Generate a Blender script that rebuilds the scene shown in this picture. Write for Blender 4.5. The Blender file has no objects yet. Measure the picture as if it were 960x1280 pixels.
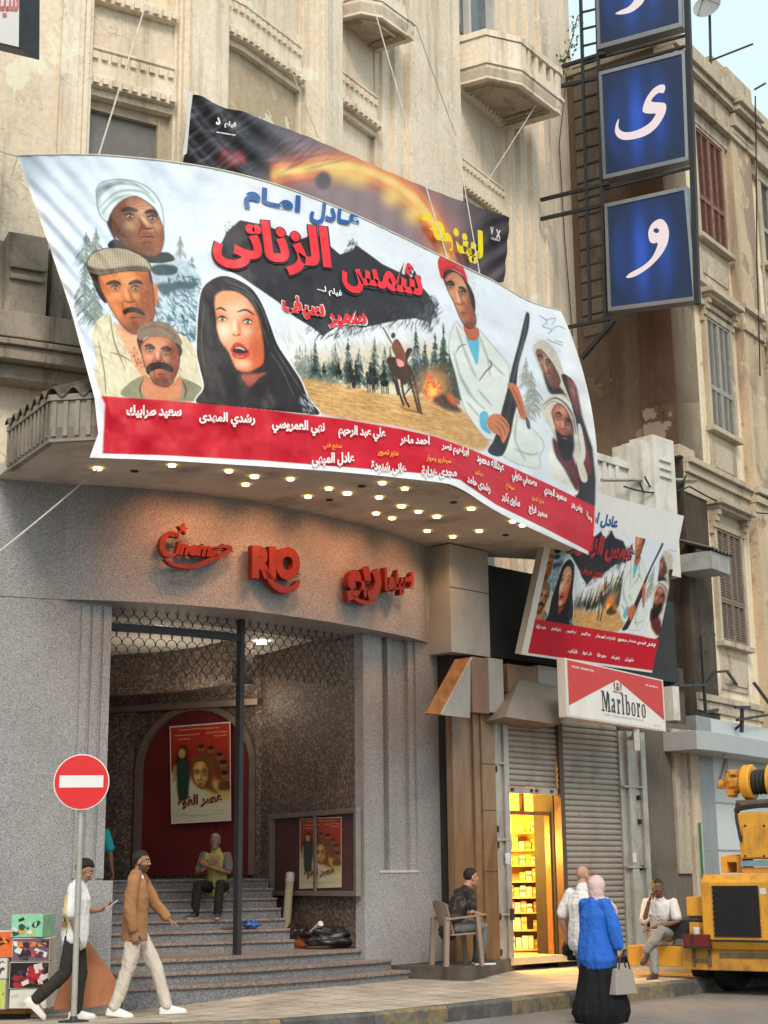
import bpy, bmesh, math, random
import numpy as np
from mathutils import Vector, Matrix, noise as mnoise

# ---------------------------------------------------------------- camera, sky, sun, exposure
SC = bpy.context.scene
COL = SC.collection
PI = math.pi
F = 1900.0; TH = math.atan(456/1900); CZ = 1.55; ROLL = math.radians(0.6)
cam_d = bpy.data.cameras.new('camera'); cam = bpy.data.objects.new('camera', cam_d); COL.objects.link(cam)
cam_d.sensor_fit = 'VERTICAL'; cam_d.sensor_height = 36.0; cam_d.lens = 36.0*F/1280.0
cam_d.clip_start = .1; cam_d.clip_end = 2000
cam.matrix_world = Matrix.Translation((0, 0, CZ)) @ Matrix.Rotation(PI/2 + TH, 4, 'X') @ Matrix.Rotation(-ROLL, 4, 'Z')
SC.camera = cam

SUN_EL, SUN_AZ = math.radians(44), math.radians(172)     # azimuth clockwise from +Y
world = bpy.data.worlds.new('World'); SC.world = world; world.use_nodes = True
wn = world.node_tree; bg = wn.nodes['Background']
sky = wn.nodes.new('ShaderNodeTexSky'); sky.sky_type = 'NISHITA'; sky.sun_disc = False
sky.sun_elevation = SUN_EL; sky.sun_rotation = SUN_AZ
sky.air_density = 1.0; sky.dust_density = 5.0; sky.ozone_density = 1.0
hz = wn.nodes.new('ShaderNodeMix'); hz.data_type = 'RGBA'; hz.inputs[0].default_value = .72; hz.inputs[7].default_value = (5.5, 6.8, 6.9, 1)   # thin bright cloud over the whole sky
wn.links.new(sky.outputs[0], hz.inputs[6]); wn.links.new(hz.outputs[2], bg.inputs[0]); bg.inputs[1].default_value = .13
sun_d = bpy.data.lights.new('sun', 'SUN'); sun = bpy.data.objects.new('sun', sun_d); COL.objects.link(sun)
sun_d.energy = 1.45; sun_d.angle = math.radians(15); sun_d.color = (1.0, .90, .79)
sun.rotation_euler = Vector((-math.sin(SUN_AZ)*math.cos(SUN_EL), -math.cos(SUN_AZ)*math.cos(SUN_EL), -math.sin(SUN_EL))).to_track_quat('-Z', 'Y').to_euler()
SC.view_settings.view_transform = 'Standard'; SC.view_settings.look = 'None'
SC.view_settings.exposure = .5; SC.view_settings.gamma = 1
SC.render.engine = 'CYCLES'
SC.cycles.use_denoising = True; SC.cycles.max_bounces = 6; SC.cycles.caustics_reflective = False; SC.cycles.caustics_refractive = False
random.seed(5)
RNG = np.random.default_rng(11)

# ---------------------------------------------------------------- surveying: sight lines of the photograph
_cr, _sr = math.cos(ROLL), math.sin(ROLL)
def ray(px, py):
    u = (np.asarray(px, float) - 480)/F; v = (640 - np.asarray(py, float))/F
    a = u*_cr + v*_sr; b = -u*_sr + v*_cr
    return np.stack([a + 0*b, math.cos(TH) - b*math.sin(TH) + 0*a, math.sin(TH) + b*math.cos(TH) + 0*a], -1)
def on_z(px, py, z):
    r = ray(px, py); return r*((z - CZ)/r[..., 2])[..., None] + np.array([0, 0, CZ])
def at_y(px, py, y):
    r = ray(px, py); return r*(y/r[..., 1])[..., None] + np.array([0, 0, CZ])

class Plan:                                   # a wall line in plan; s runs left to right, +off is towards the street
    def __init__(s, pts):
        s.p = np.asarray(pts, float); d = np.diff(s.p, axis=0); L = np.linalg.norm(d, axis=1)
        s.s = np.concatenate([[0], np.cumsum(L)]); d = d/L[:, None]
        n = np.stack([d[:, 1], -d[:, 0]], 1)
        s.n = np.vstack([n[:1], n[:-1] + n[1:], n[-1:]]); s.n /= np.linalg.norm(s.n, axis=1)[:, None]
        s.len = s.s[-1]
    def at(s, t, off=0.):
        x = np.interp(t, s.s, s.p[:, 0]); y = np.interp(t, s.s, s.p[:, 1])
        nx = np.interp(t, s.s, s.n[:, 0]); ny = np.interp(t, s.s, s.n[:, 1])
        return np.array([x + nx*off, y + ny*off])
    def hit(s, px, py, off=0.):               # (s, z) where the sight line meets the wall
        r = ray(px, py); q = s.p + s.n*off; best = None
        for i in range(len(q)-1):
            a, b = q[i], q[i+1]; e = b - a
            den = r[0]*e[1] - r[1]*e[0]
            if abs(den) < 1e-9: continue
            t = (a[0]*e[1] - a[1]*e[0])/den
            k = (a[0]*r[1] - a[1]*r[0])/den
            lo = -1e9 if i == 0 else -1e-6; hi = 1e9 if i == len(q)-2 else 1 + 1e-6
            if t > 0 and lo <= k <= hi and (best is None or t < best[0]):
                best = (t, s.s[i] + k*(s.s[i+1]-s.s[i]), CZ + t*r[2])
        return best[1], best[2]
    def S(s, px, py, off=0.): return s.hit(px, py, off)[0]
    def Z(s, px, py, off=0.): return s.hit(px, py, off)[1]
    def pt(s, t, z, off=0.): x, y = s.ext(t, off); return np.array([x, y, z])
    def ext(s, t, off=0.):                    # like at(), extrapolating past the ends
        if t < 0: d = (s.p[1]-s.p[0])/s.s[1]; b = s.p[0] + d*t; return b + s.n[0]*off
        if t > s.len: d = (s.p[-1]-s.p[-2])/(s.s[-1]-s.s[-2]); b = s.p[-1] + d*(t-s.len); return b + s.n[-1]*off
        return s.at(t, off)

# ---------------------------------------------------------------- objects
ROOTM = {}
def tag(o, label=None, cat=None, group=None, kind=None):
    if label: o['label'] = label
    if cat: o['category'] = cat
    if group: o['group'] = group
    if kind: o['kind'] = kind
    return o
def thing(name, loc, label, cat, rz=0., group=None):
    o = bpy.data.objects.new(name, None); COL.objects.link(o); o.empty_display_size = .2
    o.location = loc; o.rotation_euler = (0, 0, rz)
    ROOTM[o.name] = Matrix.Translation(Vector([float(v) for v in loc])) @ Matrix.Rotation(rz, 4, 'Z')
    return tag(o, label, cat, group)

class MB:
    def __init__(s): s.v = []; s.f = []; s.mi = []; s.cur = 0
    def add(s, vs, fs):
        o = len(s.v); s.v.extend([tuple(float(c) for c in v) for v in vs]); s.f.extend([tuple(i+o for i in f) for f in fs]); s.mi.extend([s.cur]*len(fs)); return s
    def box(s, c, d, rz=0., R=None):
        x, y, z = d[0]/2, d[1]/2, d[2]/2
        M = R if R is not None else Matrix.Rotation(rz, 3, 'Z')
        vs = [Vector(c) + M @ Vector((a*x, b*y, e*z)) for e in (-1, 1) for a, b in ((-1, -1), (1, -1), (1, 1), (-1, 1))]
        return s.add(vs, [(3, 2, 1, 0), (4, 5, 6, 7), (0, 1, 5, 4), (1, 2, 6, 5), (2, 3, 7, 6), (3, 0, 4, 7)])
    def hexa(s, b, t):                         # bottom loop, top loop
        n = len(b); return s.add(list(b)+list(t), [tuple(range(n))[::-1], tuple(range(n, 2*n))] + [(i, (i+1) % n, n+(i+1) % n, n+i) for i in range(n)])
    def prism(s, poly, z0, z1): return s.hexa([(p[0], p[1], z0) for p in poly], [(p[0], p[1], z1) for p in poly])
    def slab3(s, quad, th):                    # a plate from a 3-D polygon, thickened along its back side
        q = [np.asarray(p, float) for p in quad]; n = np.cross(q[1]-q[0], q[-1]-q[0]); n = n/np.linalg.norm(n)*th
        return s.hexa([p - n for p in q], q)
    def tube(s, P, r, n=8, cap=True):
        P = [Vector([float(c) for c in p]) for p in P]; m = len(P); R = r if hasattr(r, '__len__') else [r]*m
        up = None; vs = []
        for i in range(m):
            t = (P[min(i+1, m-1)] - P[max(i-1, 0)]).normalized()
            if up is None: up = Vector((0, 0, 1)) if abs(t.z) < .9 else Vector((1, 0, 0))
            a = t.cross(up); a = a.normalized() if a.length > 1e-6 else t.orthogonal().normalized(); b = a.cross(t).normalized(); up = b
            for k in range(n):
                an = 2*PI*k/n; vs.append(P[i] + (a*math.cos(an) + b*math.sin(an))*R[i])
        fs = [(i*n+k, i*n+(k+1) % n, (i+1)*n+(k+1) % n, (i+1)*n+k) for i in range(m-1) for k in range(n)]
        if cap: fs += [tuple(range(n))[::-1], tuple(range((m-1)*n, m*n))]
        return s.add(vs, fs)
    def bar(s, a, b, w, h=None):               # square bar between two points
        a, b = Vector([float(c) for c in a]), Vector([float(c) for c in b]); h = h or w; t = (b-a).normalized()
        u = t.cross(Vector((0, 0, 1))); u = u.normalized() if u.length > 1e-4 else Vector((1, 0, 0)); v = u.cross(t).normalized()
        o = [(-u*w - v*h)/2, (u*w - v*h)/2, (u*w + v*h)/2, (-u*w + v*h)/2]
        return s.hexa([a + q for q in o], [b + q for q in o])
    def lathe(s, prof, c, n=16, axis=None):
        vs = []; M = Vector((0, 0, 1)).rotation_difference(Vector(axis)).to_matrix() if axis is not None else Matrix.Identity(3)
        for r, z in prof:
            for k in range(n): vs.append(Vector(c) + M @ Vector((r*math.cos(2*PI*k/n), r*math.sin(2*PI*k/n), z)))
        m = len(prof); fs = [(i*n+k, i*n+(k+1) % n, (i+1)*n+(k+1) % n, (i+1)*n+k) for i in range(m-1) for k in range(n)]
        return s.add(vs, fs + [tuple(range(n))[::-1], tuple(range((m-1)*n, m*n))])
    def ell(s, c, r, n=14, m=9, R=None):
        vs = []; R = R or Matrix.Identity(3)
        for i in range(m+1):
            t = PI*(i+.02)/(m+.04)
            for k in range(n): vs.append(Vector(c) + R @ Vector((r[0]*math.sin(t)*math.cos(2*PI*k/n), r[1]*math.sin(t)*math.sin(2*PI*k/n), -r[2]*math.cos(t))))
        fs = [(i*n+k, i*n+(k+1) % n, (i+1)*n+(k+1) % n, (i+1)*n+k) for i in range(m) for k in range(n)]
        return s.add(vs, fs + [tuple(range(n))[::-1], tuple(range(m*n, (m+1)*n))])
    def wall(s, plan, s0, s1, z0, z1, o0, o1, step=.5, topo=None):   # slab following a plan line, from off o0 (back) to o1 (front)
        a, b = min(s0, s1), max(s0, s1)
        if b - a < 1e-4 or z1 <= z0: return s
        k = sorted(set([a, b] + [t for t in plan.s if a + .02 < t < b - .02]))
        ss = [k[0]]
        for q in k[1:]:
            n = max(1, int(math.ceil((q - ss[-1])/step))); p0 = ss[-1]; ss += [p0 + (q-p0)*(i+1)/n for i in range(n)]
        n = len(ss); vs = []
        for i, t in enumerate(ss):
            f = o1(t) if callable(o1) else o1; g = o0
            p, q = plan.ext(t, g), plan.ext(t, f)
            vs += [(p[0], p[1], z0), (q[0], q[1], z0), (q[0], q[1], z1), (p[0], p[1], z1)]
        fs = [(0, 1, 2, 3), (4*n-1, 4*n-2, 4*n-3, 4*n-4)]
        for i in range(n-1):
            for j in range(4): fs.append((4*i+j, 4*(i+1)+j, 4*(i+1)+(j+1) % 4, 4*i+(j+1) % 4))
        return s.add(vs, fs)
    def build(s, name, m=None, parent=None, local=False, bevel=0., smooth=False, bseg=2):
        me = bpy.data.meshes.new(name)
        V = np.array(s.v, float) if s.v else np.zeros((0, 3))
        rt = parent
        while rt is not None and rt.parent is not None: rt = rt.parent
        if rt is not None and not local and rt.name in ROOTM:
            Mi = np.array(ROOTM[rt.name].inverted()); V = V @ Mi[:3, :3].T + Mi[:3, 3]
        me.from_pydata([tuple(v) for v in V], [], s.f)
        ms = m if isinstance(m, (list, tuple)) else [m]
        for q in ms:
            if q is not None: me.materials.append(q)
        if len(ms) > 1: me.polygons.foreach_set('material_index', s.mi)
        b = bmesh.new(); b.from_mesh(me); bmesh.ops.recalc_face_normals(b, faces=b.faces)
        if bevel:
            es = [e for e in b.edges if len(e.link_faces) == 2 and e.calc_face_angle(0) > .5]
            try: bmesh.ops.bevel(b, geom=es, offset=bevel, segments=bseg, profile=.6, affect='EDGES', clamp_overlap=True)
            except Exception: pass
        b.to_mesh(me); b.free()
        if smooth:
            me.polygons.foreach_set('use_smooth', [True]*len(me.polygons))
            if smooth != 'all':
                try: me.set_sharp_from_angle(angle=math.radians(40))
                except Exception: pass
        o = bpy.data.objects.new(name, me); COL.objects.link(o)
        if parent is not None: o.parent = parent
        return o

def copy_tree(o, parent=None, loc=None, rz=None, label=None):
    c = o.copy(); COL.objects.link(c)
    if parent is not None: c.parent = parent
    if loc is not None: c.location = loc
    if rz is not None: c.rotation_euler = (0, 0, rz)
    if label: c['label'] = label
    for ch in list(o.children): copy_tree(ch, c)
    return c

# ---------------------------------------------------------------- materials
MATS = {}
def srgb(*c):
    c = [v/255. for v in c]; return tuple(v/12.92 if v <= .04045 else ((v+.055)/1.055)**2.4 for v in c)
class NT:
    def __init__(s, name):
        s.m = bpy.data.materials.new(name); s.m.use_nodes = True; s.t = s.m.node_tree; s.b = s.t.nodes['Principled BSDF']
        s.co = s.t.nodes.new('ShaderNodeTexCoord').outputs['Object']
    def n(s, t, **k):
        o = s.t.nodes.new(t)
        for a, v in k.items(): setattr(o, a, v)
        return o
    def l(s, a, b): s.t.links.new(a, b)
    def map(s, scale): o = s.n('ShaderNodeMapping'); o.inputs['Scale'].default_value = scale; s.l(s.co, o.inputs[0]); return o.outputs[0]
    def noise(s, sc, det=5, rough=.6, stretch=None, dist=0):
        o = s.n('ShaderNodeTexNoise'); o.inputs['Scale'].default_value = sc; o.inputs['Detail'].default_value = det; o.inputs['Roughness'].default_value = rough; o.inputs['Distortion'].default_value = dist
        s.l(s.map(stretch) if stretch else s.co, o.inputs['Vector']); return o.outputs['Fac']
    def ramp(s, fac, stops, const=False):
        o = s.n('ShaderNodeValToRGB'); e = o.color_ramp.elements
        if const: o.color_ramp.interpolation = 'CONSTANT'
        while len(e) < len(stops): e.new(.5)
        for q, (p, c) in zip(e, stops): q.position = p; q.color = (*c, 1) if hasattr(c, '__len__') else (c, c, c, 1)
        s.l(fac, o.inputs[0]); return o.outputs[0]
    def mix(s, fac, a, b, mode='MIX'):
        o = s.n('ShaderNodeMix', data_type='RGBA', blend_type=mode)
        for i, v in ((0, fac), (6, a), (7, b)):
            if isinstance(v, bpy.types.NodeSocket): s.l(v, o.inputs[i])
            else: o.inputs[i].default_value = v if i == 0 else (*v[:3], 1)
        return o.outputs[2]
    def done(s, col, rough=.8, bump=None, bstr=.3, bdist=.01, metal=0., spec=.4, rvar=None):
        if isinstance(col, bpy.types.NodeSocket): s.l(col, s.b.inputs['Base Color'])
        else: s.b.inputs['Base Color'].default_value = (*col, 1)
        if isinstance(rough, bpy.types.NodeSocket): s.l(rough, s.b.inputs['Roughness'])
        else: s.b.inputs['Roughness'].default_value = rough
        s.b.inputs['Metallic'].default_value = metal; s.b.inputs['Specular IOR Level'].default_value = spec
        if bump is not None:
            o = s.n('ShaderNodeBump'); o.inputs['Strength'].default_value = bstr; o.inputs['Distance'].default_value = bdist
            s.l(bump, o.inputs['Height']); s.l(o.outputs[0], s.b.inputs['Normal'])
        return s.m

def m_plain(name, c, rough=.6, var=.18, sc=9, bump=.15, metal=0., spec=.4, bsc=60, dirt=None, dsc=2., damt=.5):
    if name in MATS: return MATS[name]
    t = NT(name); f = t.noise(sc, 6, .65)
    col = t.ramp(f, [(.3, tuple(v*(1-var) for v in c)), (.7, tuple(min(1, v*(1+var)) for v in c))])
    if dirt:
        g = t.ramp(t.noise(dsc, 8, .7, (1, 1, .45)), [(.5, 0), (.72, damt)]); col = t.mix(g, col, dirt)
    MATS[name] = t.done(col, rough, t.noise(bsc, 4) if bump else None, bump, .006, metal, spec); return MATS[name]

def m_plaster(name, c, c2, dirt, dirt_amt=.6, dsc=.9, patch=None, patch_t=.62, bump=.35, streak=.6):
    t = NT(name)
    col = t.ramp(t.noise(.55, 8, .62), [(.35, c), (.65, c2)])
    fine = t.ramp(t.noise(14, 6, .7), [(.2, .78), (.8, 1.16)]); col = t.mix(1., col, fine, 'MULTIPLY')
    st = t.ramp(t.noise(2.2, 8, .72, (1, 1, .07)), [(.53, 0), (.66, streak)]); col = t.mix(st, col, dirt)
    bl = t.ramp(t.noise(dsc, 10, .74, (1, 1, .6), .6), [(.55, 0), (.74, dirt_amt)]); col = t.mix(bl, col, dirt)
    ck = t.ramp(t.noise(.8, 6, .58, None, 1.), [(.4955, 0), (.5, .5), (.5045, 0)]); ck = t.mix(1., ck, t.ramp(t.noise(.33, 3), [(.52, 0), (.60, 1)]), 'MULTIPLY'); col = t.mix(ck, col, tuple(v*.8 for v in dirt))
    pt_ = t.ramp(t.noise(1.7, 7, .65, (1, 1, .8), .5), [(.60, 0), (.63, .45)]); col = t.mix(pt_, col, tuple(min(.85, v*1.25) for v in c))
    sp2 = t.ramp(t.noise(5.5, 8, .75), [(.62, 0), (.72, .22)]); col = t.mix(sp2, col, dirt)
    h = t.noise(30, 6, .7)
    if patch:
        pm = t.ramp(t.noise(.8, 9, .6, None, .4), [(patch_t, 0), (patch_t + .012, 1)]); col = t.mix(pm, col, patch)
    return t.done(col, .9, h, bump, .012, 0, .2)

def m_speck(name, cols, sc, rough=.35, bump=.05, spec=.45, stain=None):
    t = NT(name); v = t.n('ShaderNodeTexVoronoi'); v.inputs['Scale'].default_value = sc; t.l(t.co, v.inputs['Vector'])
    sp = t.n('ShaderNodeSeparateColor'); t.l(v.outputs['Color'], sp.inputs[0])
    n = len(cols); col = t.ramp(sp.outputs[0], [((i+.02)/n, c) for i, c in enumerate(cols)], True)
    col = t.mix(.9, col, t.ramp(t.noise(.7, 6), [(.3, .80), (.7, 1.12)]), 'MULTIPLY')
    if stain:
        g = t.ramp(t.noise(1.3, 8, .7, (1, 1, .2)), [(.52, 0), (.75, .5)]); col = t.mix(g, col, stain)
    return t.done(col, rough, t.noise(80, 3), bump, .004, 0, spec)

def m_attr(name, attr='Col', rough=.55, bump=.1, bsc=120, spec=.3, dirty=0.):
    t = NT(name); a = t.n('ShaderNodeAttribute'); a.attribute_name = attr
    col = a.outputs['Color']
    if dirty: col = t.mix(1., col, t.ramp(t.noise(3, 7, .7), [(.25, 1-dirty), (.75, 1.)]), 'MULTIPLY')
    return t.done(col, rough, t.noise(bsc, 3), bump, .004, 0, spec)

def m_emit(name, c, st, var=0., sc=6):
    t = NT(name); t.done(c, .4)
    if var:
        col = t.ramp(t.noise(sc, 4), [(.3, tuple(v*(1-var) for v in c)), (.7, c)]); t.l(col, t.b.inputs['Emission Color']); t.l(col, t.b.inputs['Base Color'])
    else: t.b.inputs['Emission Color'].default_value = (*c, 1)
    t.b.inputs['Emission Strength'].default_value = st; return t.m

def m_glass(name, c=(.9, .95, .95), alpha=.12, rough=.03):
    t = NT(name); t.done(c, rough, None, 0, 0, 0, .6); t.b.inputs['Alpha'].default_value = alpha; return t.m

# ---------------------------------------------------------------- lettering (Arabic shaped into joined forms, laid left to right)
AR = {'ا': 'FE8D FE8E', 'أ': 'FE83 FE84', 'ب': 'FE8F FE90 FE91 FE92', 'ة': 'FE93 FE94', 'ت': 'FE95 FE96 FE97 FE98', 'ث': 'FE99 FE9A FE9B FE9C', 'ج': 'FE9D FE9E FE9F FEA0', 'ح': 'FEA1 FEA2 FEA3 FEA4', 'خ': 'FEA5 FEA6 FEA7 FEA8', 'د': 'FEA9 FEAA', 'ذ': 'FEAB FEAC', 'ر': 'FEAD FEAE', 'ز': 'FEAF FEB0', 'س': 'FEB1 FEB2 FEB3 FEB4', 'ش': 'FEB5 FEB6 FEB7 FEB8', 'ص': 'FEB9 FEBA FEBB FEBC', 'ط': 'FEC1 FEC2 FEC3 FEC4', 'ع': 'FEC9 FECA FECB FECC', 'ف': 'FED1 FED2 FED3 FED4', 'ق': 'FED5 FED6 FED7 FED8', 'ك': 'FED9 FEDA FEDB FEDC', 'ل': 'FEDD FEDE FEDF FEE0', 'م': 'FEE1 FEE2 FEE3 FEE4', 'ن': 'FEE5 FEE6 FEE7 FEE8', 'ه': 'FEE9 FEEA FEEB FEEC', 'و': 'FEED FEEE', 'ى': 'FEEF FEF0', 'ي': 'FEF1 FEF2 FEF3 FEF4', 'ؤ': 'FE85 FE86', 'ـ': '0640 0640 0640 0640'}
AR = {k: [chr(int(h, 16)) for h in v.split()] for k, v in AR.items()}
def shape_ar(t):
    if not any(c in AR for c in t): return t
    out = []
    for i, c in enumerate(t):
        if c not in AR: out.append(c); continue
        f = AR[c]; prev = i > 0 and t[i-1] in AR and len(AR[t[i-1]]) == 4; nxt = i+1 < len(t) and t[i+1] in AR and len(f) == 4
        out.append(f[3] if prev and nxt else f[1] if prev else f[2] if nxt else f[0])
    return ''.join(out[::-1])
_TX = {}
def text2d(s, bold=.0, res=3):
    """outline triangles of a word: vertices normalised so that x runs 0..1 over its width and y is in units of that width"""
    k = (s, bold, res)
    if k in _TX: return _TX[k]
    cu = bpy.data.curves.new('word', 'FONT'); cu.body = shape_ar(s); cu.size = 1; cu.offset = bold; cu.resolution_u = res
    ob = bpy.data.objects.new('word', cu); COL.objects.link(ob); bpy.context.view_layer.update()
    me = bpy.data.meshes.new_from_object(ob.evaluated_get(bpy.context.evaluated_depsgraph_get()))
    v = np.empty(len(me.vertices)*3); me.vertices.foreach_get('co', v); v = v.reshape(-1, 3)[:, :2].copy()
    f = [tuple(p.vertices) for p in me.polygons]
    bpy.data.objects.remove(ob); bpy.data.curves.remove(cu); bpy.data.meshes.remove(me)
    _TX[k] = (v, f); return v, f
def place_text(s, p0, p1, height, bold=.03, res=3, shear=0.):
    """word between two image-plane points: its box runs from p0 (left, bottom of box) to p1, 'height' tall"""
    v, f = text2d(s, bold, res); lo, hi = v.min(0), v.max(0)
    q = (v - lo)/(hi - lo); p0, p1 = np.asarray(p0, float), np.asarray(p1, float)
    up = np.asarray(height if hasattr(height, '__len__') else (0, -height), float)
    return p0 + q[:, :1]*(p1 - p0) + q[:, 1:]*up + 0, f
# ---------------------------------------------------------------- painting (printed canvases)
def lin(c):
    c = np.asarray(c, float) / 255.0
    return np.where(c <= .04045, c / 12.92, ((c + .055) / 1.055) ** 2.4)

def spline(P, closed=True, n=7):
    P = np.asarray(P, float); N = len(P); out = []
    for i in range(N if closed else N - 1):
        if closed: a, b, c, d = P[(i-1) % N], P[i], P[(i+1) % N], P[(i+2) % N]
        else: a, b, c, d = P[max(i-1, 0)], P[i], P[i+1], P[min(i+2, N-1)]
        for k in range(n):
            t = k / n
            out.append(.5 * ((2*b) + (c-a)*t + (2*a-5*b+4*c-d)*t*t + (3*b-a-3*c+d)*t**3))
    if not closed: out.append(P[-1])
    return np.array(out)

def boxblur(m, r):
    if r < 1: return m
    for ax in (0, 1):
        for _ in range(2):
            pad = [(0, 0), (0, 0)]; pad[ax] = (r + 1, r)
            c = np.cumsum(np.pad(m, pad, mode='edge'), axis=ax)
            n = m.shape[ax]
            m = (np.take(c, np.arange(n) + 2*r + 1, ax) - np.take(c, np.arange(n), ax)) / (2*r + 1)
    return m

def vnoise(H, W, cell, rng):
    gh, gw = int(H / cell) + 3, int(W / cell) + 3
    g = rng.random((gh, gw))
    y = np.arange(H) / cell; x = np.arange(W) / cell
    yi = y.astype(int); xi = x.astype(int)
    fy = (y - yi)[:, None]; fx = (x - xi)[None, :]
    fy = fy*fy*(3-2*fy); fx = fx*fx*(3-2*fx)
    a = g[yi][:, xi]; b = g[yi][:, xi+1]; c = g[yi+1][:, xi]; d = g[yi+1][:, xi+1]
    return (a*(1-fx) + b*fx)*(1-fy) + (c*(1-fx) + d*fx)*fy

class Canvas:
    SS = 3
    def __init__(s, x0, y0, x1, y1, k, bg):
        s.x0, s.y0, s.k = x0, y0, k
        s.W, s.H = int((x1-x0)*k), int((y1-y0)*k)
        s.a = np.empty((s.H, s.W, 3)); s.a[:] = bg
        s.rng = np.random.default_rng(7); s.T = lambda P: np.asarray(P, float); s.sc = 1.0
    def local(s, ox, oy, sc):           # the coordinates the next shapes are given in
        s.T = lambda P: np.asarray(P, float) / sc + np.array([ox, oy]); s.sc = 1.0 / sc
    def px(s, P): return (s.T(P) - np.array([s.x0, s.y0])) * s.k
    def mask(s, poly, soft=0):
        pad = int(soft*2) + 2
        lo = np.floor(poly.min(0)).astype(int) - pad; hi = np.ceil(poly.max(0)).astype(int) + pad
        X0, Y0 = max(lo[0], 0), max(lo[1], 0); X1, Y1 = min(hi[0], s.W), min(hi[1], s.H)
        if X1 <= X0 or Y1 <= Y0: return None
        SS = s.SS; h, w = (Y1-Y0)*SS, (X1-X0)*SS
        m = np.zeros((h, w), bool)
        P = (poly - np.array([X0, Y0])) * SS
        xs = np.arange(w) + .5
        Q = np.roll(P, -1, 0)
        for (ax, ay), (bx, by) in zip(P, Q):
            if ay == by: continue
            if ay > by: ax, ay, bx, by = bx, by, ax, ay
            r0, r1 = max(int(math.ceil(ay-.5)), 0), min(int(math.ceil(by-.5)), h)
            if r1 <= r0: continue
            yy = np.arange(r0, r1) + .5
            xc = ax + (yy-ay)*(bx-ax)/(by-ay)
            m[r0:r1] ^= xs[None, :] < xc[:, None]
        f = m.reshape(Y1-Y0, SS, X1-X0, SS).mean((1, 3))
        if soft >= 1: f = boxblur(f, int(soft))
        return (slice(Y0, Y1), slice(X0, X1)), f
    def fill(s, poly, col, soft=0, alpha=1., clip=None, tex=0., cell=3):
        r = s.mask(poly, soft)
        if r is None: return None
        sl, f = r; f = f * alpha
        if clip is not None: f = f * clip[sl]
        c = np.asarray(lin(col))[None, None, :]
        if tex:
            h, w = f.shape
            n = (vnoise(h, w, cell, s.rng)*.6 + vnoise(h, w, cell*2.7, s.rng)*.4 - .5) * 2 * tex
            c = np.clip(c * (1 + n[..., None]), 0, 1)
        s.a[sl] = s.a[sl]*(1-f[..., None]) + c*f[..., None]
        return r
    def shape(s, P, col, soft=0, alpha=1., smooth=True, clip=None, tex=0., cell=3):
        Q = s.px(P)
        return s.fill(spline(Q) if smooth else Q, col, soft*s.sc*s.k, alpha, clip, tex, cell)
    def blob(s, c, rx, ry, col, soft=0, alpha=1., rot=0, clip=None):
        t = np.linspace(0, 2*math.pi, 25)[:-1]; cr_, sr_ = math.cos(rot), math.sin(rot)
        x, y = rx*np.cos(t), ry*np.sin(t)
        s.shape(np.stack([c[0] + x*cr_ - y*sr_, c[1] + x*sr_ + y*cr_], 1), col, soft, alpha, False, clip)
    def stroke(s, P, w, col, soft=0, alpha=1., taper=True, clip=None):
        Q = spline(s.px(P), False); d = np.gradient(Q, axis=0)
        n = np.stack([-d[:, 1], d[:, 0]], 1); n /= np.linalg.norm(n, axis=1)[:, None] + 1e-9
        t = np.linspace(0, 1, len(Q))
        ww = w*s.sc*s.k*.5*((np.sin(t*math.pi)**.5*.85+.15) if taper else np.ones_like(t))
        s.fill(np.vstack([Q + n*ww[:, None], (Q - n*ww[:, None])[::-1]]), col, soft*s.sc*s.k, alpha, clip)
    def clipmask(s, P, soft=0, smooth=True):
        Q = s.px(P); m = np.zeros((s.H, s.W)); r = s.mask(spline(Q) if smooth else Q, soft*s.sc*s.k)
        if r: m[r[0]] = r[1]
        return m
    def hatch(s, P, n, length, w, cols, ang, jit=.25, alpha=.8, smooth=True):   # brush strokes inside an outline
        Q = s.px(P); Q = spline(Q) if smooth else Q
        r = s.mask(Q)
        if r is None: return
        sl, f = r; ys, xs = np.nonzero(f > .5)
        if not len(ys): return
        k = s.k*s.sc
        for i in s.rng.integers(0, len(ys), n):
            x, y = xs[i] + sl[1].start, ys[i] + sl[0].start
            a = ang + s.rng.normal(0, jit); L = length*k*s.rng.uniform(.5, 1.2)
            dx, dy = math.cos(a)*L/2, math.sin(a)*L/2; ww = w*k*s.rng.uniform(.5, 1.2)/2
            nx, ny = -math.sin(a)*ww, math.cos(a)*ww
            q = np.array([[x-dx, y-dy], [x+nx, y+ny], [x+dx, y+dy], [x-nx, y-ny]])
            s.fill(q, cols[s.rng.integers(len(cols))], 0, alpha)
    def sample(s, x, y, area=1):
        a = s.a if area <= 1 else boxb3(s.a, area)
        X = np.clip((np.asarray(x)-s.x0)*s.k - .5, 0, s.W-1.001); Y = np.clip((np.asarray(y)-s.y0)*s.k - .5, 0, s.H-1.001)
        xi, yi = X.astype(int), Y.astype(int); fx, fy = (X-xi)[..., None], (Y-yi)[..., None]
        return (a[yi, xi]*(1-fx) + a[yi, xi+1]*fx)*(1-fy) + (a[yi+1, xi]*(1-fx) + a[yi+1, xi+1]*fx)*fy

def boxb3(a, r): return np.stack([boxblur(a[..., i], r) for i in range(3)], -1)

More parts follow.
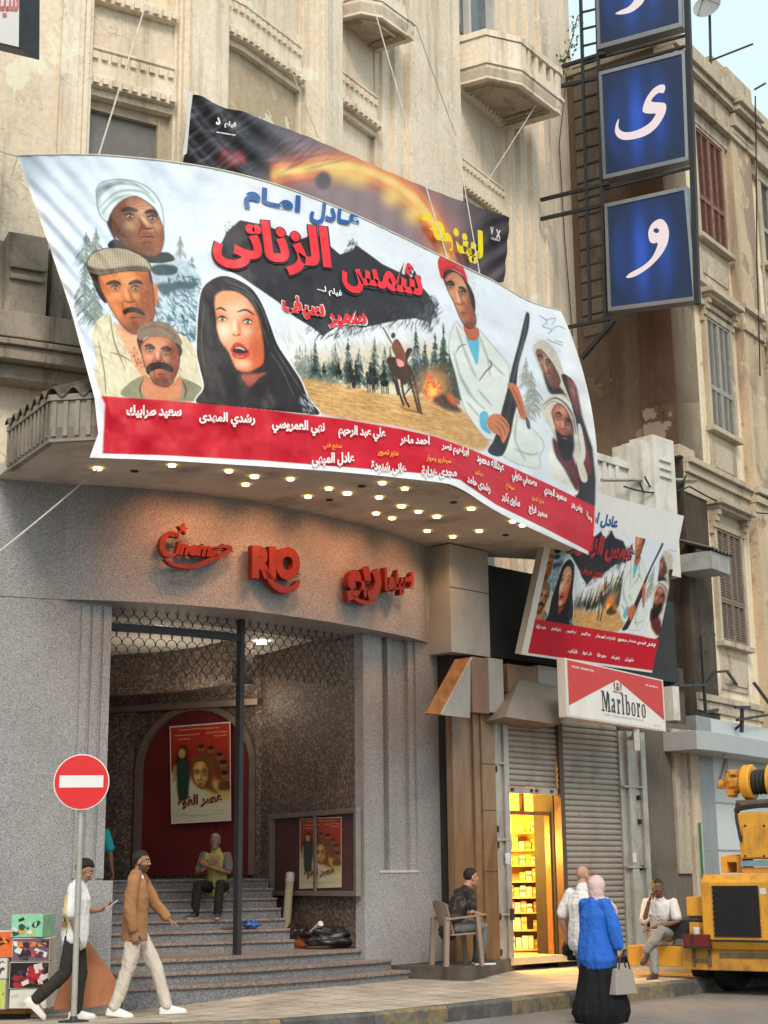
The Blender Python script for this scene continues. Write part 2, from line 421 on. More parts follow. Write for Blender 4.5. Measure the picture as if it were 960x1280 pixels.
def face(cv, outline, skin, light, dark, eyes, es, nose, mouth, mw, brows, side=1, lips=(150, 70, 60), line=(40, 22, 18), fem=False, noses=1.):
    cl = cv.clipmask(outline)
    P = np.asarray(outline, float); c = P.mean(0); w, h = np.ptp(P[:, 0])/2, np.ptp(P[:, 1])/2
    cv.shape(outline, skin, tex=.10, cell=4)
    cv.blob((c[0]+side*w*.75, c[1]+h*.2), w*.6, h*1.05, dark, w*.22, .75 if fem else .88, 0, cl)
    cv.blob((c[0], c[1]+h*1.0), w*.9, h*.25, dark, w*.2, .8, 0, cl)
    cv.blob((c[0]-side*w*.15, c[1]-h*.55), w*.5, h*.22, light, w*.2, .6, 0, cl)
    mid = tuple((a+b)//2 for a, b in zip(skin, dark)); hot = tuple(min(255, int(a*.8+b*.2+14)) for a, b in zip(skin, light))
    N_ = int(w*h/es**2*7); cv.hatch(outline, N_, es*1.7, es*.24, [skin, mid, hot, dark], 1.1*side + .3, .7, .30)
    sh_ = [(c[0]+side*w*.15, c[1]-h), (c[0]+side*w, c[1]-h*.8), (c[0]+side*w, c[1]+h*.8), (c[0]+side*w*.3, c[1]+h)]
    cv.hatch(sh_, N_//2, es*1.7, es*.26, [dark, mid], 1.1*side + .3, .5, .0 if fem else .26)
    for e in eyes:
        cv.blob((e[0], e[1]-es*.3), es*1.7, es*1.1, dark, es*.7, .75, 0, cl)
        cv.blob((e[0]-side*es*.3, e[1]+es*2.3), es*1.5, es*1.0, light, es*.8, .5, 0, cl)
    em = ((eyes[0][0]+eyes[1][0])/2, (eyes[0][1]+eyes[1][1])/2)
    cv.stroke([em, (nose[0]-side*es*.2, nose[1]-es*.6)], es*1.0*noses, light, es*.3, .8, True, cl)
    cv.stroke([(em[0]+side*es*.7, em[1]), (nose[0]+side*es*.9, nose[1]-es*.3), (nose[0]+side*es*1.2, nose[1]+es*.2)], es*.8, dark, es*.3, .85, True, cl)
    cv.stroke([(nose[0]-es*1.0, nose[1]), (nose[0], nose[1]+es*.35), (nose[0]+es*1.1, nose[1]+es*.05)], es*.5, dark, es*.12, .9, True, cl)
    for sg in (-1, 1): cv.blob((nose[0]+sg*es*.6, nose[1]+es*.12), es*.28, es*.17, line, es*.08, .9)
    for e in eyes:
        cv.blob(e, es*1.0, es*(.48 if fem else .36), (225, 215, 200) if fem else (186, 170, 152), es*.1, .95)
        cv.blob((e[0]+es*.05, e[1]), es*.42, es*.46, (55, 45, 35), es*.06, 1)
        cv.blob((e[0]+es*.05, e[1]), es*.2, es*.22, (10, 8, 8), 0, 1)
        cv.blob((e[0]-es*.1, e[1]-es*.15), es*.11, es*.11, (250, 250, 250), 0, 1)
        cv.stroke([(e[0]-es*1.25, e[1]+es*.1), (e[0], e[1]-es*.62), (e[0]+es*1.25, e[1]+es*.05)], es*(.42 if fem else .5), line, 0, 1)
        cv.stroke([(e[0]-es*1.0, e[1]+es*.2), (e[0], e[1]+es*.6), (e[0]+es*1.0, e[1]+es*.2)], es*(.28 if fem else .2), line, es*.08, .7)
    for b in brows: cv.stroke(b, es*(.5 if fem else 1.15), line, es*.1, .95, True)
    if mouth:
        mx, my = mouth
        if not fem:
            for sg in (-1, 1):
                cv.stroke([(nose[0]+sg*es*1.5, nose[1]-es*.2), (nose[0]+sg*es*2.0, nose[1]+es*.8), (mx+sg*mw*1.35, my+es*.5)], es*.42, dark, es*.15, .75, True, cl)
                cv.stroke([(nose[0]+sg*es*1.2, nose[1]-es*.7), (nose[0]+sg*es*1.5, nose[1]+es*.05), (nose[0]+sg*es*.9, nose[1]+es*.3)], es*.3, line, es*.1, .6, True, cl)
            for k in (1.9, 2.5): cv.stroke([(em[0]-es*1.6, em[1]-es*k), (em[0], em[1]-es*(k+.25)), (em[0]+es*1.6, em[1]-es*k)], es*.22, dark, es*.1, .5, True, cl)
            cv.blob((mx-side*mw*1.7, my+es*.4), es*.9, es*1.8, dark, es*.6, .4, 0, cl); cv.blob((mx, my-es*.8), mw*.8, es*.35, dark, es*.25, .5, 0, cl)
            for e in eyes: cv.stroke([(e[0]-es*1.0, e[1]+es*.95), (e[0], e[1]+es*1.25), (e[0]+es*1.1, e[1]+es*.8)], es*.26, dark, es*.1, .7, True, cl)
        cv.blob((mx, my+es*.55), mw*.75, es*.5, lips, es*.2, .8, 0, cl)
        cv.stroke([(mx-mw, my+es*.1), (mx-mw*.3, my-es*.12), (mx, my+es*.02), (mx+mw*.4, my-es*.1), (mx+mw, my+es*.12)], es*.42, line, es*.08, .9)
        cv.blob((mx, my+es*1.35), mw*.6, es*.35, dark, es*.25, .7, 0, cl)
    cv.stroke(list(P)+[P[0]], es*.4, line, es*.15, .8, False)
    return cl

def conifer(cv, x, y, h, w, cols, n=40):
    for i in range(n):
        t = cv.rng.random()**.8; yy = y - h + t*h; ww = w*t*.5*cv.rng.uniform(.5, 1.1) + .3
        xx = x + cv.rng.normal(0, .25)*ww; c = cols[cv.rng.integers(len(cols))]
        cv.stroke([(xx-ww, yy+ww*.5), (xx, yy-ww*.5), (xx+ww, yy+ww*.6)], max(.7, h*.035), c, 0, .85)
    cv.stroke([(x, y-h), (x, y)], max(.6, w*.09), cols[0], 0, .9)

def paint_film_banner():
    cv = Canvas(10, 180, 760, 710, 1.5, lin((216, 222, 230)))
    R = cv.rng
    cv.shape([(20, 190), (240, 190), (260, 300), (240, 420), (100, 520), (60, 300)], (206, 220, 238), 40, .8)
    # distant trees behind the left portraits
    cv.local(0, 0, 1)
    for (x, y, h, w) in ((108, 330, 40, 36), (120, 345, 60, 40), (106, 395, 70, 36), (118, 410, 60, 40), (225, 345, 50, 34), (240, 355, 35, 26), (236, 365, 40, 40)):
        conifer(cv, x, y, h, w, [(120, 132, 128), (150, 160, 158), (96, 110, 104), (178, 188, 192)], 46)
    cv.hatch([(105, 300), (150, 340), (150, 400), (118, 410), (102, 360)], 160, 10, 2.2, [(140, 152, 150), (170, 180, 182), (110, 124, 120)], 1.2, .5, .6)
    # long brushed wash under the title
    cv.hatch([(345, 420), (430, 410), (540, 405), (570, 420), (560, 470), (380, 480), (360, 450)], 380, 26, 3.5, [(236, 236, 232), (214, 216, 212), (196, 200, 198)], 1.05, .2, .6)
    # ---- title splash
    splash = [(283, 290), (300, 275), (335, 282), (372, 300), (395, 292), (425, 318), (441, 312), (445, 306), (462, 318), (478, 330), (520, 350), (536, 368), (545, 384), (538, 404), (520, 398), (498, 400), (480, 404), (452, 410), (430, 402), (404, 420), (388, 408), (368, 396), (348, 378), (322, 360), (300, 345), (276, 334), (274, 310)]
    cv.shape(splash, (46, 44, 50), .4, 1, False)
    cv.hatch([(400, 390), (535, 380), (545, 405), (470, 412), (410, 425), (385, 412)], 260, 16, 1.8, [(46, 44, 50), (60, 58, 64)], 2.2, .25, .95)
    cv.hatch([(440, 300), (452, 318), (430, 322)], 60, 9, 1.3, [(46, 44, 50)], 2.2, .5, .9)
    cv.hatch([(278, 280), (300, 278), (290, 300)], 40, 5, 1.2, [(46, 44, 50)], .8, 1., .8)
    cv.hatch([(530, 370), (548, 380), (540, 415), (524, 400)], 90, 14, 1.6, [(46, 44, 50), (90, 90, 94)], 2.0, .3, .9)
    # ---- landscape
    cv.local(380, 380, 4.364)
    cv.shape([(-60, 300), (150, 260), (500, 220), (830, 250), (900, 560), (900, 680), (600, 640), (300, 600), (-80, 560)], (214, 200, 168), 30, .9)
    cv.shape([(-90, 410), (60, 395), (250, 450), (480, 500), (640, 500), (830, 560), (1000, 700), (960, 800), (600, 690), (300, 640), (60, 590), (-20, 520)], (196, 150, 92), 10, 1, True, None, .25, 4)
    cv.hatch([(-60, 420), (250, 460), (640, 520), (900, 620), (960, 740), (500, 660), (100, 600)], 620, 70, 5, [(222, 178, 116), (168, 116, 62), (232, 204, 156), (140, 92, 52), (206, 150, 84)], .22, .08, .6)
    g1, g2 = [(44, 60, 56), (70, 92, 88), (30, 44, 42), (104, 128, 122)], [(110, 120, 112), (140, 150, 142), (84, 94, 88)]
    for i in range(14): conifer(cv, -40 + i*16, 395 + i*3, R.uniform(90, 210), 60, g2, 26)
    for (x, y, h, w) in ((60, 400, 210, 70), (170, 400, 190, 70), (240, 430, 250, 80), (300, 440, 200, 80), (385, 440, 260, 90), (440, 420, 190, 70), (470, 430, 200, 60), (560, 440, 190, 60), (610, 470, 340, 120), (660, 480, 280, 110), (715, 480, 330, 100), (760, 500, 390, 110), (800, 520, 330, 100), (820, 540, 250, 90)):
        conifer(cv, x, y, h, w, g1, 70)
    cv.hatch([(590, 300), (690, 330), (800, 320), (850, 560), (760, 540), (640, 430)], 320, 40, 7, [(26, 34, 34), (40, 52, 50), (66, 84, 80)], 1.4, .25, .8)
    dk = [(24, 18, 16), (52, 36, 28), (88, 58, 40)]
    for (x, y, s_) in ((190, 400, .62), (255, 440, .78), (285, 440, .78), (365, 460, .85), (385, 450, .7), (440, 470, .8), (60, 380, .4), (110, 385, .4)):
        cv.blob((x, y-48*s_), 30*s_, 26*s_, dk[0], 2); cv.stroke([(x, y-70*s_), (x-4*s_, y-150*s_)], 26*s_, dk[0], 1)
        cv.blob((x-4*s_, y-160*s_), 10*s_, 12*s_, dk[1], 1); cv.blob((x-24*s_, y-90*s_), 12*s_, 20*s_, dk[1], 1)
        for dx in (-22, -8, 10, 22): cv.stroke([(x+dx*s_, y-40*s_), (x+dx*s_+3, y+26*s_)], 8*s_, dk[0], 0, 1, False)
    cv.hatch([(-60, 260), (250, 210), (520, 220), (640, 240), (640, 330), (400, 330), (100, 330), (-60, 340)], 300, 46, 7, [(186, 192, 188), (206, 208, 204), (150, 160, 156)], 1.3, .3, .45)
    cv.hatch([(-60, 300), (520, 300), (640, 420), (440, 440), (-40, 390)], 360, 34, 5, [(60, 76, 72), (36, 46, 44), (110, 124, 118), (84, 92, 84)], 1.45, .3, .4)
    # lead rider
    cv.shape([(450, 300), (500, 290), (560, 320), (600, 380), (570, 400), (555, 440), (530, 420), (500, 400), (480, 380)], (70, 48, 36), 2, 1, True, None, .3)
    cv.shape([(555, 320), (590, 250), (570, 240), (560, 250), (540, 300)], (60, 42, 32), 2)
    for (a, b, c_) in (((500, 390), (520, 480), (545, 555)), ((530, 410), (545, 500), (575, 565)), ((575, 400), (600, 490), (625, 590)), ((595, 390), (615, 480), (640, 600)), ((480, 380), (500, 440), (515, 500))):
        cv.stroke([a, b, c_], 13, (58, 40, 30), 1, 1, False)
    cv.shape([(478, 230), (500, 190), (525, 210), (555, 280), (545, 340), (520, 330), (495, 280)], (120, 74, 50), 2, 1, True, None, .3)
    cv.blob((487, 172), 13, 17, (80, 54, 42), 1); cv.stroke([(428, 125), (480, 215)], 7, (40, 30, 26), 0, 1, False)
    cv.shape([(505, 300), (535, 310), (545, 335), (515, 340)], (232, 150, 150), 2)
    cv.stroke([(520, 560), (580, 580), (670, 605)], 10, (90, 60, 36), 3, .8)
    # fire
    cv.blob((705, 450), 70, 90, (255, 170, 90), 40, .6)
    cv.shape([(655, 490), (670, 430), (690, 370), (705, 430), (735, 420), (745, 470), (720, 520), (680, 515)], (236, 96, 34), 6)
    cv.shape([(675, 490), (690, 430), (705, 460), (725, 455), (720, 500), (695, 510)], (255, 190, 80), 6)
    cv.shape([(770, 510), (800, 490), (835, 530), (815, 560), (785, 540)], (200, 90, 46), 6)
    cv.hatch([(660, 400), (740, 400), (740, 520), (670, 520)], 70, 26, 5, [(255, 220, 130), (240, 120, 40), (180, 50, 24)], -1.2, .4, .8)
    cv.shape([(700, 520), (760, 490), (800, 540), (840, 560), (860, 590), (780, 580), (720, 545)], (40, 32, 28), 6, .9)
    # ---- left portraits
    cv.local(100, 200, 4.0)
    cv.shape([(330, 490), (430, 460), (520, 500), (600, 580), (605, 640), (585, 900), (480, 880), (380, 820), (370, 640)], (176, 196, 208), 4, 1, True, None, .25, 5)
    cv.hatch([(370, 620), (600, 600), (585, 890), (480, 870), (385, 800)], 300, 60, 12, [(58, 98, 118), (84, 128, 146), (36, 66, 84), (190, 208, 216)], .9, .5, .75)
    cv.shape([(352, 540), (400, 520), (480, 530), (488, 560), (460, 575), (380, 575)], (40, 72, 82), 3)
    cv.shape([(385, 620), (470, 610), (590, 610), (560, 650), (480, 650), (420, 680)], (50, 84, 98), 6)
    cv.shape([(138, 430), (175, 395), (240, 430), (320, 470), (400, 462), (440, 462), (470, 485), (466, 505), (400, 516), (300, 508), (200, 470)], (34, 42, 46), 2)
    cv.shape([(132, 300), (165, 250), (180, 400), (150, 360)], (44, 38, 36), 3)
    fa = [(152, 285), (180, 225), (230, 188), (290, 182), (360, 226), (405, 300), (420, 370), (414, 430), (396, 468), (360, 484), (295, 470), (230, 432), (182, 384), (156, 335)]
    face(cv, fa, (150, 88, 58), (232, 186, 148), (78, 38, 26), [(248, 280), (360, 290)], 20, (338, 338), (338, 384), 38, [[(204, 256), (240, 244), (290, 256)], [(322, 264), (360, 256), (392, 278)]], -1)
    cv.blob((300, 440), 70, 26, (70, 42, 34), 14, .55)
    tur = [(80, 150), (110, 112), (200, 96), (290, 112), (360, 155), (408, 230), (420, 335), (402, 300), (372, 240), (290, 183), (230, 190), (180, 228), (152, 270), (136, 308), (100, 275), (84, 210)]
    cv.shape(tur, (206, 218, 222), 1)
    ct = cv.clipmask(tur)
    for P in ([(85, 190), (180, 120), (300, 130)], [(95, 240), (190, 160), (310, 160), (380, 220)], [(105, 275), (170, 200), (260, 170)], [(130, 120), (240, 105), (350, 170)], [(90, 160), (150, 130), (230, 110)]):
        cv.stroke(P, 12, (120, 142, 150), 4, .8, True, ct)
    cv.shape([(78, 150), (120, 120), (170, 120), (110, 160), (90, 230)], (90, 116, 126), 8, .8, True, ct)
    cv.stroke(tur + [tur[0]], 5, (70, 90, 98), 1, .8, False)
    # second man, cap and moustache
    jk = [(60, 850), (140, 765), (180, 830), (280, 880), (340, 850), (430, 860), (520, 880), (600, 980), (626, 1080), (600, 1205), (110, 1190), (80, 1000)]
    cv.shape(jk, (208, 198, 168), 1, 1, True, None, .12, 6)
    cv.hatch(jk, 240, 90, 10, [(226, 220, 198), (180, 172, 140), (160, 150, 124)], 1.0, .4, .5)
    cv.shape([(180, 820), (290, 880), (340, 1000), (310, 1080), (240, 960)], (214, 160, 120), 3, 1, True, None, .2)
    cv.hatch([(240, 930), (320, 960), (340, 1050), (280, 1040)], 50, 22, 8, [(160, 60, 60), (190, 100, 90)], 1.2, .6, .8)
    for P in ([(150, 770), (170, 900), (230, 1060)], [(150, 960), (210, 980), (260, 1010)], [(90, 900), (120, 1050), (130, 1180)]): cv.stroke(P, 7, (110, 96, 74), 1, .9)
    cv.shape([(48, 560), (98, 566), (120, 640), (134, 716), (100, 690), (72, 630)], (38, 26, 22), 2)
    cv.shape([(320, 546), (350, 552), (368, 640), (345, 640)], (38, 26, 22), 2)
    cv.shape([(360, 630), (384, 628), (390, 690), (378, 730), (362, 700)], (196, 112, 62), 1)
    fb = [(92, 580), (150, 566), (240, 554), (332, 548), (352, 600), (366, 650), (372, 720), (372, 780), (346, 832), (284, 872), (224, 842), (172, 775), (132, 700), (104, 640)]
    face(cv, fb, (204, 116, 62), (246, 178, 112), (120, 52, 26), [(176, 638), (276, 640)], 18, (248, 706), (276, 788), 34, [[(128, 622), (170, 610), (206, 622)], [(240, 622), (280, 608), (314, 618)]], 1)
    cv.shape([(212, 756), (236, 738), (266, 734), (300, 744), (326, 768), (318, 778), (280, 764), (246, 764), (222, 774)], (34, 20, 16), 2)
    cv.blob((270, 840), 60, 24, (80, 36, 22), 12, .5)
    cap = [(34, 520), (58, 470), (140, 440), (240, 448), (320, 488), (354, 530), (346, 556), (240, 552), (120, 572), (60, 566), (40, 545)]
    cv.shape(cap, (190, 176, 150), 1); cc = cv.clipmask(cap)
    for i in range(26): cv.stroke([(30 + i*13, 440), (40 + i*13, 570)], 3.2, (96, 84, 70), 0, .75, False, cc)
    for i in range(11): cv.stroke([(30, 455 + i*11), (200, 440 + i*11), (360, 480 + i*11)], 3, (110, 98, 82), 0, .7, False, cc)
    cv.shape([(34, 530), (60, 560), (120, 570), (240, 550), (346, 556), (330, 532), (240, 530), (120, 545)], (74, 62, 52), 3, .85, True, cc)
    cv.stroke(cap + [cap[0]], 6, (50, 38, 32), 1, .9, False)
    # third man
    cv.shape([(240, 1120), (320, 1076), (345, 1090), (440, 1130), (500, 1090), (600, 1130), (622, 1170), (606, 1206), (230, 1186)], (128, 126, 100), 1, 1, True, None, .15, 6)
    cv.shape([(315, 1080), (440, 1120), (500, 1080), (510, 1130), (490, 1195), (330, 1190)], (196, 124, 84), 3, 1, True, None, .15)
    cv.stroke([(320, 1085), (300, 1140), (310, 1190)], 8, (66, 62, 50), 1); cv.stroke([(510, 1100), (530, 1150), (520, 1196)], 8, (66, 62, 50), 1)
    cv.shape([(284, 890), (310, 880), (326, 960), (336, 1010), (300, 960)], (40, 30, 26), 2)
    cv.shape([(480, 890), (512, 950), (500, 985), (482, 980)], (40, 30, 26), 2)
    fc = [(304, 930), (350, 882), (440, 890), (484, 930), (498, 1000), (478, 1080), (440, 1132), (376, 1118), (332, 1046), (312, 985)]
    face(cv, fc, (190, 110, 76), (238, 178, 136), (112, 54, 36), [(348, 950), (430, 962)], 15, (392, 1000), (408, 1072), 24, [[(322, 934), (350, 926), (376, 946)], [(402, 946), (432, 938), (458, 952)]], 1)
    cv.shape([(330, 1050), (345, 1020), (400, 1008), (450, 1026), (466, 1056), (440, 1058), (400, 1044), (360, 1056), (340, 1074)], (26, 18, 16), 2)
    cv.blob((405, 1105), 50, 22, (60, 36, 28), 12, .6)
    cv.shape([(286, 885), (300, 832), (370, 806), (440, 818), (500, 886), (506, 925), (440, 892), (350, 880), (310, 900)], (124, 104, 82), 1, 1, True, None, .2)
    cv.stroke([(300, 850), (370, 830), (440, 850), (495, 900)], 8, (84, 68, 52), 3, .8)
    # ---- woman
    cv.local(230, 320, 5.053)
    hair = [(80, 600), (88, 380), (110, 220), (170, 152), (250, 124), (340, 150), (430, 208), (492, 300), (540, 420), (592, 560), (670, 680), (740, 790), (786, 900), (856, 1000), (700, 990), (400, 960), (86, 930), (124, 830), (98, 700)]
    cv.stroke(hair + [hair[0]], 14, (236, 238, 240), 2, .9, False)
    cv.shape(hair, (36, 30, 34), 1)
    ch = cv.clipmask(hair)
    for P in ([(250, 150), (400, 220), (490, 330), (540, 480)], [(280, 190), (420, 260), (480, 400), (530, 560)], [(560, 560), (660, 720), (740, 850)], [(540, 600), (620, 720), (700, 900)], [(130, 300), (110, 500), (130, 700)]): cv.stroke(P, 7, (84, 100, 104), 3, .6, True, ch)
    fw = [(196, 250), (240, 220), (330, 224), (402, 270), (452, 340), (482, 420), (496, 500), (506, 600), (500, 676), (450, 716), (390, 736), (332, 716), (302, 660), (280, 610), (232, 540), (206, 460), (200, 380), (190, 310)]
    cf = face(cv, fw, (226, 160, 116), (248, 216, 188), (198, 92, 50), [(240, 398), (400, 415)], 27, (330, 494), None, 40, [[(200, 340), (232, 328), (268, 350)], [(330, 356), (390, 340), (446, 374)]], 1, fem=True)
    cv.blob((470, 620), 50, 110, (196, 70, 34), 34, .7, 0, cf); cv.blob((260, 480), 40, 60, (248, 218, 194), 24, .7, 0, cf)
    cv.blob((370, 680), 50, 26, (246, 200, 160), 16, .7, 0, cf); cv.blob((300, 270), 70, 30, (236, 150, 96), 26, .6, 0, cf)
    cv.shape([(294, 586), (318, 550), (350, 548), (374, 560), (412, 600), (414, 622), (376, 652), (316, 642), (300, 610)], (196, 52, 40), 1)
    cv.shape([(310, 588), (332, 572), (362, 572), (406, 606), (356, 618), (312, 606)], (40, 20, 22), 1)
    cv.stroke([(322, 582), (352, 580), (384, 596)], 10, (214, 206, 196), 2, .9)
    cv.stroke([(324, 632), (350, 638), (380, 634)], 8, (238, 130, 110), 3, .8)
    cv.shape([(362, 752), (430, 748), (520, 738), (476, 768), (420, 822), (388, 800)], (160, 70, 50), 4)
    cv.hatch([(740, 880), (800, 900), (856, 1000), (760, 990)], 50, 60, 5, [(130, 146, 156), (190, 202, 210), (60, 64, 70)], .8, .3, .8)
    # ---- hero with beret and rifle
    cv.local(530, 300, 3.764)
    coat = [(122, 445), (150, 385), (180, 420), (215, 440), (250, 415), (292, 460), (360, 540), (402, 600), (402, 680), (436, 730), (480, 850), (556, 940), (562, 980), (545, 1012), (534, 1075), (390, 1030), (330, 950), (288, 930), (236, 866), (186, 780), (148, 630), (118, 520)]
    cv.shape(coat, (216, 220, 214), 1, 1, True, None, .06, 6); cco = cv.clipmask(coat)
    for P in ([(150, 400), (190, 520), (250, 660)], [(255, 440), (300, 560), (310, 640)], [(160, 620), (230, 740), (290, 800)], [(300, 560), (380, 640)], [(250, 700), (320, 780)], [(200, 760), (260, 830)], [(440, 820), (430, 940), (480, 1040)], [(420, 980), (500, 1010), (540, 1000)], [(140, 520), (170, 640), (220, 740)]):
        cv.stroke(P, 9, (140, 148, 142), 4, .8, True, cco)
    cv.stroke([(258, 666), (290, 620), (318, 590), (306, 560)], 7, (54, 56, 56), 1); cv.stroke([(150, 530), (170, 500), (200, 490)], 6, (90, 92, 90), 1)
    cv.stroke(coat + [coat[0]], 4, (150, 154, 150), 1, .8, False)
    cv.shape([(196, 455), (222, 470), (258, 462), (252, 585), (226, 540)], (92, 178, 206), 2)
    cv.shape([(186, 400), (240, 405), (262, 440), (240, 475), (205, 462)], (178, 96, 62), 2)
    cv.shape([(78, 150), (130, 138), (190, 178), (236, 262), (240, 340), (214, 280), (180, 210), (110, 220), (92, 190)], (36, 26, 24), 2)
    fh = [(98, 180), (140, 150), (184, 182), (212, 250), (228, 310), (244, 366), (240, 402), (210, 416), (176, 380), (142, 300), (112, 236)]
    face(cv, fh, (198, 122, 82), (240, 184, 142), (126, 62, 40), [(124, 218), (178, 248)], 13, (170, 300), (184, 344), 17, [[(106, 206), (124, 196), (146, 214)], [(160, 224), (182, 226), (200, 246)]], 1)
    cv.blob((214, 396), 30, 14, (84, 44, 34), 10, .6)
    cv.shape([(72, 152), (64, 100), (84, 70), (120, 70), (164, 98), (194, 150), (204, 200), (172, 158), (130, 138), (96, 148), (84, 184)], (206, 40, 46), 1)
    cv.stroke([(84, 90), (130, 92), (176, 140)], 12, (236, 90, 90), 5, .7); cv.stroke([(80, 150), (100, 136), (140, 130), (180, 160)], 8, (120, 20, 28), 3, .8)
    # robed men at the right
    for (x, y) in ((480, 640), (505, 700), (520, 760), (490, 780)): conifer(cv, x, y+60, 150, 90, [(150, 154, 146), (120, 126, 118), (176, 178, 170)], 40)
    cv.shape([(512, 520), (520, 490), (560, 468), (612, 512), (646, 584), (668, 660), (700, 760), (650, 740), (590, 700), (540, 600)], (196, 186, 172), 2, 1, True, None, .12)
    cv.shape([(646, 640), (690, 650), (730, 720), (760, 840), (792, 950), (806, 1080), (806, 1260), (740, 1240), (706, 1180), (716, 1000), (700, 800)], (44, 38, 40), 2, 1, True, None, .3)
    cv.shape([(560, 620), (600, 680), (650, 700), (700, 800), (660, 730), (590, 720)], (40, 28, 30), 3)
    face(cv, [(526, 530), (548, 514), (584, 552), (616, 600), (642, 662), (626, 700), (596, 690), (562, 622)], (140, 84, 66), (214, 160, 130), (78, 40, 34), [(546, 556), (582, 580)], 9, (580, 626), (604, 658), 10, [[(534, 546), (546, 540), (560, 554)], [(570, 566), (584, 562), (598, 582)]], 1)
    face(cv, [(672, 650), (700, 660), (726, 730), (744, 830), (726, 840), (700, 770)], (130, 66, 66), (180, 110, 100), (70, 30, 34), [(690, 690), (712, 704)], 6, (710, 740), (722, 780), 8, [], 1)
    cv.shape([(550, 800), (556, 764), (612, 728), (662, 748), (704, 816), (722, 900), (736, 1000), (770, 1120), (740, 1130), (700, 1000), (640, 1000), (600, 900), (578, 860)], (206, 200, 186), 2, 1, True, None, .15)
    cv.stroke([(556, 780), (610, 744), (660, 766), (700, 830), (716, 920)], 9, (80, 70, 64), 2, .9); cv.stroke([(560, 800), (600, 760), (650, 780), (690, 850)], 7, (150, 140, 128), 2, .9)
    cv.shape([(588, 1010), (612, 940), (650, 1010), (720, 1130), (716, 1200), (640, 1150), (600, 1100)], (228, 226, 216), 2, 1, True, None, .1)
    cv.shape([(604, 930), (640, 960), (700, 1010), (730, 1140), (716, 1180), (660, 1080), (616, 1010)], (92, 38, 40), 3, 1, True, None, .3)
    face(cv, [(600, 810), (622, 772), (656, 780), (690, 838), (704, 900), (694, 950), (650, 944), (618, 880)], (170, 92, 72), (226, 160, 130), (96, 44, 38), [(632, 836), (676, 862)], 10, (656, 888), (662, 930), 12, [[(618, 822), (634, 812), (650, 830)], [(664, 842), (680, 842), (692, 858)]], 1)
    cv.shape([(616, 890), (640, 910), (668, 920), (700, 920), (708, 980), (690, 1030), (664, 1040), (636, 990)], (30, 20, 20), 3); cv.blob((662, 934), 12, 4, (130, 60, 56), 1)
    cv.shape([(730, 860), (760, 940), (790, 1080), (770, 1100), (740, 980)], (120, 50, 56), 3, .9); cv.shape([(724, 880), (740, 880), (760, 1000), (744, 1040)], (214, 214, 206), 2, .9)
    # rifle and hands
    gun = [(478, 348), (486, 340), (497, 352), (492, 420), (470, 500), (446, 590), (436, 680), (440, 760), (424, 830), (404, 930), (366, 1016), (300, 996), (332, 930), (366, 800), (392, 700), (414, 600), (446, 480)]
    cv.shape(gun, (38, 34, 36), 1); cv.stroke([(486, 360), (464, 480), (428, 620), (416, 680)], 7, (96, 96, 98), 2, .8)
    cv.stroke([(420, 690), (400, 800), (370, 920)], 9, (86, 60, 48), 4, .7)
    cv.shape([(262, 820), (286, 804), (304, 826), (296, 870), (316, 912), (284, 900), (264, 870)], (92, 172, 200), 2)
    cv.shape([(296, 846), (318, 822), (350, 818), (376, 836), (398, 866), (402, 896), (388, 930), (372, 956), (356, 920), (330, 910), (304, 886)], (200, 116, 76), 1, 1, True, None, .1)
    for P in ([(340, 850), (370, 880), (386, 920)], [(330, 870), (356, 896), (370, 940)], [(350, 832), (384, 862), (398, 890)]): cv.stroke(P, 6, (110, 54, 36), 2, .8)
    cv.shape([(392, 680), (412, 672), (440, 690), (460, 740), (482, 826), (474, 846), (452, 830), (432, 770), (414, 720)], (196, 110, 72), 1, 1, True, None, .1)
    for P in ([(410, 690), (440, 740), (466, 820)], [(402, 694), (430, 760), (456, 826)]): cv.stroke(P, 6, (110, 54, 36), 2, .8)
    cv.shape([(478, 830), (496, 850), (500, 890), (484, 880)], (60, 90, 100), 2)
    # ---- red credits band
    cv.local(0, 0, 1)
    cv.fill(cv.px([(90, 494), (130, 495), (230, 502), (330, 512), (430, 524), (500, 536), (545, 546), (590, 562), (640, 584), (690, 607), (760, 641), (760, 720), (90, 720)]), (198, 18, 42), 0, 1)
    # unprinted white hem
    e = (238, 238, 242)
    cv.fill(cv.px([(10, 180), (22, 190), (62, 290), (90, 380), (112, 450), (126, 495), (131, 505), (128, 568), (128, 590), (60, 600), (10, 400)]), e, 1, 1)
    cv.fill(cv.px([(100, 569), (127, 567), (200, 569), (330, 576), (430, 584), (543, 593), (575, 600), (620, 631), (680, 660), (722, 682), (735, 689), (740, 720), (100, 720)]), e, 0, 1)
    cv.fill(cv.px([(695, 385), (716, 455), (728, 520), (741, 560), (745, 600), (742, 700), (760, 700), (760, 380)]), (222, 222, 224), 1, 1)
    n_ = vnoise(cv.H, cv.W, 3, cv.rng)*.5 + vnoise(cv.H, cv.W, 11, cv.rng)*.5
    cv.a *= (1 + .10*(n_ - .5))[..., None]
    sg = [[(674, 394), (684, 402), (678, 408), (690, 412), (684, 418), (696, 408), (706, 411)], [(682, 400), (694, 398), (690, 406)], [(684, 424), (692, 428), (704, 432)], [(694, 426), (704, 428)]]
    for P in sg: cv.stroke(P, .9, (70, 70, 74), 0, .9, False)
    return cv

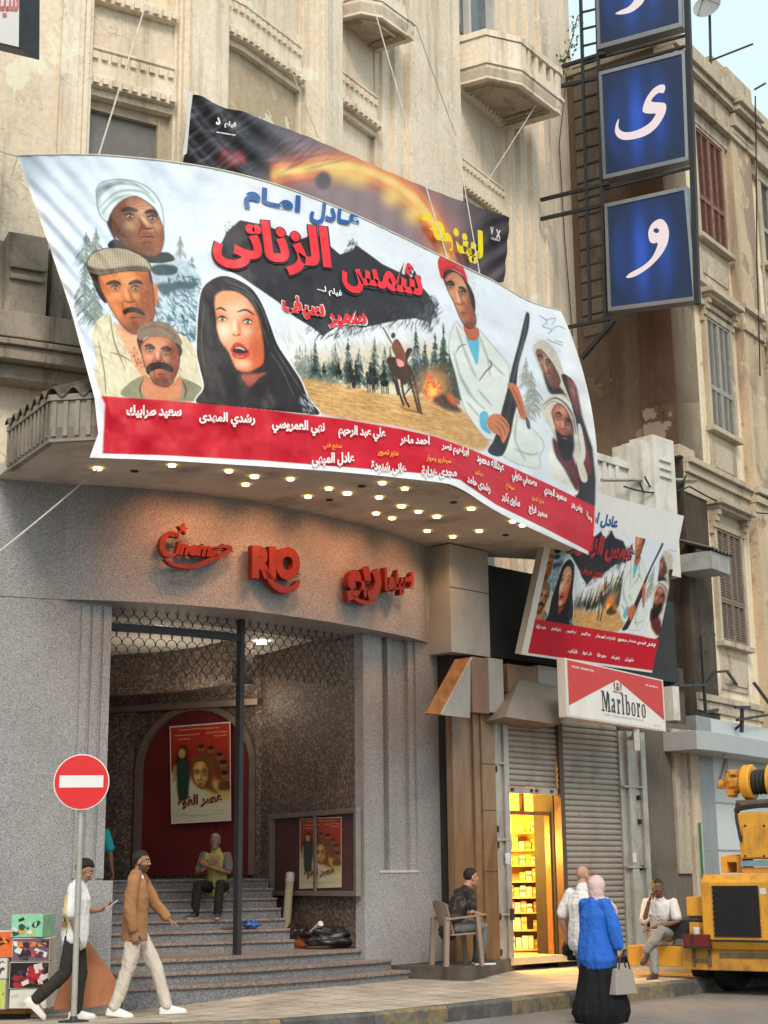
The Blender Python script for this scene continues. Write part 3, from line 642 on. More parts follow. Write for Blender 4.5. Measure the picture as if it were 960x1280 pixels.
def paint_power_poster():     # generic drama poster, 100 x 166 units
    cv = Canvas(0, 0, 100, 166, 3, lin((200, 190, 160)))
    cv.shape([(0, 0), (100, 0), (100, 110), (0, 90)], (150, 42, 28), 10, 1, False)
    cv.shape([(0, 0), (100, 0), (100, 45), (0, 40)], (176, 52, 34), 10, .9, False)
    cv.shape([(0, 84), (34, 96), (60, 118), (100, 128), (100, 166), (0, 166)], (214, 206, 176), 5, 1)
    cv.shape([(60, 108), (100, 90), (100, 128), (70, 122)], (206, 176, 90), 6, 1)
    for (x, y, r) in ((52, 42, 7), (68, 46, 7), (82, 58, 7), (88, 72, 8), (46, 62, 7), (90, 90, 8)):
        cv.shape([(x-r*1.3, y+r*3), (x-r, y+r), (x+r, y+r), (x+r*1.3, y+r*3)], (110, 62, 38), 2, 1, True, None, .3)
        cv.blob((x, y-1), r*.75, r, (150, 96, 62), 1); cv.blob((x, y-r*.6), r*.8, r*.5, (40, 24, 20), 1)
        cv.blob((x-r*.25, y), r*.14, r*.1, (30, 16, 12)); cv.blob((x+r*.25, y), r*.14, r*.1, (30, 16, 12)); cv.stroke([(x-r*.3, y+r*.5), (x+r*.3, y+r*.5)], 1, (60, 26, 20))
    cv.shape([(36, 62), (50, 52), (66, 58), (72, 80), (70, 104), (80, 120), (60, 112), (40, 100)], (120, 74, 34), 2, 1, True, None, .25)
    face(cv, [(38, 72), (46, 63), (58, 66), (64, 80), (62, 98), (54, 110), (46, 106), (39, 92)], (206, 160, 84), (240, 206, 130), (140, 82, 36), [(44, 83), (56, 84)], 3.6, (48, 95), (49, 101), 4, [[(40, 79), (44, 77), (48, 79)], [(52, 79), (56, 77), (60, 80)]], 1, fem=True)
    cv.shape([(8, 70), (12, 46), (20, 34), (28, 38), (31, 60), (32, 80), (26, 100), (12, 96)], (54, 34, 24), 2)
    cv.shape([(12, 64), (20, 60), (28, 62), (32, 84), (31, 106), (28, 126), (14, 126), (10, 100), (13, 84)], (44, 66, 52), 1, 1, True, None, .2)
    cv.stroke([(9, 66), (7, 84), (5, 96)], 5, (190, 140, 90), 1); cv.blob((20, 48), 5.5, 8, (206, 158, 104), 1)
    cv.blob((18, 48), 1.1, .7, (40, 22, 18)); cv.blob((23, 48), 1.1, .7, (40, 22, 18)); cv.stroke([(18, 53), (22, 53)], 1.4, (160, 50, 40))
    for (x0, x1, y) in ((16, 84, 8), (8, 50, 17), (60, 96, 16), (14, 36, 24), (74, 96, 22)): 
        for i in range(int((x1-x0)/3)): cv.stroke([(x0+i*3, y+cv.rng.uniform(-1, 1)), (x0+i*3+2.2, y+cv.rng.uniform(-1, 1))], 1.5, (232, 190, 150), 0, .9)
    for (x0, x1, y) in ((4, 26, 150), (70, 96, 148), (30, 66, 155), (8, 90, 153)):
        for i in range(int((x1-x0)/2.6)): cv.stroke([(x0+i*2.6, y), (x0+i*2.6+1.8, y)], .9, (70, 60, 50), 0, .9)
    cv.a[:6] = cv.a[-6:] = lin((222, 216, 200)); cv.a[:, :5] = lin((222, 216, 200)); cv.a[:, -5:] = lin((222, 216, 200))
    return cv

def paint_dark_banner():      # upper foyer banner, in photograph-like units
    cv = Canvas(220, 100, 660, 360, 1.2, lin((60, 56, 62)))
    cv.shape([(220, 100), (420, 130), (660, 260), (660, 380), (220, 340)], (98, 90, 98), 30, .85)
    cv.shape([(330, 150), (470, 180), (600, 260), (620, 340), (400, 340), (320, 220)], (152, 128, 130), 40, .9)
    cv.shape([(215, 95), (330, 130), (345, 225), (215, 215)], (30, 29, 34), 20, 1.)
    cv.shape([(590, 250), (650, 260), (640, 350), (600, 340)], (44, 42, 46), 18, .9)
    arc = [(340, 218), (375, 212), (420, 206), (460, 214), (500, 234), (530, 262), (552, 300), (560, 340)]
    for w, c, so, al in ((42, (200, 120, 100), 9, .6), (24, (240, 146, 84), 2, .9), (9, (255, 214, 130), 2, .9)): cv.stroke(arc, w, c, so, al, False)
    for P in (arc,):
        cv.stroke([(x-4, y-17) for x, y in P], 2.5, (220, 120, 80), 1, .8, False); cv.stroke([(x-6, y+16) for x, y in P], 2.5, (200, 90, 60), 1, .8, False)
    for (x, y) in ((446, 222), (492, 246), (420, 214), (520, 268)): cv.blob((x, y), 14, 10, (255, 226, 120), 7, .8)
    cv.blob((404, 226), 10, 12, (96, 84, 86), 2, 1)
    cv.stroke([(276, 204), (282, 190), (290, 204), (300, 192), (306, 206)], 9, (196, 60, 66), 3, .8)
    cv.hatch([(235, 125), (330, 150), (420, 200), (330, 210), (235, 196)], 150, 60, 4, [(26, 25, 30), (112, 106, 112), (70, 66, 72)], -.5, .2, .35)
    return cv
# ================================================================ plan lines
LW = Plan([(-9.0, 16.75), (-6.5, 17.55), (-4.58, 18.30), (-3.98, 18.57), (-3.38, 18.87), (-2.64, 19.28), (-1.93, 19.78), (-1.01, 20.68), (0, 21.77), (.6, 22.44), (1.0, 22.89)])
d_ = np.array([math.sin(math.radians(32.5)), math.cos(math.radians(32.5))])
UW = Plan([(-9.5, 16.3), (-6.5, 17.45), (-4.7, 18.22), (-3.9, 18.63), (-2.85, 19.24), (-2.35, 19.60), (-1.85, 20.12)] + [tuple(np.array([-1.85, 20.12]) + d_*k) for k in (2, 4, 6, 8, 11.1)])
UW = Plan(list(map(tuple, UW.p[:-1])) + [tuple(UW.ext(UW.S(721, 250)))])
SH = Plan([(1.12, 22.5), (5.35, 26.73)])
cb = at_y(846, 470, 28.0)
rd = np.array([math.sin(math.radians(36)), math.cos(math.radians(36))])
RF = Plan([tuple(cb[:2] + rd*k) for k in (0, 3, 6, 12, 30)])
BW = Plan([tuple(cb[:2] + np.array([-rd[1], rd[0]])*2.6), tuple(cb[:2])])

# ================================================================ materials
P_up = m_plaster('plaster_cream', (.80, .68, .525), (.70, .58, .435), (.30, .215, .14), .5, .8, bump=.3, streak=.55)
P_pil = m_plaster('plaster_pilaster', (.83, .72, .575), (.76, .645, .495), (.36, .265, .175), .4, .7, bump=.25, streak=.6)
P_peel = m_plaster('plaster_peeling', (.56, .45, .31), (.48, .38, .26), (.26, .2, .14), .5, 1.4, (.74, .68, .57), .54, .4)
P_dirty = m_plaster('stone_dirty', (.34, .29, .23), (.25, .21, .165), (.075, .06, .048), .8, 1.2, bump=.5, streak=.75)
P_old = m_plaster('plaster_old', (.83, .70, .52), (.74, .60, .43), (.30, .225, .155), .5, 1.1, (.53, .35, .20), .66, .4, .55)
P_trim = m_plaster('trim_old', (.56, .465, .35), (.45, .37, .275), (.18, .14, .105), .65, 1.6, bump=.5, streak=.7)
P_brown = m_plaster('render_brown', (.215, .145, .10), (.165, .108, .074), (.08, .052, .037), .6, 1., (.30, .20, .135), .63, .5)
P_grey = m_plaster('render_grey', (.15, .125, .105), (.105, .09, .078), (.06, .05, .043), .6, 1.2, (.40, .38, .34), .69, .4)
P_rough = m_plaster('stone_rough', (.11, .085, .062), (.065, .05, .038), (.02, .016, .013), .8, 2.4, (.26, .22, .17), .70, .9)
G_grey = m_speck('granite_grey', [(.165, .160, .163), (.245, .237, .240), (.33, .32, .323), (.41, .40, .402), (.285, .276, .279)], 140, .55, .08, .3, (.19, .17, .16))
G_step = m_speck('granite_step', [(.12, .12, .125), (.19, .195, .205), (.26, .265, .275), (.16, .16, .168)], 80, .5, .08, .35, (.12, .1, .09))
G_tread = m_speck('granite_tread', [(.17, .13, .115), (.24, .18, .16), (.30, .24, .21)], 50, .45, .08, .4, (.1, .075, .06))
G_maroon = m_speck('marble_maroon', [(.085, .06, .048), (.13, .092, .075), (.18, .13, .105), (.26, .20, .165), (.105, .073, .06)], 34, .6, .05, .45, (.05, .032, .026))
_t = NT('marble_brown'); _c = _t.ramp(_t.noise(2.2, 9, .7, (1, 1, .35), 1.2), [(.3, (.12, .068, .036)), (.55, (.20, .12, .065)), (.8, (.28, .18, .10))])
MARBLE_B = _t.done(_c, .22, None, 0, 0, 0, .5)
MET_AL = m_plain('aluminium_dull', (.42, .40, .36), .45, .15, 5, .05, .5, .4, 60, (.16, .13, .1), 3., .6)
MET_DK = m_plain('iron_dark', (.035, .035, .037), .55, .2, 9, .1, .3)
MET_BR = m_plain('frame_bronze', (.09, .062, .045), .45, .2, 7, .05, .3)
M_PANEL = m_plain('cladding_grey', (.40, .375, .34), .45, .10, 2, .03, .1, .4, 50, (.22, .18, .14), 1.5, .5)
M_PANELB = m_plain('cladding_brown', (.25, .15, .095), .5, .15, 3, .05, 0, .4, 50, (.12, .08, .05), 1.6, .5)
M_BLACKB = m_plain('near_black', (.022, .021, .022), .6, .25, 3, .1)
M_SHUT = m_plain('shutter_steel', (.34, .305, .265), .5, .14, 2.2, .05, .35, .4, 60, (.10, .08, .065), 1.8, .7)
M_REDB = m_plain('board_maroon', (.13, .012, .014), .6, .2, 2, .05)
M_CEIL = m_plain('soffit_paint', (.56, .495, .43), .85, .10, 2.5, .1, 0, .2, 30, (.24, .17, .12), 1.1, .8)
M_WHITE = m_plain('paint_white', (.60, .57, .51), .7, .12, 3, .08, 0, .3, 40, (.28, .235, .185), 1.6, .7)
M_CEILW = m_plain('ceiling_white', (.78, .75, .68), .8, .06, 2, .05)
M_WGREY = m_plain('wood_grey', (.33, .31, .28), .75, .25, 8, .25, 0, .3, 50)
M_WBROWN = m_plain('wood_redbrown', (.25, .12, .09), .7, .3, 8, .25, 0, .3, 50)
M_WDARK = m_plain('wood_dark', (.20, .15, .12), .7, .3, 8, .25, 0, .3, 50)
M_DARKIN = m_plain('interior_dark', (.02, .019, .018), .8, .2, 3, 0)
M_GLASSD = m_plain('glass_dark', (.022, .026, .03), .08, .3, 1.5, 0, 0, .6)
M_RUST = m_plain('sheet_corrugated', (.13, .105, .085), .75, .35, 6, .3, .1, .3, 40, (.05, .04, .035), 2., .7)
M_CANOPY = m_plain('fascia_weathered', (.27, .235, .19), .7, .22, 5, .25, .0, .3, 30, (.08, .065, .05), 1.8, .8)

# ================================================================ ground, road, pavement, kerb
RZ = -.055                                   # road level
def mk_ground():
    mb = MB(); mb.add([(-400, -300, -.08), (400, -300, -.08), (400, 700, -.08), (-400, 700, -.08)], [(0, 1, 2, 3)])
    tag(mb.build('ground', m_plain('ground_dust', (.12, .105, .09), .95, .2, 1, .2)), kind='structure')
    t = NT('asphalt'); c = t.ramp(t.noise(1.1, 8, .7, (1, .35, 1)), [(.3, (.135, .125, .12)), (.6, (.215, .20, .19)), (.8, (.29, .265, .24))])
    c = t.mix(1., c, t.ramp(t.noise(90, 3), [(.2, .8), (.8, 1.15)]), 'MULTIPLY')
    ck = t.ramp(t.noise(.9, 8, .65, None, 2.), [(.494, 0), (.5, .7), (.506, 0)]); c = t.mix(ck, c, (.06, .055, .05))
    m = t.done(c, .8, t.noise(140, 4), .5, .006)
    mb = MB(); mb.add([(-40, -30, RZ), (60, -30, RZ), (60, 70, RZ), (-40, 70, RZ)], [(0, 1, 2, 3)]); tag(mb.build('road', m), kind='structure')
mk_ground()
KB = Plan([(-16, 15.9), (-6, 16.0), (-4, 16.05), (-2.7, 16.22), (-1.29, 16.5), (-.06, 17.3), (.95, 18.32), (2.28, 19.75), (4.02, 21.55), (6.0, 23.9), (14, 34.5)])
KZ = np.interp
def kerb_z(s): return float(np.interp(s, [0, 10, 15, 20, 30], [.10, .10, .12, .14, .15]))
def mk_pave():
    # the slab runs from the kerb line back under the buildings, rising gently towards the shops
    ss = np.unique(np.concatenate([np.linspace(0, KB.len, 60), KB.s]))
    vs, fs = [], []; n = 8
    for s in ss:
        a = KB.at(s, -.15); b = KB.ext(s, -4.6)
        zb = float(np.interp(s, [0, 12, 13.5, 17, 19, 22, 30], [.02, .02, .06, .20, .20, .19, .16]))
        for j in range(n+1):
            q = j/n; p = a*(1-q) + b*q; f = min(1, q*1.9)
            vs.append((p[0], p[1], kerb_z(s)*(1-f) + zb*f))
    for i in range(len(ss)-1):
        for j in range(n): fs.append((i*(n+1)+j, (i+1)*(n+1)+j, (i+1)*(n+1)+j+1, i*(n+1)+j+1))
    t = NT('paving'); br = t.n('ShaderNodeTexBrick'); mp = t.n('ShaderNodeMapping'); mp.inputs['Rotation'].default_value = (0, 0, math.radians(45)); t.l(t.co, mp.inputs[0]); t.l(mp.outputs[0], br.inputs['Vector'])
    br.inputs['Scale'].default_value = 1.0; br.inputs['Brick Width'].default_value = .4; br.inputs['Row Height'].default_value = .4; br.inputs['Mortar Size'].default_value = .010; br.offset = 0
    br.inputs['Color1'].default_value = (.52, .445, .36, 1); br.inputs['Color2'].default_value = (.43, .36, .29, 1); br.inputs['Mortar'].default_value = (.16, .13, .105, 1)
    c = t.mix(1., br.outputs[0], t.ramp(t.noise(1.3, 9, .72), [(.3, .62), (.7, 1.2)]), 'MULTIPLY')
    g = t.ramp(t.noise(2.1, 8, .75, None, .8), [(.55, 0), (.72, .75)]); c = t.mix(g, c, (.15, .12, .1))
    ck = t.ramp(t.noise(1.3, 8, .65, None, 2.), [(.494, 0), (.5, .8), (.506, 0)]); c = t.mix(ck, c, (.1, .08, .065))
    m = t.done(c, t.ramp(t.noise(1.7, 5), [(.35, .45), (.65, .85)]), t.noise(40, 5), .25, .006, 0, .35)
    mb = MB(); mb.add(vs, fs); o = mb.build('pavement', m); tag(o, kind='structure')
    kb = MB(); ks = np.arange(0, KB.len, 1.15)
    for i, s in enumerate(ks):
        e = min(s+1.142, KB.len); z = kerb_z(s)
        kb.cur = i % 2
        q = [KB.at(s, -.16), KB.at(s, 0), KB.at(e, 0), KB.at(e, -.16)]
        q2 = [KB.at(s, -.16), KB.at(s, -.03), KB.at(e, -.03), KB.at(e, -.16)]
        kb.hexa([(p[0], p[1], -.09) for p in q], [(p[0], p[1], z-.03) for p in q]); kb.hexa([(p[0], p[1], z-.03) for p in q], [(p[0], p[1], z) for p in q2])
    def km(nm, c, amt):
        t = NT(nm); base = t.ramp(t.noise(3, 8, .7), [(.3, (.06, .057, .054)), (.7, (.16, .15, .135))])
        g = t.ramp(t.noise(4.5, 9, .78), [(.44, 0), (.58, amt)]); return t.done(t.mix(g, base, c), .85, t.noise(35, 6), .6, .012)
    tag(kb.build('kerb', [km('kerb_yellow', (.34, .22, .05), .6), km('kerb_dark', (.06, .057, .054), .7)]), kind='structure')
mk_pave()
def pave_z(x, y):
    best = None; q = np.array([x, y]); ss = np.linspace(0, KB.len, 800)
    pts = np.array([KB.at(s) for s in ss]); i = int(np.argmin(((pts-q)**2).sum(1))); s = ss[i]; dist = math.dist(pts[i], q)
    zb = float(np.interp(s, [0, 12, 13.5, 17, 19, 22, 30], [.02, .02, .06, .20, .20, .19, .16])); f = min(1, max(0, dist-.15)/4.45*1.9)
    return kerb_z(s)*(1-f) + zb*f

# ================================================================ cinema building
CB = thing('cinema_building', (0, 20, 0), 'cream plastered corner cinema building with curved granite ground floor and art deco pilasters', 'building')
up_S = lambda px, py, off=0.: UW.S(px, py, off)
TOPZ = 22.0
mb = MB(); mb.wall(UW, 0, UW.len, 5.2, TOPZ, -1.2, -.45, 1.)
mb.prism([tuple(UW.at(UW.len, -.45)), tuple(UW.at(UW.len, -4.5)), tuple(UW.at(UW.len, -4.5) + np.array([-2, 1.2])), tuple(UW.at(UW.len-1.5, -.5))], 5.2, TOPZ)
mb.build('upper_wall', P_up, CB)
# frontal pier at the far left
mb = MB(); s75 = up_S(75, 150); mb.wall(UW, 0, s75, 5.2, TOPZ, -.45, -.10, 1.); mb.build('wall_pier', P_up, CB)
def pilaster(bounds, offs, name='pilaster'):
    mb = MB()
    for (a, b), o in zip(zip(bounds[:-1], bounds[1:]), offs): mb.wall(UW, a, b, 5.2, TOPZ, -.45, o, 1.)
    return mb.build(name, P_pil, CB, bevel=.012)
B1 = [up_S(p, 120) for p in (75, 97, 104, 110, 115)]
pilaster(B1, [0., -.03, .02, -.04])
P2 = [up_S(p, 90) for p in (225, 229, 233, 240, 285, 289)]
pilaster(P2, [-.20, -.13, -.07, 0., -.05])
P3 = [up_S(p, 110) for p in (388, 392, 396, 400, 405, 429)]
pilaster(P3, [-.22, -.15, -.09, -.04, 0.])
P4 = [up_S(p, 150) for p in (483, 489, 494, 501, 507, 514, 577)]
pilaster(P4, [-.22, -.16, -.20, -.10, -.14, 0.])
P5 = [up_S(p, 230) for p in (640, 646, 650, 656, 661, 668, 674, 682)] + [UW.len]
pilaster(P5, [-.22, -.13, -.19, -.08, -.14, -.03, -.08, 0.])

def bay(s0, s1, pxm, y_led0, y_led1, y_den, y_top, peel=None, win=True, lower=True):
    """recessed bay: lintel band with two dentil rows over an opening or a blind panel"""
    zl0, zl1, zd = UW.Z(pxm, y_led1, -.15), UW.Z(pxm, y_led0, -.15), UW.Z(pxm, y_den, -.2)
    mb = MB(); mb.wall(UW, s0, s1, zl1, zd + .10, -.45, -.18, 1.)
    mb.wall(UW, s0, s1, zl0, zl1, -.45, -.10, 1.)
    mb.wall(UW, s0, s1, zl0 - .10, zl0 - .003, -.45, -.20, 1.)
    n = max(6, int((s1-s0)/.13))
    for i in range(n):
        a = s0 + (s1-s0)*(i+.22)/n; b = s0 + (s1-s0)*(i+.78)/n
        mb.wall(UW, a, b, zl0 + .02, zl1 - .02, -.12, -.055, 9.)
        mb.wall(UW, a, b, zd - .05, zd + .05, -.2, -.135, 9.)
    mb.wall(UW, s0, s1, zd + .10, zd + .14, -.45, -.15, 1.)
    mb.build('lintel', P_pil, CB)
    zt = UW.Z(pxm, y_top, -.2)
    mb = MB(); mb.wall(UW, s0, s1, zd + .142, zt, -.45, -.24, 1.); mb.build('spandrel', P_up, CB)
    mb = MB(); mb.wall(UW, s0, s1, zt + .002, zt + .14, -.45, -.11, 1.)
    for i in range(n):
        a = s0 + (s1-s0)*(i+.22)/n; b = s0 + (s1-s0)*(i+.78)/n; mb.wall(UW, a, b, zt + .02, zt + .12, -.13, -.065, 9.)
    mb.build('ledge', P_pil, CB)
    if win:
        z0 = zl0 - 2.4; w = MB(); f = .07
        w.wall(UW, s0, s0 + f, z0, zl0 - .103, -.45, -.34, 9); w.wall(UW, s1 - f - .1, s1, z0, zl0 - .103, -.45, -.33, 9); w.wall(UW, s0 + f, s1 - f - .1, zl0 - .24, zl0 - .103, -.45, -.34, 9)
        wf = w.build('window', P_trim, CB); g = MB(); g.wall(UW, s0 + f, s1 - f - .1, z0, zl0 - .24, -.45, -.42, 9); g.build('pane', m_plain('window_grey', (.17, .155, .145), .35, .2, 3, .05), wf)
    elif peel is not None:
        mb = MB(); mb.wall(UW, s0, s1, zl0 - 3.2, zl0 - .103, -.45, -.30, 9); mb.build('blind_panel', peel, CB)
    return zl0, zt
bay(B1[-1], P2[0], 170, 110, 121, 84, 18)
bay(P2[-1], P3[0], 338, 67, 77, 41, -60, P_peel, False)
bay(P3[-1], P4[0], 455, 141, 150, 120, 40, P_pil, False)
zl4, _ = bay(P5[0] - .001 - (P5[0]-P4[-1]) , P5[0], 610, 250, 260, 231, 145, P_up, False)
# window with grey shutters above the right balcony, dark opening above the left one
def tall_window(s0, s1, z0, z1, name='window'):
    w = MB(); w.wall(UW, s0, s0+.09, z0, z1, -.45, -.25, 9); w.wall(UW, s1-.09, s1, z0, z1, -.45, -.25, 9); w.wall(UW, (s0+s1)/2-.05, (s0+s1)/2+.05, z0, z1, -.45, -.3, 9)
    o = w.build(name, M_WHITE, CB)
    g = MB(); g.wall(UW, s0+.09, (s0+s1)/2-.05, z0, z1, -.45, -.42, 9); g.wall(UW, (s0+s1)/2+.05, s1-.09, z0, z1, -.45, -.42, 9); g.build('pane', m_plain('glass_grey', (.12, .15, .17), .15, .3, 2, 0, 0, .5), o)
    h = MB(); k = s0+.12
    h.wall(UW, s0+.1, s0+(s1-s0)*.3, z0, z1, -.40, -.30, 9); h.build('shutter', m_plain('shutter_grey', (.36, .37, .37), .7, .1, 5, .1), o)
zb4 = UW.Z(612, 60, -.2)
tall_window(P4[-1], P5[0], zb4 + .05, TOPZ - .5); zb3 = UW.Z(455, 5, -.2); tall_window(P3[-1], P4[0], zb3 + .25, TOPZ - .5)

def balcony(pts_px, plan_top, y_mid, y_bot_dz, h_mid, h_bot, label=None, open_ix=None):
    """polygonal concrete balcony: rim corner pixels give its plan; drops follow"""
    s0 = UW.S(*pts_px[0], -.1); z = UW.Z(*pts_px[0], -.1)
    P = [UW.at(s0, -.3)] + [on_z(x, y, z)[:2] for x, y in pts_px]
    P = [np.asarray(p) for p in P]
    sl = UW.S(pts_px[-1][0]-12, pts_px[-1][1]+20, -.1) if False else None
    d = P[-1] - P[-2]
    # close back to the wall square to it
    dist = []
    ts = np.linspace(s0, UW.len, 300); q = np.array([UW.at(t) for t in ts]); k = int(np.argmin(((q-P[-1])**2).sum(1)))
    P.append(UW.at(ts[k], -.3))
    c = sum(P)/len(P)
    def inset(f): return [tuple(c + (p-c)*f) for p in P]
    mb = MB()
    zr, zm, zb = z, z - h_mid, z - h_bot
    mb.prism(inset(1.03), zr - .10, zr); mb.prism(inset(1.0), zr - .16, zr - .102)
    def ring(f0, z0, z1, th=.86):
        A, Bq = inset(f0), inset(f0*th)
        for i in range(len(A)-1):
            if i in (0,): pass
            mb.hexa([(*A[i], z0), (*A[i+1], z0), (*Bq[i+1], z0), (*Bq[i], z0)], [(*A[i], z1), (*A[i+1], z1), (*Bq[i+1], z1), (*Bq[i], z1)])
    return P, c, zr, zm, zb, mb, ring, inset

def make_balcony(pts, h_mid, h_bot, slots=None, iron=False):
    P, c, zr, zm, zb, mb, ring, inset = balcony(pts, None, None, None, h_mid, h_bot)
    n = len(P)
    mb = MB()
    def panel(i, z0, z1, f0=1., f1=1., th=.14, a=0., b=1.):
        A0, A1 = np.array(inset(f0)[i]), np.array(inset(f0)[i+1]); B0, B1_ = np.array(inset(f1)[i]), np.array(inset(f1)[i+1])
        A0, A1 = A0 + (A1-A0)*a, A0 + (A1-A0)*b; B0, B1_ = B0 + (B1_-B0)*a, B0 + (B1_-B0)*b
        e = (A1-A0)/np.linalg.norm(A1-A0); nn = np.array([-e[1], e[0]])*th
        mb.hexa([(*A0, z0), (*A1, z0), (*(A1+nn), z0), (*(A0+nn), z0)], [(*B0, z1), (*B1_, z1), (*(B1_+nn), z1), (*(B0+nn), z1)])
    for i in range(n-1):
        if slots and i in slots:
            m_ = slots[i]; panel(i, zm + .001, zr - .125, 1, 1, .14, 0, .12); panel(i, zm + .001, zr - .125, 1, 1, .14, .88, 1.); panel(i, zm + .001, zm + .16, 1, 1, .14, .12, .88)
            for k in range(m_): panel(i, zm + .16, zr - .125, 1, 1, .12, .12 + .76*(k+.3)/m_, .12 + .76*(k+.62)/m_)
        else: panel(i, zm + .001, zr - .125)
        e_ = .004*(i % 3); panel(i, zr - .12 + e_, zr + e_, 1.045, 1.045, .22); panel(i, zm - .07 + e_, zm + e_, 1.05, 1.05, .2); panel(i, zb + .09, zm - .072, .975, 1.0, .16); panel(i, zb + e_, zb + .088, .99, .99, .2)
    o = mb.build('balcony', P_pil, CB)
    s = MB(); s.prism(inset(.992), zb + .05, zb + .30); s.build('balcony_slab', P_trim, o)
    r = MB()
    for f, dz in ((.82, .0), (.74, .0), (.66, .0)):
        A, B_ = inset(f), inset(f - .035)
        for i in range(n-1): r.hexa([(*A[i], zb - .02), (*A[i+1], zb - .02), (*B_[i+1], zb - .02), (*B_[i], zb - .02)], [(*A[i], zb + .029), (*A[i+1], zb + .029), (*B_[i+1], zb + .029), (*B_[i], zb + .029)])
    r.build('soffit_moulding', P_trim, o)
    return o, zb
make_balcony([(573, 47), (607, 37), (651, 47), (700, 87)], .62, .98, {3: 4})
make_balcony([(428, -44), (450, -50), (478, -44), (517, -14)], .62, .98, {3: 4})

# stone parapet ornament left of the canopy
mb = MB()
zz = lambda px, py, o: UW.Z(px, py, o)
mb.wall(UW, up_S(-40, 400), up_S(5, 400), zz(0, 425, .1), zz(0, 300, .1), -.2, .10); mb.wall(UW, up_S(5, 400, .3), up_S(57, 400, .3), zz(30, 392, .3), zz(30, 292, .3), -.2, .30)
mb.wall(UW, up_S(9, 400, .3), up_S(53, 400, .3), zz(30, 336, .34), zz(30, 330, .34), .2, .36); mb.wall(UW, up_S(9, 400, .3), up_S(53, 400, .3), zz(30, 350, .34), zz(30, 344, .34), .2, .36)
mb.wall(UW, up_S(58, 400), up_S(76, 400), zz(60, 396, .15), zz(60, 303, .15), -.2, .16); mb.wall(UW, up_S(77, 400), up_S(120, 400), zz(60, 420, .1), zz(60, 330, .1), -.2, .08)
mb.wall(UW, up_S(-40, 420), up_S(98, 420), zz(30, 423, .4), zz(30, 391, .4), -.2, .42); mb.wall(UW, up_S(-40, 430), up_S(104, 430), zz(30, 432, .5), zz(30, 425, .5), -.2, .52)
mb.wall(UW, up_S(-40, 430), up_S(104, 440), zz(30, 450, .45), zz(30, 432.4, .5), -.2, .46); mb.wall(UW, up_S(-40, 430), up_S(130, 440), zz(30, 475, .25), zz(30, 450.4, .45), -.2, .26)
mb.build('parapet', P_dirty, CB, bevel=.012)
# ---------------- ground floor
zf = 4.93
s13, s135, s455, s562 = LW.S(13, 600), LW.S(135, 900), LW.S(455, 1000), LW.len
sL = 0.
mb = MB(); mb.wall(LW, sL, s135, -.1, zf, -1.0, 0, .6)
for a_, b_ in ((96, 106), (110, 120), (124, 134)): mb.wall(LW, LW.S(a_, 930), LW.S(b_, 930), LW.Z(117, 1098), zf - .05, -.1, .022, 9.)
mb.build('granite_pier', G_grey, CB)
mb = MB(); mb.wall(LW, LW.S(95, 1180, .1), LW.S(139, 1180, .1), -.1, LW.Z(117, 1101, .1), -.2, .10, .6); mb.build('plinth', G_grey, CB, bevel=.008)
px_s = lambda px, y=950, o=0.: LW.S(px, y, o)
zsill = LW.Z(495, 1091)
mb = MB(); mb.wall(LW, s455, s562, -.1, zf, -.17, -.14); mb.wall(LW, s455, px_s(474), -.1, zf, -.14, 0); mb.wall(LW, px_s(521), s562, -.1, zf, -.14, 0)
mb.wall(LW, px_s(474), px_s(521), -.1, zsill, -.14, 0)
mb.wall(LW, px_s(474), px_s(481), zsill, zf, -.14, -.04); mb.wall(LW, px_s(489), px_s(494), zsill, zf, -.14, -.05); mb.wall(LW, px_s(514), px_s(521), zsill, zf, -.14, -.04); mb.wall(LW, px_s(494), px_s(514), zsill, zf, -.14, -.11)
mb.build('granite_pier', G_grey, CB)
mb = MB(); mb.wall(LW, px_s(473.4), px_s(521.4), zsill + .003, zsill + .035, -.13, .012); mb.build('sill', m_plain('sill_light', (.5, .47, .42), .6), CB)
s78, s530 = LW.S(78, 757), LW.S(533, 812)
def bulge(s):
    u = (s - s78)/(s530 - s78); return .01 + (.34*math.sin(PI*min(max(u, 0), 1))**.6 if 0 < u < 1 else 0.)
mb = MB(); mb.wall(LW, sL, s78, zf, 6.42, -1.0, .01, .6); mb.wall(LW, s78, s530, zf, 6.42, -1.0, bulge, .12); mb.wall(LW, s530, s562, zf, 6.42, -1.0, .01); fr = mb.build('frieze', G_grey, CB)
mb = MB(); mb.wall(LW, s562 - .002, s562 + 1.2, 4.6, 6.5, -1.0, -.05); mb.build('side_cladding', M_PANEL, CB)

# ---------------- entrance recess
jl, jr = LW.at(s135, -.6), LW.at(s455, -.16)
D1 = np.array([-1.95, 23.9]); D2 = np.array([-5.2, 25.2])
SW = Plan([tuple(D1), tuple(jr)])                    # right-hand side wall, seen from inside
BK = Plan([tuple(D2), tuple(D1)])                    # back wall
zl = .60                                             # landing level
mb = MB(); mb.wall(SW, 0, SW.len, 0, 6.4, -.3, 0); mb.build('side_wall', G_maroon, CB)
mb = MB(); zdt, zdb = 4.05, 1.6
sd0, sd1 = BK.S(176, 1000), BK.S(312, 1000)
mb.wall(BK, -.5, BK.len + .1, 0, 6.4, -.5, -.12); 
mb.wall(BK, -.5, sd0 - .16, 0, zdt + .5, -.12, 0); mb.wall(BK, BK.len - .12, BK.len, 0, zdt + .5, -.12, 0)
zled = BK.Z(220, 880)
mb.wall(BK, -.5, BK.len, zled, 6.4, -.12, .02)
mb.build('back_wall', G_maroon, CB)
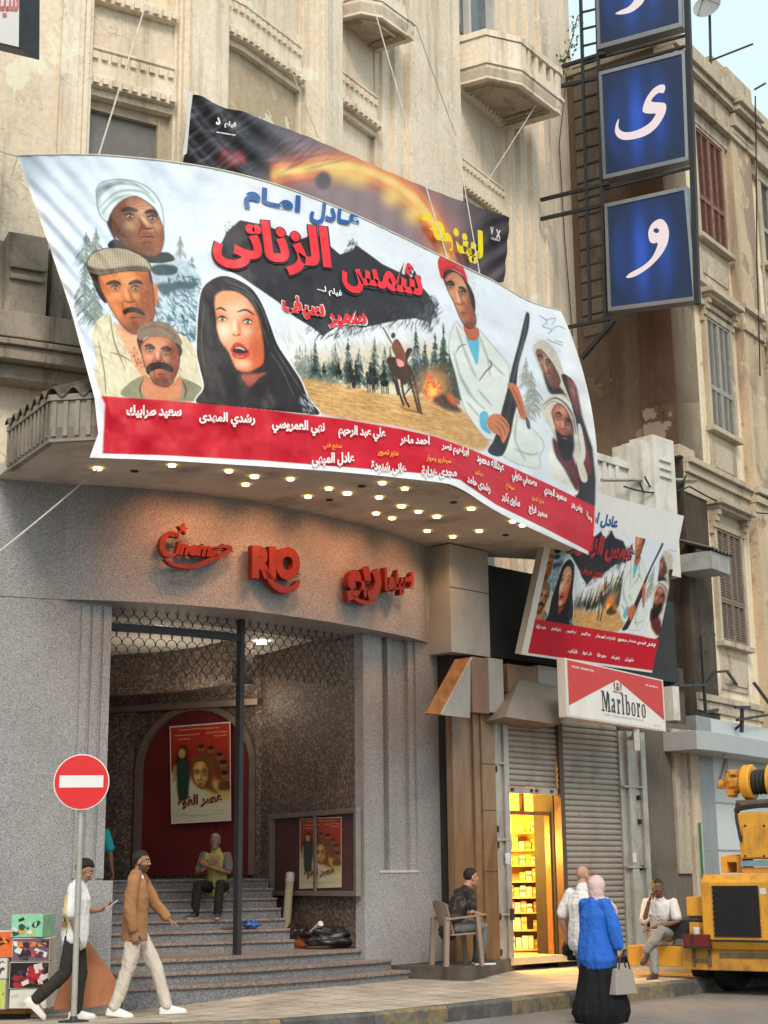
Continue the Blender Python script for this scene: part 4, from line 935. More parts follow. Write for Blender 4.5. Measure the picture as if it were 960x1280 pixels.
# left hand wall of the recess, hidden from the street
mb = MB(); LWs = Plan([tuple(jl + np.array([-1.1, .6])), tuple(D2)]); mb.wall(LWs, 0, LWs.len, 0, 6.4, -.3, -.02); mb.build('side_wall', G_maroon, CB)
mb = MB(); mb.wall(BK, -.4, BK.len, zled - .10, zled - .003, -.1, .16); mb.build('ledge', m_plain('ledge_stone', (.18, .13, .10), .5, .2, 5), CB)
# arched maroon door
mb = MB(); ca = (sd0 + sd1)/2; ra = (sd1 - sd0)/2; spr = zled - .12 - ra*.92
arc = [(ca + ra*math.cos(PI*k/20), spr + ra*.92*math.sin(PI*k/20)) for k in range(21)]
vs = [BK.pt(sd0, zdb, -.06)] + [BK.pt(s, z, -.06) for s, z in arc[::-1]] + [BK.pt(sd1, zdb, -.06)]
mb.slab3(vs[::-1], .04); dr = mb.build('arched_door', M_REDB, CB)
mb = MB()
for k in range(20):
    (a0, b0), (a1, b1) = arc[k], arc[k+1]; f = 1.11
    o0, o1 = (ca + (a0-ca)*f, spr + (b0-spr)*f), (ca + (a1-ca)*f, spr + (b1-spr)*f)
    q = [(a0, b0), (o0[0], o0[1]), (o1[0], o1[1]), (a1, b1)]
    mb.hexa([BK.pt(s, z, -.1) for s, z in q], [BK.pt(s, z, .03) for s, z in q])
for sg in (sd0, sd1):
    a = sg + (-.11*ra if sg == sd0 else 0); mb.wall(BK, a, a + .11*ra, zdb, spr, -.1, .03)
mb.build('door_surround', m_plain('surround_stone', (.17, .125, .10), .5, .2, 6), CB)
mb = MB(); mb.wall(BK, BK.S(268, 1000) , BK.S(268, 1000) + .012, zdb, zdb + 1., -.06, -.052); mb.build('seam', M_DARKIN, dr)
# ceiling of the recess
mb = MB(); pts = [tuple(LW.at(s, -.95)) for s in np.linspace(s135 - .2, s455 + .3, 9)] + [tuple(D1 + np.array([.3, .3])), tuple(D2 + np.array([-.2, .4]))]
mb.prism(pts, 4.99, 5.12); mb.build('ceiling', M_CEILW, CB)
# drop bulkhead that bounds the bright ceiling
bk = [at_y(px, 840, y)[:2] for px, y in ((120, 23.9), (200, 23.5), (250, 23.0), (290, 22.3), (318, 22.6))]
BH = Plan([tuple(p) for p in bk]); mb = MB(); mb.wall(BH, -.6, BH.len, 4.35, 4.988, -.25, 0, .3); mb.build('bulkhead', G_maroon, CB)

# ---------------- steps
def offline(o, s0, s1, n=14): return [LW.at(s, o) for s in np.linspace(s0, s1, n)]
stp = MB(); trd = MB()
s138 = LW.S(141, 1200); sr = LW.S(462, 1200)
front = [(.62, .02, zl - .30), (.30, .02, zl - .15), (-.02, .0, zl)]   # off of the nosing at mid span, spare, top z
def step(off, z0, z1, sa, sb, back, bow=0.):
    A = []; 
    for s in np.linspace(sa, sb, 16):
        u = (s-sa)/(sb-sa); A.append(LW.at(s, off + bow*math.sin(PI*u)))
    Bk = [LW.at(s, back) for s in np.linspace(sa, sb, 16)]
    for i in range(15):
        q = [A[i], A[i+1], Bk[i+1], Bk[i]]; stp.hexa([(*p, z0) for p in q], [(*p, z1 - .04) for p in q])
    A2 = [LW.at(s, off + .035 + bow*math.sin(PI*(s-sa)/(sb-sa))) for s in np.linspace(sa, sb, 16)]
    for i in range(15):
        q = [A2[i], A2[i+1], Bk[i+1], Bk[i]]; trd.hexa([(*p, z1 - .039) for p in q], [(*p, z1) for p in q])
step(.42, -.1, zl - .28, s138, LW.S(482, 1210), -.8, .15)
step(.16, zl - .279, zl - .14, s138, LW.S(478, 1200), -.8, .12)
step(-.10, zl - .139, zl, s138 - .05, s455 + .02, -1.3, .08)
# landing floor and inner flight
pts = [tuple(LW.at(s, -1.25)) for s in np.linspace(s135, s455, 9)] + [tuple(jr + np.array([.1, .3])), tuple(D1 + np.array([.2, .2])), tuple(D2)]
trd.prism(pts, zl - .3, zl - .002)
RW = np.array([math.cos(math.radians(28)), math.sin(math.radians(28))]) # run direction of risers
nrm = np.array([-RW[1], RW[0]])
org = at_y(200, 1183, 20.55)[:2]
nst = 7; rise = .135; tread = .30
for k in range(nst):
    p = org + nrm*tread*k; z = zl + rise*(k+1)
    a = p - RW*2.6; b = p + RW*3.2
    # clip the right end at the side wall
    e = np.array([-1.45, 22.1]) - D1; den = RW[0]*e[1] - RW[1]*e[0]; t = ((D1[0]-p[0])*e[1] - (D1[1]-p[1])*e[0])/den; b = p + RW*(t - .01)
    q = [a, b, b + nrm*3.2, a + nrm*3.2]
    q = [q[0], q[1], q[1] + nrm*(tread+.05), q[0] + nrm*(tread+.05)] if k < nst-1 else [q[0], q[1], D1 + np.array([.05, .1]), D2 + np.array([0, .2])]
    stp.hexa([(*x, zl - .1) for x in q], [(*x, z - .035) for x in q])
    q2 = [q[0] - nrm*.03, q[1] - nrm*.03] + q[2:]; trd.hexa([(*x, z - .034) for x in q2], [(*x, z) for x in q2])
ZTOP = zl + rise*nst
st = stp.build('entrance_steps', G_step, CB); trd.build('treads', G_tread, st, bevel=.006)

# ---------------- entrance screen: post, rail and lattice
mb = MB(); sp = LW.S(299, 1000, -.3); wpost = .036
mb.wall(LW, sp - wpost, sp + wpost, zl, 4.98, -.36, -.26); sc_post = mb.build('screen_post', MET_DK, CB)
mb = MB(); zr_ = LW.Z(215, 789, -.3); s_a, s_b = s135, sp
mb.wall(LW, s135, sp - wpost, zr_ - .05, zr_ + .05, -.34, -.27); mb.build('screen_rail', MET_DK, CB)
mb = MB()
cell = .155
def lattice(sa, sb, z0, z1):
    n = int((sb-sa)/cell); m = int((z1-z0)/(cell*.62)) + 1
    for j in range(m):
        for i in range(n+1):
            s = sa + (i + .5*(j % 2))*cell; z = z1 - (j+1)*cell*.62
            if s + cell/2 > sb: continue
            P = []
            for k in range(7):
                a = PI*k/6; P.append(LW.pt(s + cell/2*math.cos(a), z + cell*.62*math.sin(a)**.8 if 0 < k < 6 else z, -.305))
            mb.tube(P, .0062, 4)
zlat = LW.Z(200, 838, -.3)
lattice(s135 + .02, sp - .05, zlat, 4.95); mb.build('lattice', MET_DK, CB); mb = MB(); lattice(sp + .08, s455 - .05, LW.Z(400, 848, -.3), 4.95)
mb.build('lattice', MET_DK, CB)
# recess lamps
M_LAMPW = m_emit('lamp_white', (1., .93, .8), 14.)
for i, (px, py) in enumerate(((200, 787), (243, 792), (327, 803))):
    q = on_z(px, py, 4.965); mb = MB(); mb.lathe([(.075, -.02), (.08, .02)], q, 14); o = mb.build('recess_lamp', M_LAMPW, CB)
    L = bpy.data.lights.new('recess_light', 'POINT'); L.energy = 7; L.color = (1, .86, .68); L.shadow_soft_size = .3; lo = bpy.data.objects.new('recess_light', L); COL.objects.link(lo); lo.location = (q[0] - .3, q[1] + 1.0, q[2] - .75)

# ---------------- canopy
ZS = 6.40
cfront = [np.array(p) for p in ((-4.55, 17.75), (-3.78, 16.52), (-3.05, 16.42), (-2.1, 16.62), (-1.2, 16.95), (-.3, 17.45), (.45, 17.98), (.95, 18.75), (3.1, 22.55), (2.55, 23.6))]
CF = Plan([tuple(p) for p in cfront])
wallpts = [tuple(LW.at(s, -.3)) for s in np.linspace(s13 - .2, s562, 10)]
poly = [tuple(p) for p in cfront] + [tuple(np.array([1.35, 23.2]))] + wallpts[::-1]
mb = MB(); mb.prism(poly, ZS, ZS + .14); cn = mb.build('canopy', M_CEIL, CB)
mb = MB(); mb.wall(CF, 0, CF.len, ZS - .03, ZS + .52, -.08, .0, .6)
k = 0.
while k < CF.len: mb.wall(CF, k, min(k + .05, CF.len), ZS + .03, ZS + .44, -.01, .022, 9.); k += .135
mb.wall(CF, 0, CF.len, ZS + .45, ZS + .52, -.05, .035, .6)
mb.build('fascia', M_CANOPY, cn)
mb = MB(); vs, fs = [], []; ss = np.arange(0, 3.1, .03)
for s in ss:
    w = .055*math.sin(2*PI*s/.24)
    a, b = CF.ext(s, .06), CF.ext(s, -.65); vs += [(a[0], a[1], ZS + .55 + w), (b[0], b[1], ZS + .86 + w), (b[0], b[1], ZS + .845 + w), (a[0], a[1], ZS + .535 + w)]
for i in range(len(ss)-1):
    for j in range(4): fs.append((4*i+j, 4*i+4+j, 4*i+4+(j+1) % 4, 4*i+(j+1) % 4))
mb.add(vs, fs); mb.build('corrugated_cover', M_RUST, cn, smooth=True)
# downlights, some lit, a few dead
M_LAMPY = m_emit('lamp_yellow', (1., .72, .22), 6.5)
LIT = [(122, 586), (215, 582), (286, 589), (307, 606), (318, 596), (363, 599), (385, 621), (411, 611), (434, 617), (474, 622), (478, 604), (506, 611), (502, 633), (470, 642), (490, 648), (523, 640), (546, 646), (534, 664), (566, 671), (599, 664), (589, 636), (641, 652), (653, 657)]
rim = MB()
for i, (px, py) in enumerate(LIT):
    q = on_z(px, py, ZS - .012); mb = MB(); r = .044 if i % 4 else .052
    mb.lathe([(r, -.012), (r, .014)], q, 14); o = mb.build('downlight', M_LAMPY, cn)
for px, py in ((168, 589), (452, 608), (567, 628), (632, 669), (412, 625)):
    q = on_z(px, py, ZS - .006); mb = MB(); mb.lathe([(.05, -.006), (.05, .008)], q, 12); mb.build('dead_downlight', M_DARKIN, cn)
def spot(name, loc, tgt, e, col, ang=70, blend=.6, size=.05):
    L = bpy.data.lights.new(name, 'SPOT'); L.energy = e; L.color = col; L.spot_size = math.radians(ang); L.spot_blend = blend; L.shadow_soft_size = size
    o = bpy.data.objects.new(name, L); COL.objects.link(o); o.location = loc; o.rotation_euler = (Vector(tgt) - Vector(loc)).to_track_quat('-Z', 'Y').to_euler(); return o
for px, py in ((205, 645), (258, 655), (330, 672), (400, 690), (445, 698), (505, 708)):          # warm downlights grazing the frieze letters
    s, z = LW.hit(px, py, .4); a = LW.pt(s, ZS - .05, 1.15); b = LW.pt(s, 5.5, .2)
    spot('frieze_spot', a, b, 44, (1., .38, .15), 95, 1., .12)
for px, py in ((215, 582), (385, 621), (506, 611), (566, 671), (641, 652)):
    q = on_z(px, py, ZS - .05); spot('canopy_spot', q, q - np.array([0, 0, 3]), 40, (1., .60, .30), 140, .8, .06)
# ================================================================ row of shops
SHP = thing('shop_row', (3, 24.5, .3), 'low row of shops with metal roller shutters and brown marble column beside the cinema', 'shops')
sp_ = lambda px, py=1000, o=0.: SH.S(px, py, o)
sz_ = lambda px, py, o=0.: SH.Z(px, py, o)
ZF = .37
# plinth step in front of the shops
mb = MB(); q = [on_z(x, y, .21)[:2] for x, y in ((498, 1222), (589, 1224), (640, 1212), (700, 1203))]
pl_dir = (q[2]-q[1])/np.linalg.norm(q[2]-q[1]); far = q[1] + pl_dir*4.6
poly = [tuple(LW.at(LW.S(484, 1210), -.1)), tuple(q[0]), tuple(q[1]), tuple(far), tuple(SH.at(4.6, -.3)), tuple(SH.at(0, -.5))]
mb.prism(poly, 0, ZF); mb.build('plinth_step', m_plain('plinth_dark', (.075, .062, .052), .6, .25, 3, .2, 0, .4, 40, (.2, .17, .14), 2., .4), SHP, bevel=.012)
E1 = sp_(632); 
mb = MB()                                                 # backing wall with one real opening
sO0, sO1 = sp_(634), sp_(697)
zt1 = sz_(665, 905); zb1 = sz_(665, 988)
mb.wall(SH, -.15, sO0, 0, 6.2, -.9, -.10); mb.wall(SH, sO1, SH.len - .3, 0, 6.2, -.5, -.10); mb.wall(SH, sO0, sO1, zt1, 6.2, -.9, -.10)
mb.build('shop_wall', M_DARKIN, SHP)
mb = MB(); zc = sz_(600, 893)
mb.wall(SH, sp_(565), sp_(589), ZF, zc, -.1, .03); mb.wall(SH, sp_(589.3), sp_(597), ZF, zc, -.1, .07)
mb.wall(SH, sp_(597.4), sp_(614), ZF, zc, -.1, .10)
mb.build('marble_column', MARBLE_B, SHP, bevel=.006)
mb = MB()
for z in (sz_(605, 955, .12), sz_(605, 1013, .12), sz_(605, 1090, .12)): mb.wall(SH, sp_(597.4), sp_(613.8), z, z + .012, .08, .102)
mb.build('joint_lines', m_plain('joint_dark', (.05, .03, .02), .6), SHP)
mb = MB()
mb.wall(SH, sp_(614.4), sp_(622), ZF, sz_(620, 892), -.1, .06); mb.wall(SH, sp_(622.2), sp_(627), ZF, sz_(620, 892), -.1, .03); mb.wall(SH, sp_(627.2), sp_(633), ZF, sz_(620, 892), -.1, .07)
for yy in (955, 1051, 1145): z = sz_(620, yy, .06); mb.wall(SH, sp_(614.2), sp_(633), z, z + .03, 0, .075)
mb.build('door_frame', MET_AL, SHP, bevel=.004)
for yy in (965, 1040, 1060, 1150, 1195): z = sz_(620, yy, .06); mb = MB(); mb.wall(SH, sp_(616), sp_(617.6), z, z + .09, .05, .085); mb.build('hinge', MET_DK, SHP)
mb = MB(); mb.wall(SH, sp_(629), sp_(632.6), sz_(630, 1150), sz_(630, 1136), .05, .10); mb.build('latch', MET_DK, SHP)
mb = MB(); mb.wall(SH, sp_(625), sp_(631), sz_(628, 1080, .08), sz_(628, 1066, .08), .07, .076); mb.build('notice', m_plain('notice_blue', (.5, .58, .62), .5, .3, 12), SHP)
# upper claddings
mb = MB(); mb.wall(SH, sp_(590, 850, .18), sp_(611, 850, .18), sz_(600, 891, .18), sz_(600, 822, .18), -.1, .18); mb.build('brown_cladding', M_PANELB, SHP, bevel=.006)
mb = MB(); mb.wall(SH, sp_(611.6, 850, .18), sp_(630, 850, .18), sz_(620, 891, .18), sz_(620, 823, .18), -.1, .17); mb.build('grey_cladding', M_PANEL, SHP, bevel=.006)
mb = MB(); mb.wall(SH, sp_(562, 750, .1), sp_(610, 750, .1), sz_(585, 818, .1), 6.38, -.4, .12); mb.build('grey_cladding', M_PANEL, SHP, bevel=.006)
zj = sz_(585, 738, .12); mb = MB(); mb.wall(SH, sp_(562, 750, .1), sp_(610, 750, .1), zj, zj + .012, .1, .123); mb.build('panel_seam', MET_DK, SHP)
mb = MB(); mb.wall(SH, sp_(610.6, 750, .05), SH.len - .4, sz_(640, 824, .05), 6.2, -.4, .02); mb.build('dark_void_slab', M_BLACKB, SHP)  # near-black slab, its colour stands in for the shade of a void
mb = MB(); mb.wall(SH, sp_(633, 840, .1), sp_(671, 840, .1), sz_(650, 866, .1), sz_(650, 832, .1), -.1, .12); mb.build('brown_cladding', M_PANELB, SHP)
mb = MB(); mb.wall(SH, sp_(671.5, 840, .1), sp_(705, 840, .1), sz_(690, 866, .1), sz_(690, 834, .1), -.1, .12); mb.build('grey_cladding', M_PANEL, SHP)
# sloping box over the shutter
mb = MB(); a = [SH.pt(sp_(647, 850, .1), sz_(660, 850, .15), .13), SH.pt(sp_(706, 860, .1), sz_(690, 858, .15), .13), SH.pt(sp_(699, 905, .5), sz_(690, 905, .5), .5), SH.pt(sp_(632, 895, .5), sz_(660, 899, .5), .5)]
b_ = [p - np.array([0, 0, .12]) for p in a[:2]]; lo2 = [SH.pt(sp_(699, 905, .5), sz_(690, 905, .5) - .05, .02), SH.pt(sp_(632, 895, .5), sz_(660, 899, .5) - .05, .02)]
mb.hexa([SH.pt(sp_(632, 895, .5), a[3][2] - .04, .05), SH.pt(sp_(699, 905, .5), a[2][2] - .04, .05), a[2], a[3]], [SH.pt(sp_(647, 850, .1), a[0][2], .05), SH.pt(sp_(706, 860, .1), a[1][2], .05), a[1], a[0]])
mb.build('shutter_hood', m_plain('hood_grey', (.20, .175, .15), .55, .12, 2, .05, .1, .4, 50, (.1, .08, .06), 1.6, .5), SHP, bevel=.005)
# roller shutters
def shutter(s0, s1, z0, z1, off=-.03, pitch=.085):
    mb = MB(); n = int((z1-z0)/pitch); vs, fs = [], []
    prof = [(z0, 0)]
    for i in range(n):
        z = z0 + i*pitch; prof += [(z + pitch*.08, .0), (z + pitch*.2, .022), (z + pitch*.5, .032), (z + pitch*.86, .024), (z + pitch*.96, .0)]
    prof.append((z1, 0))
    for s in (s0, s1):
        for z, o in prof: vs.append(SH.pt(s, z, off + o))
    k = len(prof)
    for i in range(k-1): fs.append((i, k+i, k+i+1, i+1))
    mb.add(vs, fs); o = mb.build('roller_shutter', M_SHUT, SHP, smooth=True)
    b = MB(); b.wall(SH, s0, s1, z0 - .10, z0 - .003, off - .03, off + .035)
    bo = b.build('bottom_bar', m_plain('bar_steel', (.40, .37, .33), .5, .2, 4, .05, .3, .4, 50, (.12, .09, .07), 4, .6), o, bevel=.005)
    l = MB()
    for f in (.08, .45, .55, .85): l.wall(SH, s0 + (s1-s0)*f, s0 + (s1-s0)*f + .05, z0 - .07, z0 - .03, off + .03, off + .055)
    l.build('latch', MET_DK, bo)
    return o
shutter(sp_(633.2), sp_(697.5), sz_(665, 984), sz_(665, 895))
mb = MB(); mb.wall(SH, sp_(697.8), sp_(703), ZF, sz_(700, 905), -.1, .05); mb.build('shutter_rail', MET_BR, SHP)
shutter(sp_(703.2), sp_(774), ZF + .12, sz_(735, 900), -.02, .088)
mb = MB()
for a, b, o in ((774.4, 781, .04), (781.2, 789, .10), (789.3, 797, .06), (797.2, 803, .11)): mb.wall(SH, sp_(a), sp_(b), ZF - .1, sz_(785, 915), -.1, o)
for yy in (985, 1085): z = sz_(795, yy, .1); mb.wall(SH, sp_(774.4), sp_(803), z, z + .03, 0, .115)
mb.build('door_frame', MET_AL, SHP, bevel=.004)
for yy in (1000, 1030, 1088, 1140): z = sz_(792, yy, .1); mb = MB(); mb.wall(SH, sp_(792), sp_(794), z, z + .08, .05, .12); mb.build('hinge', MET_DK, SHP)
mb = MB(); mb.wall(SH, sp_(790, 1072, .1), sp_(794.5, 1072, .1), sz_(792, 1078, .1), sz_(792, 1066, .1), .11, .118); mb.build('notice', M_WHITE, SHP)
# bracket pipe of the cigarette sign and the plaster above the frame
mb = MB(); mb.wall(SH, sp_(778), sp_(806), sz_(790, 940), sz_(790, 905), -.1, .0); mb.build('head_panel', P_rough, SHP)
# lit interior
mb = MB(); I0, I1 = sO0 - .25, sO1 + .6; zt = zb1 + .5
mb.wall(SH, I0, I1, ZF, zt, -2.6, -2.5); mb.wall(SH, I0 - .1, I0, ZF, zt, -2.5, -.12); mb.wall(SH, I1, I1 + .1, ZF, zt, -2.5, -.12)
M_YW = m_plain('shop_wall_yellow', (.72, .52, .18), .6, .1, 2, .02)
mb.build('interior_wall', M_YW, SHP)
mb = MB(); mb.wall(SH, I0, I1, zt, zt + .1, -2.6, -.12); mb.build('interior_ceiling', M_YW, SHP)
mb = MB(); mb.wall(SH, I0, I1, ZF - .1, ZF + .004, -2.6, -.0); mb.build('interior_floor', m_plain('shop_floor', (.55, .45, .28), .35, .1, 2), SHP)
L = bpy.data.lights.new('shop_light', 'AREA'); L.energy = 260; L.color = (1., .52, .07); L.shape = 'RECTANGLE'; L.size = 1.0; L.size_y = 1.0
lo = bpy.data.objects.new('shop_light', L); COL.objects.link(lo); p = SH.pt((I0+I1)/2, zt - .06, -1.1); lo.location = p; lo.rotation_euler = (0, 0, 0)
L2 = bpy.data.lights.new('shelf_light', 'POINT'); L2.energy = 200; L2.color = (1., .56, .10); L2.shadow_soft_size = .15; lo = bpy.data.objects.new('shelf_light', L2); COL.objects.link(lo); lo.location = SH.pt(sp_(655), 2.0, -.75)
mb = MB(); mb.wall(SH, sp_(655), sp_(672), zt - .1, zt - .07, -1.5, -.8); mb.build('ceiling_lamp', m_emit('lamp_amber', (1., .62, .14), 6.), SHP)
# timber door frame standing open inside
mb = MB(); dz = sz_(660, 1014, -.2)
mb.wall(SH, sp_(634, 1100, -.2), sp_(697, 1100, -.2), dz - .06, dz + .0, -.26, -.16); mb.wall(SH, sp_(651, 1000, -.2), sp_(654, 1000, -.2), dz, zb1 + .3, -.24, -.18)
mb.wall(SH, sp_(686.5, 1100, -.2), sp_(688.5, 1100, -.2), ZF, dz - .06, -.26, -.16); mb.wall(SH, sp_(694, 1100, -.2), sp_(697, 1100, -.2), ZF, dz, -.26, -.16)
fr_ = mb.build('inner_door_frame', m_plain('wood_warm', (.20, .085, .03), .4, .3, 9, .1), SHP)
mb = MB(); mb.wall(SH, sp_(688.8, 1100, -.2), sp_(693.8, 1100, -.2), ZF, dz - .07, -.23, -.19); mb.build('door_leaf', m_plain('wood_warm2', (.26, .12, .045), .35, .3, 9, .1), fr_)
# parapet over the shops
mb = MB(); PO = -.30
sz2 = lambda px, py: SH.Z(px, py, PO)
def pb(x0, x1, y0, y1, o0, o1, ym=600): mb.wall(SH, SH.S(x0, ym, PO), SH.S(x1, ym, PO), sz2((x0+x1)/2, y1), sz2((x0+x1)/2, y0), o0, o1)
pb(640, 784, 566, 700, PO-.3, PO); pb(640, 784, 557, 566, PO-.3, PO+.06); pb(784, 796, 558, 720, PO-.3, PO+.05); pb(796, 806, 554, 720, PO-.3, PO+.14); pb(806, 832, 551, 720, PO-.3, PO+.22)
pb(752, 756, 572, 640, PO-.1, PO+.05); pb(768, 772, 572, 640, PO-.1, PO+.05); pb(760, 764, 580, 640, PO-.1, PO+.03); pb(740, 784, 640, 646, PO-.1, PO+.06)
for y in (578, 588, 598): pb(812, 826, y, y+3, PO, PO+.26)
mb.build('parapet', M_WHITE, SHP, bevel=.01)

# ================================================================ far building on the right
RB = thing('old_building', tuple(cb), 'weathered ochre apartment building with shuttered windows and moulded cornices on the right', 'building')
rS = lambda px, py, o=0.: RF.S(px, py, o)
rZ = lambda px, py, o=0.: RF.Z(px, py, o)
zcor = rZ(880, 100); 
mb = MB(); mb.wall(RF, .03, 30, -.1, zcor, -.6, 0, 3.); 
mb.build('front_wall', P_old, RB)
# brown side wall facing the cinema
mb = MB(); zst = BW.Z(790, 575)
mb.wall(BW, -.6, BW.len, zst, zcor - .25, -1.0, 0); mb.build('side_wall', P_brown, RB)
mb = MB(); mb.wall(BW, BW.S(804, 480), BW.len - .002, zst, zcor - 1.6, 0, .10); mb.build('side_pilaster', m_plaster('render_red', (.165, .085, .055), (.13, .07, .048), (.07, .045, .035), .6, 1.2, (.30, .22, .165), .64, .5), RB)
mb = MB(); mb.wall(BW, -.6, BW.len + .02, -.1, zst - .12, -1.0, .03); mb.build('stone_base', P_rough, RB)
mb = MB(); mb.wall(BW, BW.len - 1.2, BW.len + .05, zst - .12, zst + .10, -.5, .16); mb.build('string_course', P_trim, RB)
# blockwork strip seen behind the ladder
mb = MB(); mb.wall(BW, BW.S(722, 200), BW.S(752, 200), rZ(880, 420), zcor - .3, 0, .05)
mb.cur = 1
for i, y in enumerate(range(80, 400, 21)): z = BW.Z(737, y, .05); mb.wall(BW, BW.S(722, 200), BW.S(752, 200), z, z + .03, .02, .062)
mb.build('blockwork', [m_plaster('block_brown', (.25, .185, .14), (.17, .125, .095), (.07, .055, .042), .7, 3, bump=.8), M_DARKIN], RB)
# horizontal mouldings of the front
def rband(py0, py1, off, px=900, s0=0., s1=30., name='string_course', m=None):
    mb = MB(); z0, z1 = rZ(px, py1), rZ(px, py0); mb.wall(RF, s0 - .001, s1, z0, z1, -.1, off, 3.); return mb.build(name, m or P_trim, RB, bevel=.01)
sp9 = rS(922, 300)          # where the projecting bay starts
for y0, y1, o in ((100, 116, .42), (116.4, 124, .34), (124.4, 150, .22), (150.4, 156, .27), (156.4, 170, .12)): rband(y0, y1, o, 880, -.02, 30., 'cornice')
for y0, y1, o in ((345, 352, .16), (352.4, 372, .08), (372.4, 378, .14)): rband(y0, y1, o, 866)
for y0, y1, o in ((578, 585, .20), (585.4, 596, .12), (596.4, 620, .05)): rband(y0, y1, o, 866)
rband(872, 880, .10, 900); rband(880.4, 893, .05, 900)
# projecting pilaster/bay further on
mb = MB(); sA, sB = rS(921, 450), rS(945, 450)
mb.wall(RF, sA, sB, 0, zcor - .9, -.05, .20); mb.build('bay_pilaster', m_plaster('bay_ochre', (.60, .46, .31), (.50, .38, .26), (.16, .11, .08), .8, 1.3, (.36, .26, .19), .56, .4), RB)
zc2 = zcor - .35
for k, (dz, o, e) in enumerate(((0, .56, .12), (-.14, .48, .06), (-.30, .34, .02), (-.62, .27, .0))): mb = MB(); mb.wall(RF, sA - e, sB + e, zcor - .25 + dz - (.13 if k < 2 else .3 if k == 2 else .12), zcor - .25 + dz - .003, -.1, o); mb.build('capital', P_trim, RB, bevel=.012)
for y, o in ((345, .30), (372, .26), (578, .32), (590, .27)): z = rZ(866, y); mb = MB(); mb.wall(RF, sA - .02, sB + .02, z - .14, z, -.1, o); mb.build('string_course', P_trim, RB, bevel=.012)
# parapet urn block on the roof
mb = MB(); a = rS(902, 110); mb.wall(RF, a - .1, a + 1.0, zcor - .001, zcor + .85, -.9, -.12); mb.wall(RF, a + .05, a + .85, zcor + .85, zcor + 1.15, -.8, -.2); mb.wall(RF, sA - .2, sB + .1, zcor, zcor + .5, -.7, .3); mb.build('roof_parapet', P_trim, RB, bevel=.03)
mb = MB(); mb.wall(BW, -.6, BW.len, zcor - .25, zcor - .0, -.6, .06); mb.build('coping', P_trim, RB)

def louvres(mb, s0, s1, z0, z1, o, n):
    for i in range(n):
        a = z0 + (z1-z0)*i/n; b = z0 + (z1-z0)*(i+.86)/n
        vs = [RF.pt(s0, a, o+.022), RF.pt(s1, a, o+.022), RF.pt(s1, b, o), RF.pt(s0, b, o)]
        mb.add(vs, [(0, 1, 2, 3)])
def rwindow(pxl, pxr, pyt, pyb, m, hood=True, name='window', apron=True, open_leaf=False):
    pm = (pxl+pxr)/2; pym = (pyt+pyb)/2
    s0, s1 = rS(pxl, pym), rS(pxr, pym); z0, z1 = rZ(pm, pyb), rZ(pm, pyt)
    w = MB(); f = .11
    w.wall(RF, s0 - f, s0, z0 - .1, z1 + .12, -.02, .10); w.wall(RF, s1, s1 + f, z0 - .1, z1 + .12, -.02, .10); w.wall(RF, s0, s1, z1, z1 + .12, -.02, .10)
    o = w.build(name, P_trim, RB, bevel=.008)
    g = MB(); g.wall(RF, s0, s1, z0, z1, -.01, .012); g.build('recess', M_DARKIN, o)
    h = MB(); sm = (s0+s1)/2; zm = z0 + (z1-z0)*.36
    for a, b in ((s0, sm), (sm, s1)):
        for c, d in ((z0, zm), (zm, z1)):
            t = .05; oo = .075
            h.wall(RF, a + .005, a + t, c + .004, d - .004, .013, oo); h.wall(RF, b - t, b - .005, c + .004, d - .004, .013, oo); h.wall(RF, a + t, b - t, c + .004, c + t, .013, oo); h.wall(RF, a + t, b - t, d - t, d - .004, .013, oo)
            mid = (a+b)/2; h.wall(RF, mid - .016, mid + .016, c + t, d - t, .013, oo - .004)
            louvres(h, a + t, b - t, c + t, d - t, .03, int((d-c)/.055))
    h.build('shutter', m, o)
    sl = MB(); sl.wall(RF, s0 - .16, s1 + .16, z0 - .13, z0 - .03, -.02, .18); sl.build('sill', P_trim, o, bevel=.01)
    if apron:
        a = MB(); a.wall(RF, s0 - .05, s1 + .05, z0 - .95, z0 - .25, -.02, .035); a.wall(RF, s0 + .06, s1 - .06, z0 - .84, z0 - .36, .0, .06); a.build('apron', P_trim, o, bevel=.01)
    if hood:
        hh = MB(); hh.wall(RF, s0 - .25, s1 + .25, z1 + .42, z1 + .52, -.02, .36); hh.wall(RF, s0 - .18, s1 + .18, z1 + .34, z1 + .42, -.02, .26); hh.wall(RF, s0 - .10, s1 + .10, z1 + .12, z1 + .34, -.02, .07)
        for sg in (s0 - .16, s1 + .04):
            for i in range(4): hh.wall(RF, sg, sg + .12, z1 + .34 - .12*(i+1), z1 + .34 - .12*i - .002, -.02, .24 - .05*i)
        hh.build('hood', P_trim, o, bevel=.008)
    return o
rwindow(869, 901, 178, 302, M_WBROWN, False)
rwindow(883, 911, 408, 538, M_WGREY)
rwindow(895, 925, 668, 803, M_WDARK)
rwindow(950, 985, 232, 340, M_WGREY, False)
rwindow(962, 992, 468, 575, M_WGREY)
rwindow(972, 1004, 705, 825, M_WDARK)
mb = MB(); s_ = rS(925, 300); mb.tube([RF.pt(rS(929, 160), rZ(929, y), .05 + .18) for y in (140, 400, 700, 870)], .03, 6); mb.build('drain_pipe', m_plain('pipe_grey', (.42, .36, .28), .6), RB)
